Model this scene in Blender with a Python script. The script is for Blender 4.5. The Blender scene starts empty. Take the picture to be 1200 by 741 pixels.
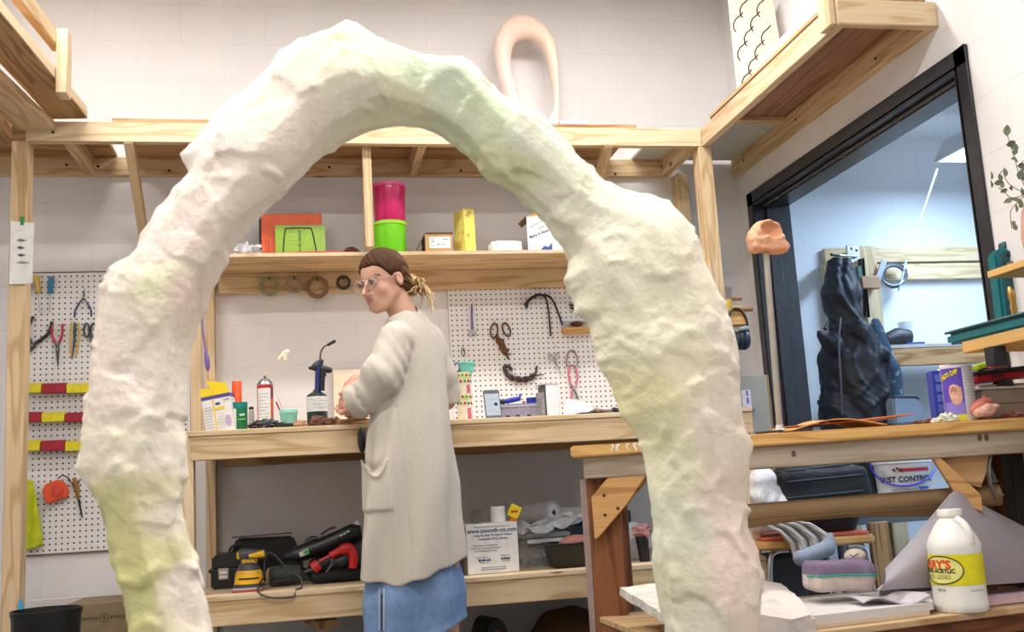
import bpy,bmesh,math,random
import numpy as np
from mathutils import Vector,Matrix,noise
R=math.radians
PI=math.pi
SC=bpy.context.scene
COL=SC.collection
random.seed(7)
CH=0.75
FPX=1213.1
_yaw,_pitch,_roll=R(11.4732),R(9.4435),R(-3.3382)
FWD=Vector((math.sin(_yaw)*math.cos(_pitch),math.cos(_yaw)*math.cos(_pitch),math.sin(_pitch)))
_r0=Vector((math.cos(_yaw),-math.sin(_yaw),0))
_u0=_r0.cross(FWD)
RGT=_r0*math.cos(_roll)+_u0*math.sin(_roll)
UPV=-_r0*math.sin(_roll)+_u0*math.cos(_roll)
EYE=Vector((0,0,CH))
def ray(px,py):
 return FWD*FPX+RGT*(px-600)-UPV*(py-370.5)
def atY(px,py,Y):
 d=ray(px,py);return EYE+d*(Y/d.y)
def atX(px,py,X):
 d=ray(px,py);return EYE+d*(X/d.x)
def atZ(px,py,Z):
 d=ray(px,py);return EYE+d*((Z-CH)/d.z)
def proj(p):
 v=Vector(p)-EYE;c=v.dot(FWD)
 return 600+FPX*v.dot(RGT)/c,370.5-FPX*v.dot(UPV)/c
def onZ(px,Y,Z):
 X=atY(px,400,Y).x
 for _ in range(4):
  q=proj((X,Y,Z));X+=(px-q[0])*Y/FPX
 return Vector((X,Y,Z))
def zof(px,py,Y):
 return atY(px,py,Y).z
cam_d=bpy.data.cameras.new('camera')
cam=bpy.data.objects.new('camera',cam_d)
COL.objects.link(cam)
cam_d.sensor_width=36
cam_d.lens=FPX*36/1200
m=Matrix((RGT,UPV,-FWD)).transposed().to_4x4()
m.translation=EYE
cam.matrix_world=m
cam_d.clip_start=0.05
cam_d.dof.use_dof=True
cam_d.dof.focus_distance=4.1
cam_d.dof.aperture_fstop=5.0
SC.camera=cam
def lin(c):
 c=c/255.0
 return c/12.92 if c<=0.04045 else((c+0.055)/1.055)**2.4
def rgb(*c):
 return(lin(c[0]),lin(c[1]),lin(c[2]),1.0)
_M={}
def nodes(name):
 m=bpy.data.materials.new(name);m.use_nodes=True
 nt=m.node_tree;nt.nodes.clear()
 out=nt.nodes.new('ShaderNodeOutputMaterial')
 b=nt.nodes.new('ShaderNodeBsdfPrincipled')
 nt.links.new(b.outputs[0],out.inputs[0])
 return m,nt,b
def N(nt,t,**kw):
 n=nt.nodes.new(t)
 for k,v in kw.items():
  if k in n.inputs.keys():n.inputs[k].default_value=v
  else:setattr(n,k,v)
 return n
def ramp(nt,src,stops):
 n=nt.nodes.new('ShaderNodeValToRGB')
 e=n.color_ramp.elements
 while len(e)<len(stops):e.new(0.5)
 for el,(p,c) in zip(e,stops):el.position=p;el.color=c
 nt.links.new(src,n.inputs[0]);return n
def scale_c(c,k):return(c[0]*k,c[1]*k,c[2]*k,1)
def paint(col,rough=0.5,metal=0.0,var=0.08,scale=30,bump=0.0,bscale=60,name=None,sub=0.0,trans=0.0,alpha=1.0,spec=0.5,coat=0.0):
 """one plain surface with a fine procedural variation"""
 key=('p',tuple(col),rough,metal,var,scale,bump,bscale,sub,trans,alpha,coat)
 if key in _M:return _M[key]
 m,nt,b=nodes(name or 'surface')
 c=rgb(*col)
 tc=N(nt,'ShaderNodeTexCoord')
 nz=N(nt,'ShaderNodeTexNoise');nz.inputs['Scale'].default_value=scale;nz.inputs['Detail'].default_value=4
 nt.links.new(tc.outputs['Object'],nz.inputs['Vector'])
 rp=ramp(nt,nz.outputs['Fac'],[(0.3,scale_c(c,1-var)),(0.7,scale_c(c,1+var))])
 nt.links.new(rp.outputs[0],b.inputs['Base Color'])
 b.inputs['Roughness'].default_value=rough;b.inputs['Metallic'].default_value=metal
 b.inputs['Specular IOR Level'].default_value=spec
 if coat:b.inputs['Coat Weight'].default_value=coat
 if trans:b.inputs['Transmission Weight'].default_value=trans;b.inputs['IOR'].default_value=1.3
 if alpha<1:b.inputs['Alpha'].default_value=alpha
 if sub:
  b.inputs['Subsurface Weight'].default_value=sub;b.inputs['Subsurface Radius'].default_value=(0.01,0.005,0.003)
 if bump:
  n2=N(nt,'ShaderNodeTexNoise');n2.inputs['Scale'].default_value=bscale;n2.inputs['Detail'].default_value=6
  nt.links.new(tc.outputs['Object'],n2.inputs['Vector'])
  bp=N(nt,'ShaderNodeBump');bp.inputs['Strength'].default_value=bump;bp.inputs['Distance'].default_value=0.01
  nt.links.new(n2.outputs['Fac'],bp.inputs['Height']);nt.links.new(bp.outputs[0],b.inputs['Normal'])
 _M[key]=m;return m
def wood(col,dark,name='pine',knots=0.5,rough=0.6,stretch=1.0,var=1.0):
 """board wood: grain runs along U of the board's own UV map (metres)"""
 key=('w',tuple(col),tuple(dark),knots,rough,stretch)
 if key in _M:return _M[key]
 m,nt,b=nodes(name)
 uv=N(nt,'ShaderNodeUVMap')
 mp=N(nt,'ShaderNodeMapping');mp.inputs['Scale'].default_value=(0.9*stretch,8,1)
 nt.links.new(uv.outputs[0],mp.inputs[0])
 n1=N(nt,'ShaderNodeTexNoise');n1.inputs['Scale'].default_value=1.3;n1.inputs['Detail'].default_value=2;n1.inputs['Distortion'].default_value=0.25
 nt.links.new(mp.outputs[0],n1.inputs['Vector'])
 mul=N(nt,'ShaderNodeMath',operation='MULTIPLY');mul.inputs[1].default_value=34
 nt.links.new(n1.outputs['Fac'],mul.inputs[0])
 sn=N(nt,'ShaderNodeMath',operation='SINE');nt.links.new(mul.outputs[0],sn.inputs[0])
 mr=N(nt,'ShaderNodeMapRange');mr.inputs[1].default_value=-1;mr.inputs[2].default_value=1
 nt.links.new(sn.outputs[0],mr.inputs[0])
 mp2=N(nt,'ShaderNodeMapping');mp2.inputs['Scale'].default_value=(3,160,1)
 nt.links.new(uv.outputs[0],mp2.inputs[0])
 n2=N(nt,'ShaderNodeTexNoise');n2.inputs['Scale'].default_value=1;n2.inputs['Detail'].default_value=5
 nt.links.new(mp2.outputs[0],n2.inputs['Vector'])
 c,d=rgb(*col),rgb(*dark)
 r1=ramp(nt,mr.outputs[0],[(0.0,c),(0.6,c),(1.0,d)])
 mx=N(nt,'ShaderNodeMixRGB',blend_type='MULTIPLY');mx.inputs[0].default_value=0.55
 r2=ramp(nt,n2.outputs['Fac'],[(0.25,(0.72,0.68,0.62,1)),(0.6,(1,1,1,1))])
 nt.links.new(r1.outputs[0],mx.inputs[1]);nt.links.new(r2.outputs[0],mx.inputs[2])
 n3=N(nt,'ShaderNodeTexNoise');n3.inputs['Scale'].default_value=1.7;nt.links.new(uv.outputs[0],n3.inputs['Vector'])
 r3=ramp(nt,n3.outputs['Fac'],[(0.3,(0.86,0.84,0.80,1)),(0.7,(1.06,1.05,1.03,1))])
 mx2=N(nt,'ShaderNodeMixRGB',blend_type='MULTIPLY');mx2.inputs[0].default_value=1
 nt.links.new(mx.outputs[0],mx2.inputs[1]);nt.links.new(r3.outputs[0],mx2.inputs[2])
 last=mx2
 if knots:
  mp3=N(nt,'ShaderNodeMapping');mp3.inputs['Scale'].default_value=(3.2,9,1)
  nt.links.new(uv.outputs[0],mp3.inputs[0])
  vo=N(nt,'ShaderNodeTexVoronoi');vo.inputs['Scale'].default_value=1;nt.links.new(mp3.outputs[0],vo.inputs['Vector'])
  vo.inputs['Randomness'].default_value=1
  sep=N(nt,'ShaderNodeSeparateColor');nt.links.new(vo.outputs['Color'],sep.inputs[0])
  gt=N(nt,'ShaderNodeMath',operation='GREATER_THAN');gt.inputs[1].default_value=1-knots*0.35
  nt.links.new(sep.outputs[0],gt.inputs[0])
  mk=ramp(nt,vo.outputs['Distance'],[(0.05,(1,1,1,1)),(0.13,(0,0,0,1))])
  mm=N(nt,'ShaderNodeMath',operation='MULTIPLY');nt.links.new(mk.outputs[0],mm.inputs[0]);nt.links.new(gt.outputs[0],mm.inputs[1])
  mx3=N(nt,'ShaderNodeMixRGB');nt.links.new(mm.outputs[0],mx3.inputs[0]);nt.links.new(mx2.outputs[0],mx3.inputs[1])
  mx3.inputs[2].default_value=rgb(95,58,30);last=mx3
 nt.links.new(last.outputs[0],b.inputs['Base Color'])
 b.inputs['Roughness'].default_value=rough;b.inputs['Specular IOR Level'].default_value=0.3
 bp=N(nt,'ShaderNodeBump');bp.inputs['Strength'].default_value=0.15;bp.inputs['Distance'].default_value=0.004
 nt.links.new(n2.outputs['Fac'],bp.inputs['Height']);nt.links.new(bp.outputs[0],b.inputs['Normal'])
 _M[key]=m;return m
def vcol(rough=0.6,bump=0.0,bscale=60,name='painted',sub=0.0,var=0.05,spec=0.4,bdist=0.01):
 """colour read from the mesh's own colour attribute (paint, stains)"""
 key=('v',rough,bump,bscale,sub,var,bdist)
 if key in _M:return _M[key]
 m,nt,b=nodes(name)
 at=N(nt,'ShaderNodeVertexColor',layer_name='paint')
 tc=N(nt,'ShaderNodeTexCoord')
 nz=N(nt,'ShaderNodeTexNoise');nz.inputs['Scale'].default_value=45;nz.inputs['Detail'].default_value=5
 nt.links.new(tc.outputs['Object'],nz.inputs['Vector'])
 rp=ramp(nt,nz.outputs['Fac'],[(0.3,(1-var,)*3+(1,)),(0.7,(1+var,)*3+(1,))])
 mx=N(nt,'ShaderNodeMixRGB',blend_type='MULTIPLY');mx.inputs[0].default_value=1
 nt.links.new(at.outputs[0],mx.inputs[1]);nt.links.new(rp.outputs[0],mx.inputs[2])
 nt.links.new(mx.outputs[0],b.inputs['Base Color'])
 b.inputs['Roughness'].default_value=rough;b.inputs['Specular IOR Level'].default_value=spec
 if sub:
  b.inputs['Subsurface Weight'].default_value=sub;b.inputs['Subsurface Radius'].default_value=(0.012,0.005,0.003)
  b.inputs['Subsurface Scale'].default_value=0.5
 if bump:
  n2=N(nt,'ShaderNodeTexNoise');n2.inputs['Scale'].default_value=bscale;n2.inputs['Detail'].default_value=6
  nt.links.new(tc.outputs['Object'],n2.inputs['Vector'])
  bp=N(nt,'ShaderNodeBump');bp.inputs['Strength'].default_value=bump;bp.inputs['Distance'].default_value=bdist
  nt.links.new(n2.outputs['Fac'],bp.inputs['Height']);nt.links.new(bp.outputs[0],b.inputs['Normal'])
 _M[key]=m;return m
def glow(col,strength,name='glowing_surface'):
 key=('g',tuple(col),strength)
 if key in _M:return _M[key]
 m=bpy.data.materials.new(name);m.use_nodes=True
 nt=m.node_tree;nt.nodes.clear()
 out=nt.nodes.new('ShaderNodeOutputMaterial');e=nt.nodes.new('ShaderNodeEmission')
 e.inputs[0].default_value=rgb(*col);e.inputs[1].default_value=strength
 nt.links.new(e.outputs[0],out.inputs[0]);_M[key]=m;return m
PINE=wood((220,194,158),(196,164,122))
PINE2=wood((228,206,174),(208,180,140),knots=0.35)
PINED=wood((190,152,108),(150,110,70),name='dark_pine',knots=0.4)
PLY=wood((214,178,132),(186,146,100),name='plywood',knots=0.0,stretch=0.7)
PLYRED=wood((168,128,108),(138,98,80),name='lauan_plywood',knots=0.0,stretch=0.5)
MAPLE=wood((222,178,112),(198,150,88),name='table_wood',knots=0.0)
FIR=wood((134,84,52),(106,62,36),name='reddish_fir',knots=0.0)
BLACK=paint((24,24,27),0.45,name='black_plastic')
BLACKM=paint((30,30,33),0.7,name='matt_black')
STEEL=paint((170,172,175),0.3,0.9,name='steel')
DSTEEL=paint((90,90,92),0.4,0.9,name='dark_steel')
CHROME=paint((215,218,222),0.12,1.0,name='chrome')
WHITEP=paint((236,234,230),0.5,name='white_plastic')
PAPER=paint((238,237,232),0.8,name='paper')
CARD=paint((180,146,104),0.85,name='cardboard')
INK=paint((40,44,60),0.7,name='ink')
BLUEINK=paint((36,62,130),0.7,name='blue_ink')
class MB:
 def __init__(s,M=None):
  s.v=[];s.f=[];s.uv=[];s.mi=[];s.cur=0;s.M=M or Matrix();s.vc=None;s.c=[]
 def mat(s,i):s.cur=i;return s
 def color(s,c):s.vc=rgb(*c);return s
 def add(s,vs,fs,uvs=None):
  o=len(s.v)
  s.v+=[s.M@Vector(p) for p in vs]
  if s.vc is not None:s.c+=[s.vc]*len(vs)
  for k,f in enumerate(fs):
   s.f.append([i+o for i in f]);s.mi.append(s.cur)
   s.uv.append(uvs[k] if uvs else[(vs[i][0],vs[i][1]) for i in f])
  return s
 def bar(s,a,b,w,h,up=(0,0,1),ext=0.0):
  """squared timber from a to b; w across, h along up"""
  a,b=Vector(a),Vector(b);t=(b-a);L=t.length;t.normalize()
  up=Vector(up)
  if abs(t.dot(up.normalized()))>0.98:up=Vector((0,1,0)) if abs(t.y)<0.9 else Vector((1,0,0))
  sx=t.cross(up).normalized();uz=sx.cross(t).normalized()
  a=a-t*ext;b=b+t*ext;L+=2*ext
  vs=[]
  for p in(a,b):
   for i,j in((-1,-1),(1,-1),(1,1),(-1,1)):
    vs.append(p+sx*(w/2*i)+uz*(h/2*j))
  fs=[(3,2,1,0),(4,5,6,7),(0,1,5,4),(1,2,6,5),(2,3,7,6),(3,0,4,7)]
  u0,v0=random.random()*7,random.random()*7
  d=(w,h,w,h);uvs=[[(u0,v0),(u0,v0+w),(u0+.01,v0+w),(u0+.01,v0)],[(u0,v0),(u0,v0+w),(u0+.01,v0+w),(u0+.01,v0)]]
  for k in range(4):
   vv=v0+0.37*k
   uvs.append([(u0,vv),(u0,vv+d[k]),(u0+L,vv+d[k]),(u0+L,vv)])
  return s.add(vs,fs,uvs)
 def box(s,c,d):
  c=Vector(c);ax=max(range(3),key=lambda i:d[i])
  e=Vector((0,0,0));e[ax]=d[ax]/2
  if ax==0:return s.bar(c-e,c+e,d[1],d[2])
  if ax==1:return s.bar(c-e,c+e,d[0],d[2])
  return s.bar(c-e,c+e,d[0],d[1],up=(0,1,0))
 def cbox(s,lo,hi):
  lo,hi=Vector(lo),Vector(hi);return s.box((lo+hi)/2,hi-lo)
 def tube(s,path,r,n=10,cap=True,flat=None):
  P=[Vector(p) for p in path];k=len(P)
  rs=r if isinstance(r,(list,tuple)) else[r]*k
  T=[]
  for i in range(k):
   a=P[max(i-1,0)];b=P[min(i+1,k-1)]
   t=(b-a);T.append(t.normalized() if t.length>1e-9 else Vector((0,0,1)))
  ref=Vector((0,0,1)) if abs(T[0].z)<0.9 else Vector((1,0,0))
  nx=T[0].cross(ref).normalized();vs=[];L=0;us=[]
  for i in range(k):
   nx=(nx-T[i]*nx.dot(T[i])).normalized();ny=T[i].cross(nx)
   if i:L+=(P[i]-P[i-1]).length
   us.append(L)
   fl=flat if flat else 1.0
   for j in range(n):
    a=2*PI*j/n
    vs.append(P[i]+nx*(math.cos(a)*rs[i])+ny*(math.sin(a)*rs[i]*fl))
  fs=[];uvs=[]
  for i in range(k-1):
   for j in range(n):
    j2=(j+1)%n
    fs.append((i*n+j,i*n+j2,(i+1)*n+j2,(i+1)*n+j))
    uvs.append([(us[i],j/n*.1),(us[i],(j+1)/n*.1),(us[i+1],(j+1)/n*.1),(us[i+1],j/n*.1)])
  if cap:
   fs.append(tuple(reversed(range(n))));uvs.append([(0,0)]*n)
   fs.append(tuple(range((k-1)*n,k*n)));uvs.append([(0,0)]*n)
  return s.add(vs,fs,uvs)
 def lathe(s,prof,n=28,cap=True,sx=1,sy=1):
  vs=[];fs=[]
  for r,z in prof:
   for j in range(n):
    a=2*PI*j/n;vs.append((r*math.cos(a)*sx,r*math.sin(a)*sy,z))
  k=len(prof)
  for i in range(k-1):
   for j in range(n):
    j2=(j+1)%n;fs.append((i*n+j,i*n+j2,(i+1)*n+j2,(i+1)*n+j))
  if cap:
   if prof[0][0]>1e-5:fs.append(tuple(reversed(range(n))))
   if prof[-1][0]>1e-5:fs.append(tuple(range((k-1)*n,k*n)))
  return s.add(vs,fs)
 def prism(s,poly,z0,z1):
  n=len(poly)
  ar=sum(poly[i][0]*poly[(i+1)%n][1]-poly[(i+1)%n][0]*poly[i][1] for i in range(n))
  if ar<0:poly=poly[::-1]
  vs=[(x,y,z0) for x,y in poly]+[(x,y,z1) for x,y in poly]
  fs=[tuple(reversed(range(n))),tuple(range(n,2*n))]
  uvs=[[poly[i] for i in reversed(range(n))],list(poly)]
  for i in range(n):
   j=(i+1)%n;fs.append((i,j,j+n,i+n));uvs.append([poly[i],poly[j],poly[j],poly[i]])
  return s.add(vs,fs,uvs)
 def ball(s,c,r,n=16,k=10,rough=0.0,seed=0,nf=1.0):
  if not isinstance(r,(tuple,list)):r=(r,r,r)
  vs=[];fs=[]
  for i in range(k+1):
   th=PI*i/k
   for j in range(n):
    a=2*PI*j/n;d=Vector((math.sin(th)*math.cos(a),math.sin(th)*math.sin(a),math.cos(th)))
    q=1.0
    if rough:q+=rough*noise.noise(d*1.6*nf+Vector((seed*3.7,seed*1.3,0)))+rough*0.5*noise.noise(d*4.1*nf+Vector((seed,0,9)))
    vs.append((c[0]+d.x*r[0]*q,c[1]+d.y*r[1]*q,c[2]+d.z*r[2]*q))
  for i in range(k):
   for j in range(n):
    j2=(j+1)%n
    fs.append((i*n+j,(i+1)*n+j,(i+1)*n+j2,i*n+j2))
  return s.add(vs,fs)
 def grid(s,fn,nu,nv,uvs=None):
  vs=[fn(i/nu,j/nv) for i in range(nu+1) for j in range(nv+1)]
  fs=[];uv=[]
  for i in range(nu):
   for j in range(nv):
    a=i*(nv+1)+j;fs.append((a,a+nv+1,a+nv+2,a+1))
    if uvs:uv.append([uvs(i/nu,j/nv),uvs((i+1)/nu,j/nv),uvs((i+1)/nu,(j+1)/nv),uvs(i/nu,(j+1)/nv)])
  return s.add(vs,fs,uv or None)
 def sheet(s,fn,nu,nv,t,uvs=None):
  """a surface with thickness t along its own normal"""
  P=[[Vector(fn(i/nu,j/nv)) for j in range(nv+1)] for i in range(nu+1)]
  top=[];bot=[]
  for i in range(nu+1):
   for j in range(nv+1):
    a=P[min(i+1,nu)][j]-P[max(i-1,0)][j];b=P[i][min(j+1,nv)]-P[i][max(j-1,0)]
    nn=a.cross(b);nn=nn.normalized() if nn.length>1e-12 else Vector((0,0,1))
    top.append(P[i][j]+nn*(t/2));bot.append(P[i][j]-nn*(t/2))
  W=nv+1;vs=top+bot;o=len(top);fs=[];uv=[]
  def U(i,j):return uvs(i/nu,j/nv) if uvs else(i/nu,j/nv)
  for i in range(nu):
   for j in range(nv):
    a=i*W+j;fs.append((a,a+W,a+W+1,a+1));fs.append((a+o+1,a+W+1+o,a+W+o,a+o))
    uv.append([U(i,j),U(i+1,j),U(i+1,j+1),U(i,j+1)]);uv.append([U(i,j+1),U(i+1,j+1),U(i+1,j),U(i,j)])
  bd=[(i*W,(i+1)*W) for i in range(nu)]+[((i+1)*W+nv,i*W+nv) for i in range(nu)]
  bd+=[(j+1,j) for j in range(nv)]+[(nu*W+j,nu*W+j+1) for j in range(nv)]
  for a,b in bd:
   fs.append((b,a,a+o,b+o));uv.append([(0,0)]*4)
  return s.add(vs,fs,uv)
 def raw(s,vs,fs):return s.add(vs,fs)
def obj(name,mb,mats,parent=None,bevel=0.0,smooth=40,seg=1,origin=None,sub=0):
 """links the collected shapes as ONE mesh object"""
 if not isinstance(mats,(list,tuple)):mats=[mats]
 V=mb.v
 if parent is not None:off=Vector(parent['at'])
 elif origin is not None:off=Vector(origin)
 else:
  lo=[min(p[i] for p in V) for i in range(3)];hi=[max(p[i] for p in V) for i in range(3)]
  off=Vector(((lo[0]+hi[0])/2,(lo[1]+hi[1])/2,lo[2]))
 me=bpy.data.meshes.new(name)
 me.from_pydata([tuple(p-off) for p in V],[],mb.f)
 uvl=me.uv_layers.new(name='UVMap')
 flat=[c for f in mb.uv for q in f for c in(q[0],q[1])]
 uvl.data.foreach_set('uv',flat)
 me.polygons.foreach_set('material_index',mb.mi)
 for mt in mats:me.materials.append(mt)
 if mb.c and len(mb.c)==len(V):
  ca=me.color_attributes.new('paint','FLOAT_COLOR','POINT')
  ca.data.foreach_set('color',[x for c in mb.c for x in c])
 me.validate();me.update()
 if bevel>0:
  bm=bmesh.new();bm.from_mesh(me)
  bmesh.ops.remove_doubles(bm,verts=bm.verts,dist=1e-6)
  ed=[e for e in bm.edges if len(e.link_faces)==2 and e.calc_face_angle(0)>R(30)]
  bmesh.ops.bevel(bm,geom=ed,offset=bevel,segments=seg,affect='EDGES',clamp_overlap=True)
  bm.to_mesh(me);bm.free()
 if smooth:
  me.polygons.foreach_set('use_smooth',[True]*len(me.polygons))
  me.set_sharp_from_angle(angle=R(smooth))
 o=bpy.data.objects.new(name,me);COL.objects.link(o)
 if parent is not None:
  o.parent=parent;o['at']=[0,0,0]
  o['at']=list(parent['at'])
  o.location=(0,0,0)
 else:
  o.location=off;o['at']=list(off)
 if sub:
  md=o.modifiers.new('smooth','SUBSURF');md.levels=sub;md.render_levels=sub
 return o
def tag(o,label,cat,group=None):
 o['label']=label;o['category']=cat
 if group:o['group']=group
 return o
def thing(name,label,cat,loc,group=None):
 o=bpy.data.objects.new(name,None);COL.objects.link(o)
 o.location=loc;o['at']=list(loc);o.empty_display_size=0.05
 return tag(o,label,cat,group)
def struct(o):o['kind']='structure';return o
def face(p,yaw=0,tilt=0,roll=0):
 """frame whose x is right, y up and z out towards the viewer (-Y), turned about the vertical"""
 B=Matrix(((1,0,0),(0,0,-1),(0,1,0))).to_4x4()
 return Matrix.Translation(Vector(p))@Matrix.Rotation(R(yaw),4,'Z')@B@Matrix.Rotation(R(tilt),4,'X')@Matrix.Rotation(R(roll),4,'Z')
def stand(p,yaw=0,tx=0,ty=0):
 return Matrix.Translation(Vector(p))@Matrix.Rotation(R(yaw),4,'Z')@Matrix.Rotation(R(tx),4,'X')@Matrix.Rotation(R(ty),4,'Y')
def along(p,q,up=(0,0,1)):
 """frame at p whose z runs to q"""
 z=(Vector(q)-Vector(p)).normalized();x=Vector(up).cross(z)
 if x.length<1e-4:x=Vector((1,0,0))
 x.normalize();y=z.cross(x)
 m=Matrix((x,y,z)).transposed().to_4x4();m.translation=Vector(p);return m
def lettering(s,size,M,mat,parent,name='lettering',wrap=None,align='CENTER',bold=0.0,wscale=1.0,h=0.0004,shear=0.0,sp=1.0,rot=0.0,dx=0.0):
 cu=bpy.data.curves.new(name,'FONT');cu.body=s;cu.size=size;cu.align_x=align;cu.align_y='CENTER'
 cu.extrude=h;cu.offset=bold;cu.shear=shear;cu.resolution_u=2;cu.space_character=sp
 o=bpy.data.objects.new('tmp',cu);COL.objects.link(o)
 bpy.context.view_layer.update()
 me=bpy.data.meshes.new_from_object(o.evaluated_get(bpy.context.evaluated_depsgraph_get()))
 bpy.data.objects.remove(o)
 mb=MB(M)
 vs=[Vector((v.co.x*wscale,v.co.y,v.co.z)) for v in me.vertices]
 if rot or dx:
  c_,s_=math.cos(R(rot)),math.sin(R(rot));vs=[Vector((v.x*c_-v.y*s_+dx,v.x*s_+v.y*c_,v.z)) for v in vs]
 if wrap:
  r=wrap
  vs=[Vector((math.sin(v.x/r)*(r+v.z),v.y,math.cos(v.x/r)*(r+v.z)-r)) for v in vs]
 mb.add(vs,[tuple(p.vertices) for p in me.polygons])
 bpy.data.meshes.remove(me)
 return obj(name,mb,mat,parent,smooth=0)
def smin(a,b,k):
 h=np.clip(0.5+0.5*(b-a)/k,0,1)
 return b*(1-h)+a*h-k*h*(1-h)
def sd_cap(P,a,b,ra,rb):
 a=np.array(a,float);b=np.array(b,float);d=b-a;L2=max(d@d,1e-12)
 t=np.clip(((P-a)@d)/L2,0,1)
 q=P-(a+t[...,None]*d)
 return np.sqrt((q*q).sum(-1))-(ra+(rb-ra)*t)
def sd_ell(P,c,r,Rm=None):
 q=P-np.array(c,float)
 if Rm is not None:q=q@np.array(Rm,float)
 r=np.array(r,float)
 k0=np.sqrt(((q/r)**2).sum(-1));k1=np.sqrt(((q/(r*r))**2).sum(-1))
 return k0*(k0-1)/np.maximum(k1,1e-9)
def sd_box(P,c,hx,Rm=None,r=0.0):
 q=P-np.array(c,float)
 if Rm is not None:q=q@np.array(Rm,float)
 d=np.abs(q)-(np.array(hx,float)-r)
 return np.sqrt((np.maximum(d,0)**2).sum(-1))+np.minimum(d.max(-1),0)-r
def lumps(P,f,amp,seed=0):
 """cheap smooth noise field: a few incommensurate sine products"""
 rs=np.random.RandomState(seed);out=0
 for k in range(5):
  w=rs.normal(size=(3,3));w/=np.linalg.norm(w,axis=1)[:,None]
  ph=rs.uniform(0,6.28,3);g=f*(0.7+0.25*k)
  out=out+np.sin(P@w[0]*g+ph[0]+1.3*np.sin(P@w[1]*g*0.7+ph[1]))*(0.9**k)
 return out*amp/3
def snet(fn,lo,hi,h):
 lo=np.array(lo,float);hi=np.array(hi,float)
 n=np.ceil((hi-lo)/h).astype(int)+1
 ax=[lo[i]+h*np.arange(n[i]) for i in range(3)]
 B=4
 nb=(n+B-1)//B
 g=np.stack(np.meshgrid(*[lo[i]+h*(np.arange(nb[i])*B+(B-1)/2) for i in range(3)],indexing='ij'),-1)
 Dc=fn(g)
 D=np.repeat(np.repeat(np.repeat(Dc,B,0),B,1),B,2)
 act0=np.argwhere(np.abs(Dc)<h*B*1.9)
 off=np.stack(np.meshgrid(*[np.arange(B)]*3,indexing='ij'),-1).reshape(-1,3)
 for c0 in range(0,len(act0),4000):
  ii=(act0[c0:c0+4000,None,:]*B+off[None]).reshape(-1,3)
  D[ii[:,0],ii[:,1],ii[:,2]]=fn(lo+h*ii)
 n=nb*B
 S=D<0
 c=[S[i:n[0]-1+i,j:n[1]-1+j,k:n[2]-1+k] for i in(0,1) for j in(0,1) for k in(0,1)]
 cnt=sum(x.astype(int) for x in c);act=(cnt>0)&(cnt<8)
 idx=-np.ones(act.shape,int);ids=np.argwhere(act);idx[act]=np.arange(len(ids))
 acc=np.zeros((len(ids),3));w=np.zeros(len(ids))
 cor=[(i,j,k) for i in(0,1) for j in(0,1) for k in(0,1)]
 for a in range(8):
  for b in range(a+1,8):
   if sum(abs(cor[a][q]-cor[b][q]) for q in range(3))!=1:continue
   A=D[tuple((ids+cor[a]).T)];B=D[tuple((ids+cor[b]).T)]
   x=(A<0)!=(B<0)
   t=np.where(x,A/np.where(A-B==0,1,A-B),0)
   p=ids+np.array(cor[a])+(np.array(cor[b])-np.array(cor[a]))*t[:,None]
   acc[x]+=p[x];w[x]+=1
 vs=lo+h*acc/np.maximum(w,1)[:,None]
 fs=[]
 for d in range(3):
  e1,e2=[(1,2),(2,0),(0,1)][d]
  sl=[slice(0,n[q]) for q in range(3)]
  s0=[slice(None)]*3;s1=[slice(None)]*3;s0[d]=slice(0,n[d]-1);s1[d]=slice(1,n[d])
  cr=S[tuple(s0)]!=S[tuple(s1)]
  E=np.argwhere(cr)
  ok=(E[:,e1]>0)&(E[:,e2]>0)&(E[:,e1]<n[e1]-1)&(E[:,e2]<n[e2]-1)
  E=E[ok];ins=S[tuple(E.T)]
  u1=np.zeros(3,int);u1[e1]=1;u2=np.zeros(3,int);u2[e2]=1
  q=np.stack([idx[tuple((E-u1-u2).T)],idx[tuple((E-u2).T)],idx[tuple(E.T)],idx[tuple((E-u1).T)]],1)
  q[~ins]=q[~ins][:,::-1]
  fs.append(q)
 fs=np.concatenate(fs)
 fs=fs[(fs>=0).all(1)]
 return vs,fs
def relax(vs,fs,it=2,lam=0.5):
 e=np.concatenate([fs[:,[0,1]],fs[:,[1,2]],fs[:,[2,3]],fs[:,[3,0]]])
 for _ in range(it):
  s=np.zeros_like(vs);c=np.zeros(len(vs))
  np.add.at(s,e[:,0],vs[e[:,1]]);np.add.at(s,e[:,1],vs[e[:,0]])
  np.add.at(c,e[:,0],1);np.add.at(c,e[:,1],1)
  vs=vs+lam*(s/np.maximum(c,1)[:,None]-vs)
 return vs
def solid(fn,lo,hi,h,it=2,color=None,M=None):
 """MB from a blended solid; color(P)->(n,3) in 0..255 gives paint"""
 vs,fs=snet(fn,lo,hi,h);vs=relax(vs,fs,it)
 mb=MB(M)
 mb.add([Vector(p) for p in vs],[tuple(int(i) for i in f) for f in fs])
 if color is not None:
  c=np.asarray(color(vs),float)/255.0
  c=np.where(c<=0.04045,c/12.92,((np.maximum(c,0)+0.055)/1.055)**2.4)
  mb.c=[(float(a),float(b),float(d),1.0) for a,b,d in c]
 return mb
def eul(yaw,pitch=0,roll=0):
 return np.array((Matrix.Rotation(R(yaw),3,'Z')@Matrix.Rotation(R(pitch),3,'X')@Matrix.Rotation(R(roll),3,'Y')))
def catmull(pts,n=6):
 P=[Vector(p) for p in pts];out=[]
 for i in range(len(P)-1):
  p0=P[max(i-1,0)];p1=P[i];p2=P[i+1];p3=P[min(i+2,len(P)-1)]
  for k in range(n):
   t=k/n
   out.append(0.5*((2*p1)+(p2-p0)*t+(2*p0-5*p1+4*p2-p3)*t*t+(3*p1-p0-3*p2+p3)*t**3))
 out.append(P[-1]);return out
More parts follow.
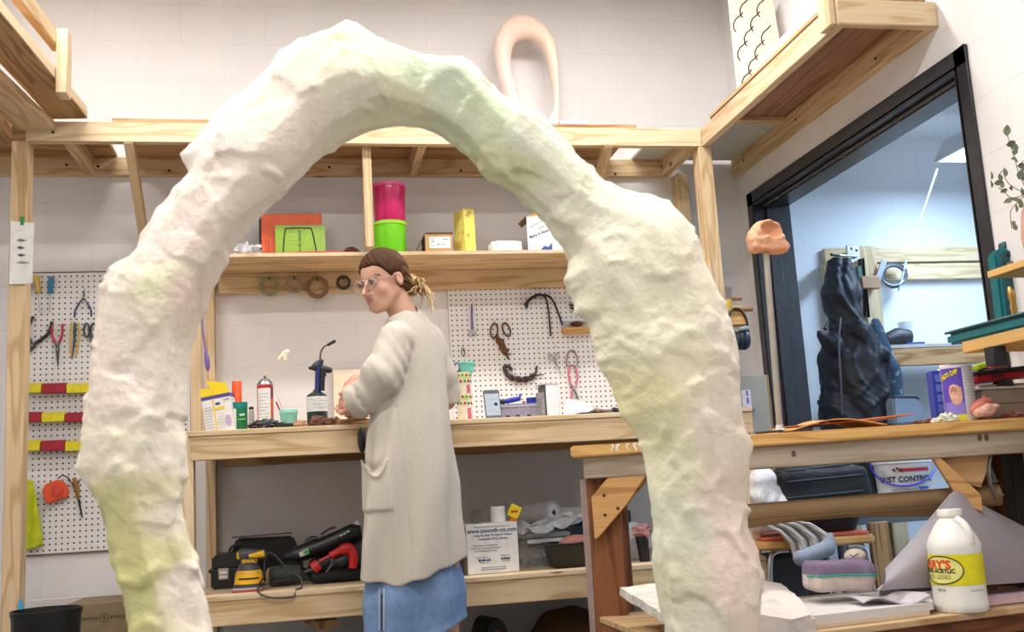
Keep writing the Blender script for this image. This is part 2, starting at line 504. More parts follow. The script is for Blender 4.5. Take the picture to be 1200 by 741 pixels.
PMAIN,PCOOL,EXPO=55,44,0.0
YW=5.03
XR=2.30
def blockwall(name,axis,x0,z0,col=(226,223,223)):
 m,nt,b=nodes(name)
 tc=N(nt,'ShaderNodeTexCoord')
 ge=N(nt,'ShaderNodeNewGeometry');sp=N(nt,'ShaderNodeSeparateXYZ');nt.links.new(ge.outputs['Position'],sp.inputs[0])
 ax=N(nt,'ShaderNodeMath',operation='SUBTRACT');ax.inputs[1].default_value=x0;nt.links.new(sp.outputs[axis],ax.inputs[0])
 az=N(nt,'ShaderNodeMath',operation='SUBTRACT');az.inputs[1].default_value=z0;nt.links.new(sp.outputs[2],az.inputs[0])
 cb=N(nt,'ShaderNodeCombineXYZ');nt.links.new(ax.outputs[0],cb.inputs[0]);nt.links.new(az.outputs[0],cb.inputs[1])
 br=N(nt,'ShaderNodeTexBrick');br.inputs['Scale'].default_value=1;br.inputs['Mortar Size'].default_value=0.0035
 br.inputs['Mortar Smooth'].default_value=0.6;br.inputs['Brick Width'].default_value=0.4064;br.inputs['Row Height'].default_value=0.2032
 br.offset=0.5;br.offset_frequency=2
 nt.links.new(cb.outputs[0],br.inputs['Vector'])
 c=rgb(*col)
 nz=N(nt,'ShaderNodeTexNoise');nz.inputs['Scale'].default_value=3;nz.inputs['Detail'].default_value=5;nt.links.new(ge.outputs['Position'],nz.inputs['Vector'])
 rp=ramp(nt,nz.outputs['Fac'],[(0.3,scale_c(c,0.96)),(0.7,scale_c(c,1.03))])
 mx=N(nt,'ShaderNodeMixRGB',blend_type='MULTIPLY');nt.links.new(rp.outputs[0],mx.inputs[1]);mx.inputs[2].default_value=(0.945,0.942,0.94,1)
 nt.links.new(br.outputs['Fac'],mx.inputs[0]);nt.links.new(mx.outputs[0],b.inputs['Base Color'])
 b.inputs['Roughness'].default_value=0.65;b.inputs['Specular IOR Level'].default_value=0.3
 n2=N(nt,'ShaderNodeTexNoise');n2.inputs['Scale'].default_value=90;n2.inputs['Detail'].default_value=5;nt.links.new(ge.outputs['Position'],n2.inputs['Vector'])
 ad=N(nt,'ShaderNodeMath',operation='MULTIPLY_ADD');nt.links.new(br.outputs['Fac'],ad.inputs[0]);ad.inputs[1].default_value=-1.0;nt.links.new(n2.outputs['Fac'],ad.inputs[2])
 bp=N(nt,'ShaderNodeBump');bp.inputs['Strength'].default_value=0.3;bp.inputs['Distance'].default_value=0.003
 nt.links.new(ad.outputs[0],bp.inputs['Height']);nt.links.new(bp.outputs[0],b.inputs['Normal'])
 return m
s1=atY(108.8,236.5,YW)
WALLM=blockwall('painted_block_wall',0,s1.x+0.2032,s1.z-0.2032*20)
s2=atX(1152,185,XR)
WALLR=blockwall('painted_block_wall_right',1,3.493,s2.z-0.2032*20)
s3=atY(945,331,5.5)
WALLA=blockwall('painted_block_wall_far',0,s3.x,s3.z-0.2032*20,(222,226,230))
CEIL=paint((225,224,222),0.8,name='ceiling_paint')
CONC=paint((128,124,118),0.6,var=0.15,scale=4,name='concrete')
HZ=3.7
struct(obj('floor',MB().cbox((-2.8,-3.2,-0.1),(5.4,5.8,0)),CONC,smooth=0))
struct(obj('ceiling',MB().cbox((-2.8,-3.2,HZ),(2.5,5.2,HZ+0.1)),CEIL,smooth=0))
struct(obj('wall_back',MB().cbox((-2.6,YW,0),(2.30,YW+0.2,HZ)),WALLM,smooth=0))
struct(obj('wall_left',MB().cbox((-2.8,-3.2,0),(-2.6,YW+0.2,HZ)),WALLR,smooth=0))
struct(obj('wall_front',MB().cbox((-2.6,-3.2,0),(2.3,-3.0,HZ)),WALLM,smooth=0))
DY0,DY1,DZ=3.10,4.86,2.14
w=MB()
w.cbox((XR,-3.2,0),(XR+0.18,DY0,HZ));w.cbox((XR,DY1,0),(XR+0.18,5.9,HZ));w.cbox((XR,DY0,DZ),(XR+0.18,DY1,HZ))
struct(obj('wall_right',w,WALLR,smooth=0))
FR=paint((40,40,46),0.35,var=0.25,scale=18,bump=0.15,bscale=40,name='black_enamel')
d=MB();t=0.012
fo=0.055
d.cbox((XR-t,DY1-0.012,0),(XR,DY1+fo,DZ+fo));d.cbox((XR-t,DY0-fo,0),(XR,DY0+0.012,DZ+fo));d.cbox((XR-t,DY0-fo,DZ-0.012),(XR,DY1+fo,DZ+fo))
d.cbox((XR-t,DY1-0.02,0),(XR+0.19,DY1,DZ));d.cbox((XR-t,DY0,0),(XR+0.19,DY0+0.02,DZ));d.cbox((XR-t,DY0,DZ-0.02),(XR+0.19,DY1,DZ))
d.cbox((XR+0.05,DY1-0.036,0),(XR+0.11,DY1-0.02,DZ-0.02));d.cbox((XR+0.05,DY0+0.02,0),(XR+0.11,DY0+0.036,DZ-0.02));d.cbox((XR+0.05,DY0+0.02,DZ-0.036),(XR+0.11,DY1-0.02,DZ-0.02))
door=struct(obj('door_1',d,FR,bevel=0.002))
tr=MB()
tr.tube([(XR+0.035,DY0+0.03,DZ-0.028),(XR+0.035,DY1-0.05,DZ-0.028)],0.007)
for k in range(7):tr.ball((XR+0.035,DY0+0.25+k*0.22,DZ-0.028),0.012,8,6)
obj('seal_track',tr,paint((96,90,84),0.5,0.3,var=0.3),door)
sk=MB();sk.cbox((XR-t-0.004,DY1-0.008,0.93),(XR-t,DY1+0.012,1.13));obj('strike_plate',sk,STEEL,door,bevel=0.001)
AZ=2.72
struct(obj('wall_far',MB().cbox((XR+0.18,5.5,0),(5.2,5.7,AZ)),WALLA,smooth=0))
struct(obj('wall_far_right',MB().cbox((5.2,0.9,0),(5.4,5.7,AZ)),WALLA,smooth=0))
struct(obj('wall_far_front',MB().cbox((XR+0.18,0.7,0),(5.4,0.9,AZ)),WALLA,smooth=0))
struct(obj('ceiling_far',MB().cbox((XR+0.18,0.7,AZ),(5.4,5.7,AZ+0.1)),paint((214,219,224),0.8),smooth=0))
def area(name,loc,sx,sy,power,col,rot=(0,0,0)):
 l=bpy.data.lights.new(name,'AREA');l.shape='RECTANGLE';l.size=sx;l.size_y=sy;l.energy=power;l.color=col
 o=bpy.data.objects.new(name,l);COL.objects.link(o);o.location=loc;o.rotation_euler=rot;return o
WARM=(1.0,0.98,0.955)
COOL=(0.52,0.73,1.0)
FIX=paint((232,232,230),0.4,name='fixture_enamel')
def fixture(x,y,z,along_y,power,col,label,dz=0.0,L=1.22,hang=0.25,gname='ceiling lights of the workshop'):
 f=thing('ceiling_light',label,'ceiling light',(x,y,z),gname)
 sx,sy=(0.26,L) if along_y else(L,0.16)
 bw,bh=(0.38,0.26) if along_y else(0.30,0.16)
 h=MB()
 pts=[(-0.5,0.0),(-0.28,0.5),(0.28,0.5),(0.5,0.0),(0.47,0.0),(0.25,0.46),(-0.25,0.46),(-0.47,0.0)]
 M=Matrix.Translation((x,y,z))@(Matrix.Rotation(PI/2,4,'X') if along_y else Matrix.Rotation(PI/2,4,'Z')@Matrix.Rotation(PI/2,4,'X'))
 h.M=M;h.prism([(a*bw,b*bh) for a,b in pts],-L/2,L/2)
 obj('reflector_housing',h,FIX,f,smooth=0)
 tu=MB()
 for s in(-0.05,0.05):
  a=Vector((x+(s if along_y else-L/2+.03),y+(-L/2+.03 if along_y else s),z+0.025));b=Vector((x+(s if along_y else L/2-.03),y+(L/2-.03 if along_y else s),z+0.025))
  tu=MB();tu.tube([a,b],0.013,10)
  if along_y:continue
  obj('fluorescent_tube',tu,glow((255,250,240) if col==WARM else(225,238,255),14 if col==WARM else 18),f)
 if along_y:
  tu=MB();tu.cbox((x-0.165,y-L/2+0.02,z+0.004),(x+0.165,y+L/2-0.02,z+0.010));obj('glow_plate',tu,glow((225,238,255),5),f,smooth=0)  # glowing plate added for the reflector's lit underside, replaces the tubes
 for s in(-1,1):
  c=Vector((x,y+s*L*0.35,z+0.125)) if along_y else Vector((x+s*L*0.35,y,z+0.08))
  ch=MB()
  n=max(3,int(hang/0.03))
  for k in range(n):
   zc=c.z+hang*(k+0.5)/n;q=[]
   for j in range(9):
    an=2*PI*j/8;dx=0.007*math.cos(an);q.append((c.x+(dx if k%2 else 0),c.y+(0 if k%2 else dx),zc+hang/n*0.68*math.sin(an)))
   ch.tube(q,0.0018,5,cap=False)
  obj('hanging_chain',ch,STEEL,f)
 area('lamp_tubes',(x,y,z-0.004),sx,sy,power,col)
 return f
for x,y,k_ in((-1.1,3.6,0.72),(1.15,3.6,0.82),(-1.1,1.7,0.55),(0.8,1.7,0.55),(-1.1,-0.7,0.6),(0.8,-0.7,0.6)):
 fixture(x,y,HZ-0.34,False,PMAIN*k_,WARM,'fluorescent strip light hanging on chains from the white workshop ceiling')
SC.view_settings.view_transform='Standard'
SC.view_settings.look='None'
SC.view_settings.exposure=EXPO
SC.view_settings.gamma=1
SC.view_settings.use_curve_mapping=False
wd=bpy.data.worlds.new('world');SC.world=wd;wd.use_nodes=True
wd.node_tree.nodes['Background'].inputs[0].default_value=(0.9,0.95,1,1);wd.node_tree.nodes['Background'].inputs[1].default_value=0.15
lc=atY(1093,192,5.0)
fa=fixture(lc.x+0.19,4.39,lc.z,True,PCOOL,COOL,'cool fluorescent lamp hanging on chains in the room beyond the black door frame',hang=AZ-lc.z-0.125,gname='lamp of the side room')
del fa['group']
fb=fixture(4.1,2.4,AZ-0.30,True,PCOOL*0.9,COOL,'unseen fill lamp added near the front of the room beyond the black door frame',hang=0.18,gname='x')  # lamp added out of view to even out the side room's light
del fb['group']
YF=4.52
LZ0,LZ1=2.325,2.414
W2=0.038;W4=0.089
rk=thing('overhead_storage_rack','long pale pine storage rack high along the back wall, on posts','storage rack',(0.3,4.8,LZ0))
xl=atY(30,150,YF).x;xr=1.902
obj('front_beam',MB().bar((xl,YF+W2/2,(LZ0+LZ1)/2),(xr,YF+W2/2,(LZ0+LZ1)/2),W2,W4),PINE2,rk,bevel=0.002)
obj('wall_ledger',MB().bar((-1.75,YW-W2/2,(LZ0+LZ1)/2),(xr+0.0,YW-W2/2,(LZ0+LZ1)/2),W2,W4),PINE,rk,bevel=0.002)
for x in(-0.985,0.55,xr-0.019):
 obj('cross_joist',MB().bar((x,YF+W2,(LZ0+LZ1)/2),(x,YW-W2,(LZ0+LZ1)/2),W2,W4),PINE,rk,bevel=0.002)
DT=LZ1+0.018
obj('plywood_deck',MB().cbox((-0.80,YF+0.005,LZ1),(atY(746,148,YF).x,YW-0.004,DT)),PINED,rk,smooth=0)
obj('narrow_deck_board',MB().cbox((-1.75,YF+0.06,LZ1),(-0.86,YW-0.01,DT)),PINED,rk,smooth=0)
GREYP=paint((196,198,196),0.6,name='grey_hardboard')
obj('grey_deck_panel',MB().cbox((atY(775,150,YF).x,YF+0.02,LZ1),(xr-0.02,YW-0.004,LZ1+0.012)),GREYP,rk,smooth=0,)
def post(mb_a,mb_b,par,w=0.066,d=W4,m=PINE,nm='post'):
 return obj(nm,MB().bar(mb_a,mb_b,w,d,up=(0,1,0)),m,par,bevel=0.003)
post((-1.168,YF+0.045,0),(-1.168,YF+0.045,LZ0-0.0),rk,0.068)
post((1.916,YF+0.045,0),(1.916,YF+0.045,LZ0),rk,0.066)
xp=atY(797,215,YW-0.05).x
post((xp,YW-0.046,0),(xp,YW-0.046,LZ0),rk,0.06)
xs=atY(431,235,4.62).x
obj('stud',MB().bar((xs,4.60,1.858),(xs,4.60,LZ0+0.02),W2,0.06,up=(0,1,0)),PINE,rk,bevel=0.002)
xa=atY(229,430,YF).x
obj('stud',MB().bar((xa,YF+0.05,1.036),(xa,YF+0.05,LZ0),0.045,W4,up=(0,1,0)),PINE,rk,bevel=0.002)
xb_=atY(246.5,430,YW-0.05).x
obj('stud',MB().bar((xb_,YW-0.046,0.0),(xb_,YW-0.046,1.83),0.045,W4,up=(0,1,0)),PINE,rk,bevel=0.002)
for xq in(atY(150,170,YF).x,atY(714,175,YF).x):
 obj('knee_brace',MB().bar((xq,YF+0.02,LZ0+0.02),(xq,YW-0.03,2.00),W2,0.06),PINE,rk,bevel=0.002)
for px,py,Y in((78,193,YW-W2),(115,195,YW-W2),(198,200,YW-W2),(386,196,YW-W2),(540,200,YW-W2),(721,204,YW-W2),(776,196,YW-W2),(62,149,YF),(62,155,YF)):
 p=atY(px,py,Y)
 s=MB(Matrix.Translation(p)@Matrix.Rotation(PI/2,4,'X'));s.lathe([(0.0,0.002),(0.006,0.002),(0.007,0.0),(0.007,-0.002)],10)
 obj('screw_head',s,BLACKM,rk)
dl=Vector((0.085,0.996,0)).normalized();nl=Vector((dl.y,-dl.x,0))
lf=thing('overhead_side_rack','wooden loft of wide planks with a guard rail, at the upper left','storage rack',(-1.05,3.6,2.38))
def lp(Y,off,z):
 c=atY(100,141,4.5);return Vector((c.x+(Y-4.5)*dl.x/dl.y,Y,z))+nl*off
zt=LZ1+0.018
obj('outer_plank',MB().bar(lp(2.6,-0.075,zt+0.02),lp(4.53,-0.075,zt+0.02),0.15,0.042),PINED,lf,bevel=0.003)
obj('lit_edge',MB().bar(lp(2.6,0.003,zt+0.022),lp(4.50,0.003,zt+0.022),0.006,0.042),PINE2,lf)  # the plank's lit side face, put in as a strip of paler wood
obj('inner_plank',MB().bar(lp(2.6,-0.27,zt-0.04),lp(4.50,-0.20,zt-0.04),0.15,0.042),PINE,lf,bevel=0.003)
obj('inner_plank',MB().bar(lp(2.6,-0.50,zt-0.01),lp(4.60,-0.40,zt-0.01),0.14,0.04),PINED,lf,bevel=0.003)
obj('inner_plank',MB().bar(lp(2.6,-0.70,zt+0.02),lp(4.60,-0.60,zt+0.02),0.18,0.03),PINED,lf,bevel=0.003)
obj('joist',MB().bar((-1.23,YF+0.04,(LZ0+LZ1)/2),(-1.23,2.8,(LZ0+LZ1)/2),W2,W4),PINED,lf,bevel=0.002)
obj('cross_joist',MB().bar((-1.30,4.28,LZ0+0.03),(-2.5,4.2,LZ0+0.03),W2,W4),PINED,lf,bevel=0.002)
yg=4.12
pt=lp(yg,0.026,0)
ztop=zof(67,38,yg);zbot=zof(67,113,yg)
obj('guard_post',MB().bar((pt.x,yg,zbot),(pt.x,yg,ztop),W2*1.1,W4*0.9,up=(0,1,0)),PINE2,lf,bevel=0.003)
a=atY(52,44,yg);rz=(zof(60,36,yg)+zof(60,56,yg))/2
obj('guard_rail',MB().bar(lp(2.6,-0.02,rz-0.01),lp(yg+0.04,-0.012,rz),W2,W4*0.75),PINE,lf,bevel=0.003)
rs=thing('wall_storage_shelf','deep pine shelf high on the right wall, over the black door frame','shelf',(2.1,3.9,LZ0))
XB=1.902
ye=3.22
obj('front_beam',MB().bar((XB+W2/2,YF+0.0,(LZ0+LZ1)/2),(XB+W2/2,ye,(LZ0+LZ1)/2),W2,W4),PINE2,rs,bevel=0.002)
obj('wall_ledger',MB().bar((XR-W2/2,YW-0.02,(LZ0+LZ1)/2),(XR-W2/2,ye,(LZ0+LZ1)/2),W2,W4),PINE,rs,bevel=0.002)
obj('end_beam',MB().bar((XB,ye-W2/2,(LZ0+LZ1)/2+0.004),(XR+0.0,ye-W2/2,(LZ0+LZ1)/2+0.004),W2,0.098),PINE2,rs,bevel=0.004)
obj('plywood_deck',MB().cbox((XB+0.004,ye-0.02,LZ1),(XR-0.002,4.40,LZ1+0.012)),PLYRED,rs,smooth=0)
obj('deck_edge_strip',MB().cbox((XB+0.0,ye-0.036,LZ1+0.010),(XR-0.04,4.40,LZ1+0.024)),PLY,rs,smooth=0)
obj('batten',MB().bar((XB+W2,4.36,LZ1-0.012),(XR-W2,4.36,LZ1-0.012),0.04,0.02),PINE,rs)
obj('grey_deck_panel',MB().cbox((XB+0.02,4.41,LZ1),(XR-0.005,YW-0.03,LZ1+0.01)),GREYP,rs,smooth=0)
obj('corner_post',MB().bar((XB-0.012,ye+0.02,LZ1-0.085),(XB-0.012,ye+0.02,LZ1+0.55),0.022,0.085,up=(0,1,0)),PINE2,rs,bevel=0.002)
for y,z in((4.85,2.365),(4.25,2.365),(3.55,2.36)):
 s=MB(Matrix.Translation((XR-W2,y,z))@Matrix.Rotation(-PI/2,4,'Y'));s.lathe([(0.0,0.002),(0.006,0.002),(0.007,0.0),(0.007,-0.002)],10)
 obj('screw_head',s,BLACKM,rs)
BZ=1.033;BY=4.10
LSZ=0.418
xL=atY(219,508,BY).x;xRt=1.84
bn=thing('workbench','long pine workbench with a lower shelf along the back wall','workbench',(0.7,4.5,0))
obj('worktop',MB().cbox((xL-0.005,BY-0.006,BZ-0.02),(xRt,YW-0.004,BZ)),PINE2,bn,bevel=0.002)
obj('front_apron',MB().bar((xL+0.012,BY+W2/2,BZ-0.02-0.0455),(xRt,BY+W2/2,BZ-0.02-0.0455),W2,0.091),PINE,bn,bevel=0.002)
obj('lower_shelf_board',MB().cbox((xL+0.03,BY-0.004,LSZ-0.02),(xRt,YW-0.004,LSZ)),PINE2,bn,bevel=0.002)
obj('lower_apron',MB().bar((xL+0.035,BY+W2/2,LSZ-0.02-0.045),(xRt,BY+W2/2,LSZ-0.02-0.045),W2,0.09),PINE,bn,bevel=0.002)
for x in(xL+0.002,xRt-0.03):
 obj('leg',MB().bar((x,BY+0.05,0),(x,BY+0.05,BZ-0.02),W2,W4,up=(0,1,0)),PINE2,bn,bevel=0.002)
obj('middle_support',MB().bar((atY(384,735,4.55).x,4.6,0),(atY(384,735,4.55).x,4.6,LSZ-0.17),W2,W4,up=(0,1,0)),PINE,bn)
obj('wall_ledger',MB().bar((xL+0.06,YW-W2/2-.002,BZ-0.065),(xRt,YW-W2/2-.002,BZ-0.065),W2,W4),PINED,bn)
obj('middle_support_cap',MB().bar((atY(352,727,4.9).x,4.95,LSZ-0.15),(atY(384,735,4.3).x,4.25,LSZ-0.15),0.09,0.03),PINED,bn)
sh=thing('wall_shelf','pine wall shelf above the bench, carrying buckets and boxes','shelf',(0.8,4.9,1.84))
SZ=1.855;SY=4.662
obj('shelf_board',MB().cbox((-0.40,SY,SZ-0.018),(1.93,YW-0.003,SZ)),PINE,sh,bevel=0.001)
obj('wall_ledger',MB().bar((-0.40,YW-W2/2-.002,1.788),(1.93,YW-W2/2-.002,1.788),W2,0.096),PINE,sh,bevel=0.002)
obj('lit_edge',MB().cbox((-0.40,SY-0.005,SZ-0.016),(1.93,SY,SZ)),PINE2,sh)  # lit front edge of the shelf board, put in as paler wood
q=atY(822,305,4.62)
obj('end_block',MB().bar((q.x-0.10,4.66,1.79),(q.x+0.03,4.60,1.79),0.08,0.085),PINE,sh,bevel=0.012)
def pegboard(label,px0,py0,px1,py1,holes=True):
 Y=YW-0.012
 a=atY(px0,py0,Y);b=atY(px1,py1,Y)
 t=thing('pegboard',label,'pegboard',((a.x+b.x)/2,Y,b.z))
 x0,x1,z0,z1=a.x,b.x,b.z,a.z
 m,nt,bs=nodes('pegboard_white')
 ge=N(nt,'ShaderNodeNewGeometry');sp=N(nt,'ShaderNodeSeparateXYZ');nt.links.new(ge.outputs['Position'],sp.inputs[0])
 sq=[]
 for i,o in((0,x0+0.014),(2,z0+0.014)):
  s1=N(nt,'ShaderNodeMath',operation='SUBTRACT');s1.inputs[1].default_value=o;nt.links.new(sp.outputs[i],s1.inputs[0])
  s2=N(nt,'ShaderNodeMath',operation='PINGPONG');s2.inputs[1].default_value=PITCH/2;nt.links.new(s1.outputs[0],s2.inputs[0])
  s3=N(nt,'ShaderNodeMath',operation='POWER');s3.inputs[1].default_value=2;nt.links.new(s2.outputs[0],s3.inputs[0]);sq.append(s3)
 ad=N(nt,'ShaderNodeMath',operation='ADD');nt.links.new(sq[0].outputs[0],ad.inputs[0]);nt.links.new(sq[1].outputs[0],ad.inputs[1])
 lt=N(nt,'ShaderNodeMath',operation='LESS_THAN');lt.inputs[1].default_value=0.0042**2;nt.links.new(ad.outputs[0],lt.inputs[0])
 mx=N(nt,'ShaderNodeMixRGB');nt.links.new(lt.outputs[0],mx.inputs[0]);mx.inputs[1].default_value=rgb(228,225,224);mx.inputs[2].default_value=rgb(44,38,36)
 nt.links.new(mx.outputs[0],bs.inputs['Base Color']);bs.inputs['Roughness'].default_value=0.5
 obj('perforated_panel',MB().cbox((x0,Y,z0),(x1,Y+0.006,z1)),m,t,smooth=0)
 e=MB();e.cbox((x0,Y-0.0005,z1),(x1,Y+0.0065,z1+0.006));e.cbox((x0,Y-0.0005,z0-0.006),(x1,Y+0.0065,z0))
 obj('raw_edge',e,paint((120,88,66),0.8),t,smooth=0)
 f=MB();f.bar((x0+0.02,Y+0.011,z1-0.02),(x1-0.02,Y+0.011,z1-0.02),0.008,0.03);f.bar((x0+0.02,Y+0.011,z0+0.02),(x1-0.02,Y+0.011,z0+0.02),0.008,0.03)
 obj('furring_strip',f,PINE,t)
 return t
PITCH=0.0254
pegboard('white pegboard on the left behind the post, hung with pliers and screwdrivers',18,321,228,638)
pegboard('white pegboard over the bench right of the woman, hung with scissors and pink tongs',524.5,339,764,489)
YA=2.15
OUT=[(178,1010),(165,880),(150,741),(141,682),(128.7,658),(125,624),(116.5,589.5),(102,572),(88,549),(94.6,536),(98,516),(97,492),(103,458),(109,404),(114,365),(116,348),(118.5,323),(131,315),(157,299.5),(164.6,276),(182.6,245.6),(213,215),(221,202),(213,182),(226,166),(244,143),(270,117),(300.5,97),(316,76),(326,58.5),(359.5,43),(388,33),(405.6,22.5),(418.5,27.7),(439,43),(470,58.5),(505.6,66),(541.5,66),(560.5,81.5),(571,97),(601.5,120),(637.4,138),(658,161),(688.7,192),(717,220),(730,227.7),(760.5,227.7),(786,240.5),(806.6,262),(812,272),(810,285),(827,317),(847.7,363.6),(856,400),(863,418.6),(863,455.5),(868,476.6),(873.6,508),(877,534.6),(875,561),(868,587),(873.6,619),(887,645),(893,677),(892,719),(892,741),(902,880),(912,1010)]
INN=[(290,1010),(268,880),(250.6,741),(245.7,711),(236,672),(228.7,653),(216.5,619),(214,589.5),(215.5,567.5),(221,560),(219.5,530),(219,502),(221,443),(226,409),(231,395),(239,369),(246.7,343),(257,327.7),(270,299.5),(290,271),(316,245.6),(346.7,215),(359.5,204.6),(367,194),(382.6,179),(408,163.6),(434,150.8),(470,145.6),(500.5,148),(521,158.5),(531,168.7),(540,170),(550,179),(559.5,189),(560.5,204.6),(571,215),(586,220),(606.7,227.7),(637,256),(663,286.7),(671,302),(665.6,322.6),(668,338),(678.5,369),(690,378),(697,405),(697,424),(710,440),(723,466),(726,487),(739,503),(752,524),(760,571.5),(765.5,619),(763,635),(765.5,661),(770.8,687.6),(773,709),(780,741),(787,880),(793,1010)]
ANC=[((178,1010),(290,1010)),((150,741),(250.6,741)),((88,549),(221,560)),((118.5,323),(246.7,343)),((213,182),(346.7,215)),((326,58.5),(408,163.6)),((405.6,22.5),(434,150.8)),((505.6,66),(500.5,148)),((560.5,81.5),(540,170)),((637.4,138),(586,220)),((730,227.7),(663,286.7)),((812,272),(668,338)),((856,400),(697,424)),((868,476.6),(726,487)),((877,534.6),(752,524)),((868,587),(760,571.5)),((893,677),(770.8,687.6)),((892,741),(780,741)),((912,1010),(793,1010))]
def resample(pl,n):
 P=[Vector((a,b,0)) for a,b in pl];L=[0]
 for i in range(1,len(P)):L.append(L[-1]+(P[i]-P[i-1]).length)
 out=[];j=0
 for k in range(n):
  t=L[-1]*k/n
  while j<len(L)-2 and L[j+1]<t:j+=1
  q=(t-L[j])/max(L[j+1]-L[j],1e-9);out.append(P[j].lerp(P[j+1],q))
 return out
def build_arch():
 so=[];si=[]
 for(o0,i0),(o1,i1) in zip(ANC[:-1],ANC[1:]):
  a=OUT[OUT.index(o0):OUT.index(o1)+1];b=INN[INN.index(i0):INN.index(i1)+1]
  ln=sum(math.dist(a[k],a[k+1]) for k in range(len(a)-1))+sum(math.dist(b[k],b[k+1]) for k in range(len(b)-1))
  n=max(4,int(ln/2/3.6))
  so+=resample(a,n);si+=resample(b,n)
 so.append(Vector((*OUT[-1],0)));si.append(Vector((*INN[-1],0)))
 O=[atY(p.x,p.y,YA) for p in so];I=[atY(p.x,p.y,YA) for p in si]
 zb=min(O[0].z,O[-1].z,I[0].z,I[-1].z)
 nst=len(O)
 D=[(O[k]-I[k])/2 for k in range(nst)];C=[(O[k]+I[k])/2 for k in range(nst)]
 NA=92
 def gsm(L_,sg=9):
  out_=[]
  for k in range(nst):
   acc=Vector((0,0,0));ws=0
   for j in range(max(0,k-2*sg),min(nst,k+2*sg+1)):
    g=math.exp(-((j-k)/sg)**2);acc+=L_[j]*g;ws+=g
   out_.append(acc/ws)
  return out_
 Os,Is=gsm(O),gsm(I)
 ctrl=[(165,700,(202,204,126)),(130,610,(206,206,132)),(190,640,(208,206,142)),(235,690,(234,222,212)),(205,600,(232,224,205)),(225,560,(236,228,214)),(110,545,(238,232,212)),(160,540,(240,236,210)),(100,548,(238,232,216)),(150,552,(240,234,216)),(200,553,(236,230,216)),(110,572,(214,212,150)),(150,578,(212,212,150)),(195,578,(222,218,170)),(175,640,(200,202,124)),(150,660,(202,204,126)),(140,460,(236,222,211)),(200,470,(238,228,216)),(130,400,(236,224,212)),(205,350,(236,212,206)),(170,335,(236,230,210)),(190,345,(214,222,178)),(140,330,(238,226,214)),(200,280,(238,222,212)),(270,220,(236,226,214)),(250,170,(238,228,220)),(330,140,(236,226,212)),(390,130,(232,228,206)),(340,70,(230,226,196)),(400,45,(222,230,192)),(430,70,(216,230,194)),(480,90,(204,226,196)),(470,140,(226,228,196)),(530,100,(206,230,200)),(570,150,(208,226,190)),(600,170,(226,234,214)),(660,220,(228,234,210)),(580,205,(206,216,166)),(720,260,(232,236,214)),(770,250,(230,236,216)),(690,330,(236,236,212)),(760,330,(236,234,206)),(800,340,(236,232,208)),(830,380,(236,230,214)),(740,400,(238,236,208)),(780,430,(240,236,204)),(735,480,(236,234,180)),(750,520,(228,230,184)),(770,550,(230,232,200)),(820,500,(236,226,208)),(850,450,(236,226,214)),(790,620,(206,214,188)),(780,680,(212,214,186)),(830,580,(236,218,202)),(840,650,(236,212,202)),(870,700,(238,222,210)),(800,720,(216,216,194)),(830,700,(236,216,202)),(160,850,(202,204,130)),(240,850,(234,222,212)),(800,850,(214,214,190)),(880,850,(236,214,204))]
 cp=np.array([[*atY(a,b,YA)] for a,b,c in ctrl])[:,[0,2]];cc=np.array([c for a,b,c in ctrl],float)
 vs=[];base=[]
 for k in range(nst):
  dS=(Os[k]-Is[k])/2;cS=(Os[k]+Is[k])/2
  kk=k/nst
  ph=0.5*math.sin(kk*9.0)+0.9*noise.noise(Vector((kk*9,1.7,0)))
  for j in range(NA):
   a=2*PI*j/NA;wt=min(1,max(0,abs(math.sin(a))-.12)*1.9);wt=wt*wt*(3-2*wt)
   d=D[k]*(1-wt)+dS*wt;c=C[k]*(1-wt)+cS*wt;w=d.length;dn=d/w
   r=1.0
   q=[]
   for s in range(5):
    fa=ph*0.9+s*PI/2.5+0.3*math.sin(s*2.1+kk*13)
    cs=math.cos(a-fa)
    if cs>0.2:q.append(0.87/cs)
   if q:r=min(1.0,min(q))
   r=0.8*r+0.2
   e=math.cos(a);f=math.sin(a)
   rr=r if abs(f)>0.2 else r+(1-r)*(1-abs(f)/0.2)
   ridge=1.0+0.05*math.exp(-((a-(1.5*PI+0.55*math.sin(kk*11+1)))/0.45)**2)
   p=c+dn*(w*e*rr)+Vector((0,1,0))*(w*0.86*f*rr*ridge)
   vs.append(p)
   base.append((dn*e+Vector((0,1,0))*f).normalized())
 out=[];cols=np.zeros((len(vs),3))
 rnd={}
 for i,p in enumerate(vs):
  n=base[i]
  wq=p+0.035*noise.noise_vector(p*9.0)
  dd,pts=noise.voronoi(wq*8.5)
  cpnt=pts[0];key=(round(cpnt.x,3),round(cpnt.y,3),round(cpnt.z,3))
  if key not in rnd:
   rr=random.Random(hash(key));rnd[key]=(Vector((rr.uniform(-1,1),rr.uniform(-1,1),rr.uniform(-1,1))),rr.uniform(-1,1))
  tv,h0=rnd[key]
  h=0.0066*(tv.dot(wq*8.5-cpnt))+0.0016*h0
  dd2,pts2=noise.voronoi((p+0.02*noise.noise_vector(p*19))*24)
  k2=(round(pts2[0].x,3),round(pts2[0].y,3),round(pts2[0].z,3),1)
  if k2 not in rnd:
   rr=random.Random(hash(k2));rnd[k2]=(Vector((rr.uniform(-1,1),rr.uniform(-1,1),rr.uniform(-1,1))),rr.uniform(-1,1))
  m=max(0,noise.noise(p*4.5+Vector((3,1,7)))+0.1)
  h+=0.0050*m*rnd[k2][0].dot(p*24-pts2[0])
  kk=i//NA;jj=i%NA
  h+=0.0016*noise.noise(Vector((kk*0.05,jj*0.75,3.0)))*max(0,0.4+noise.noise(p*6))
  h+=0.0035*noise.noise(p*7)+0.0012*noise.noise(p*40)
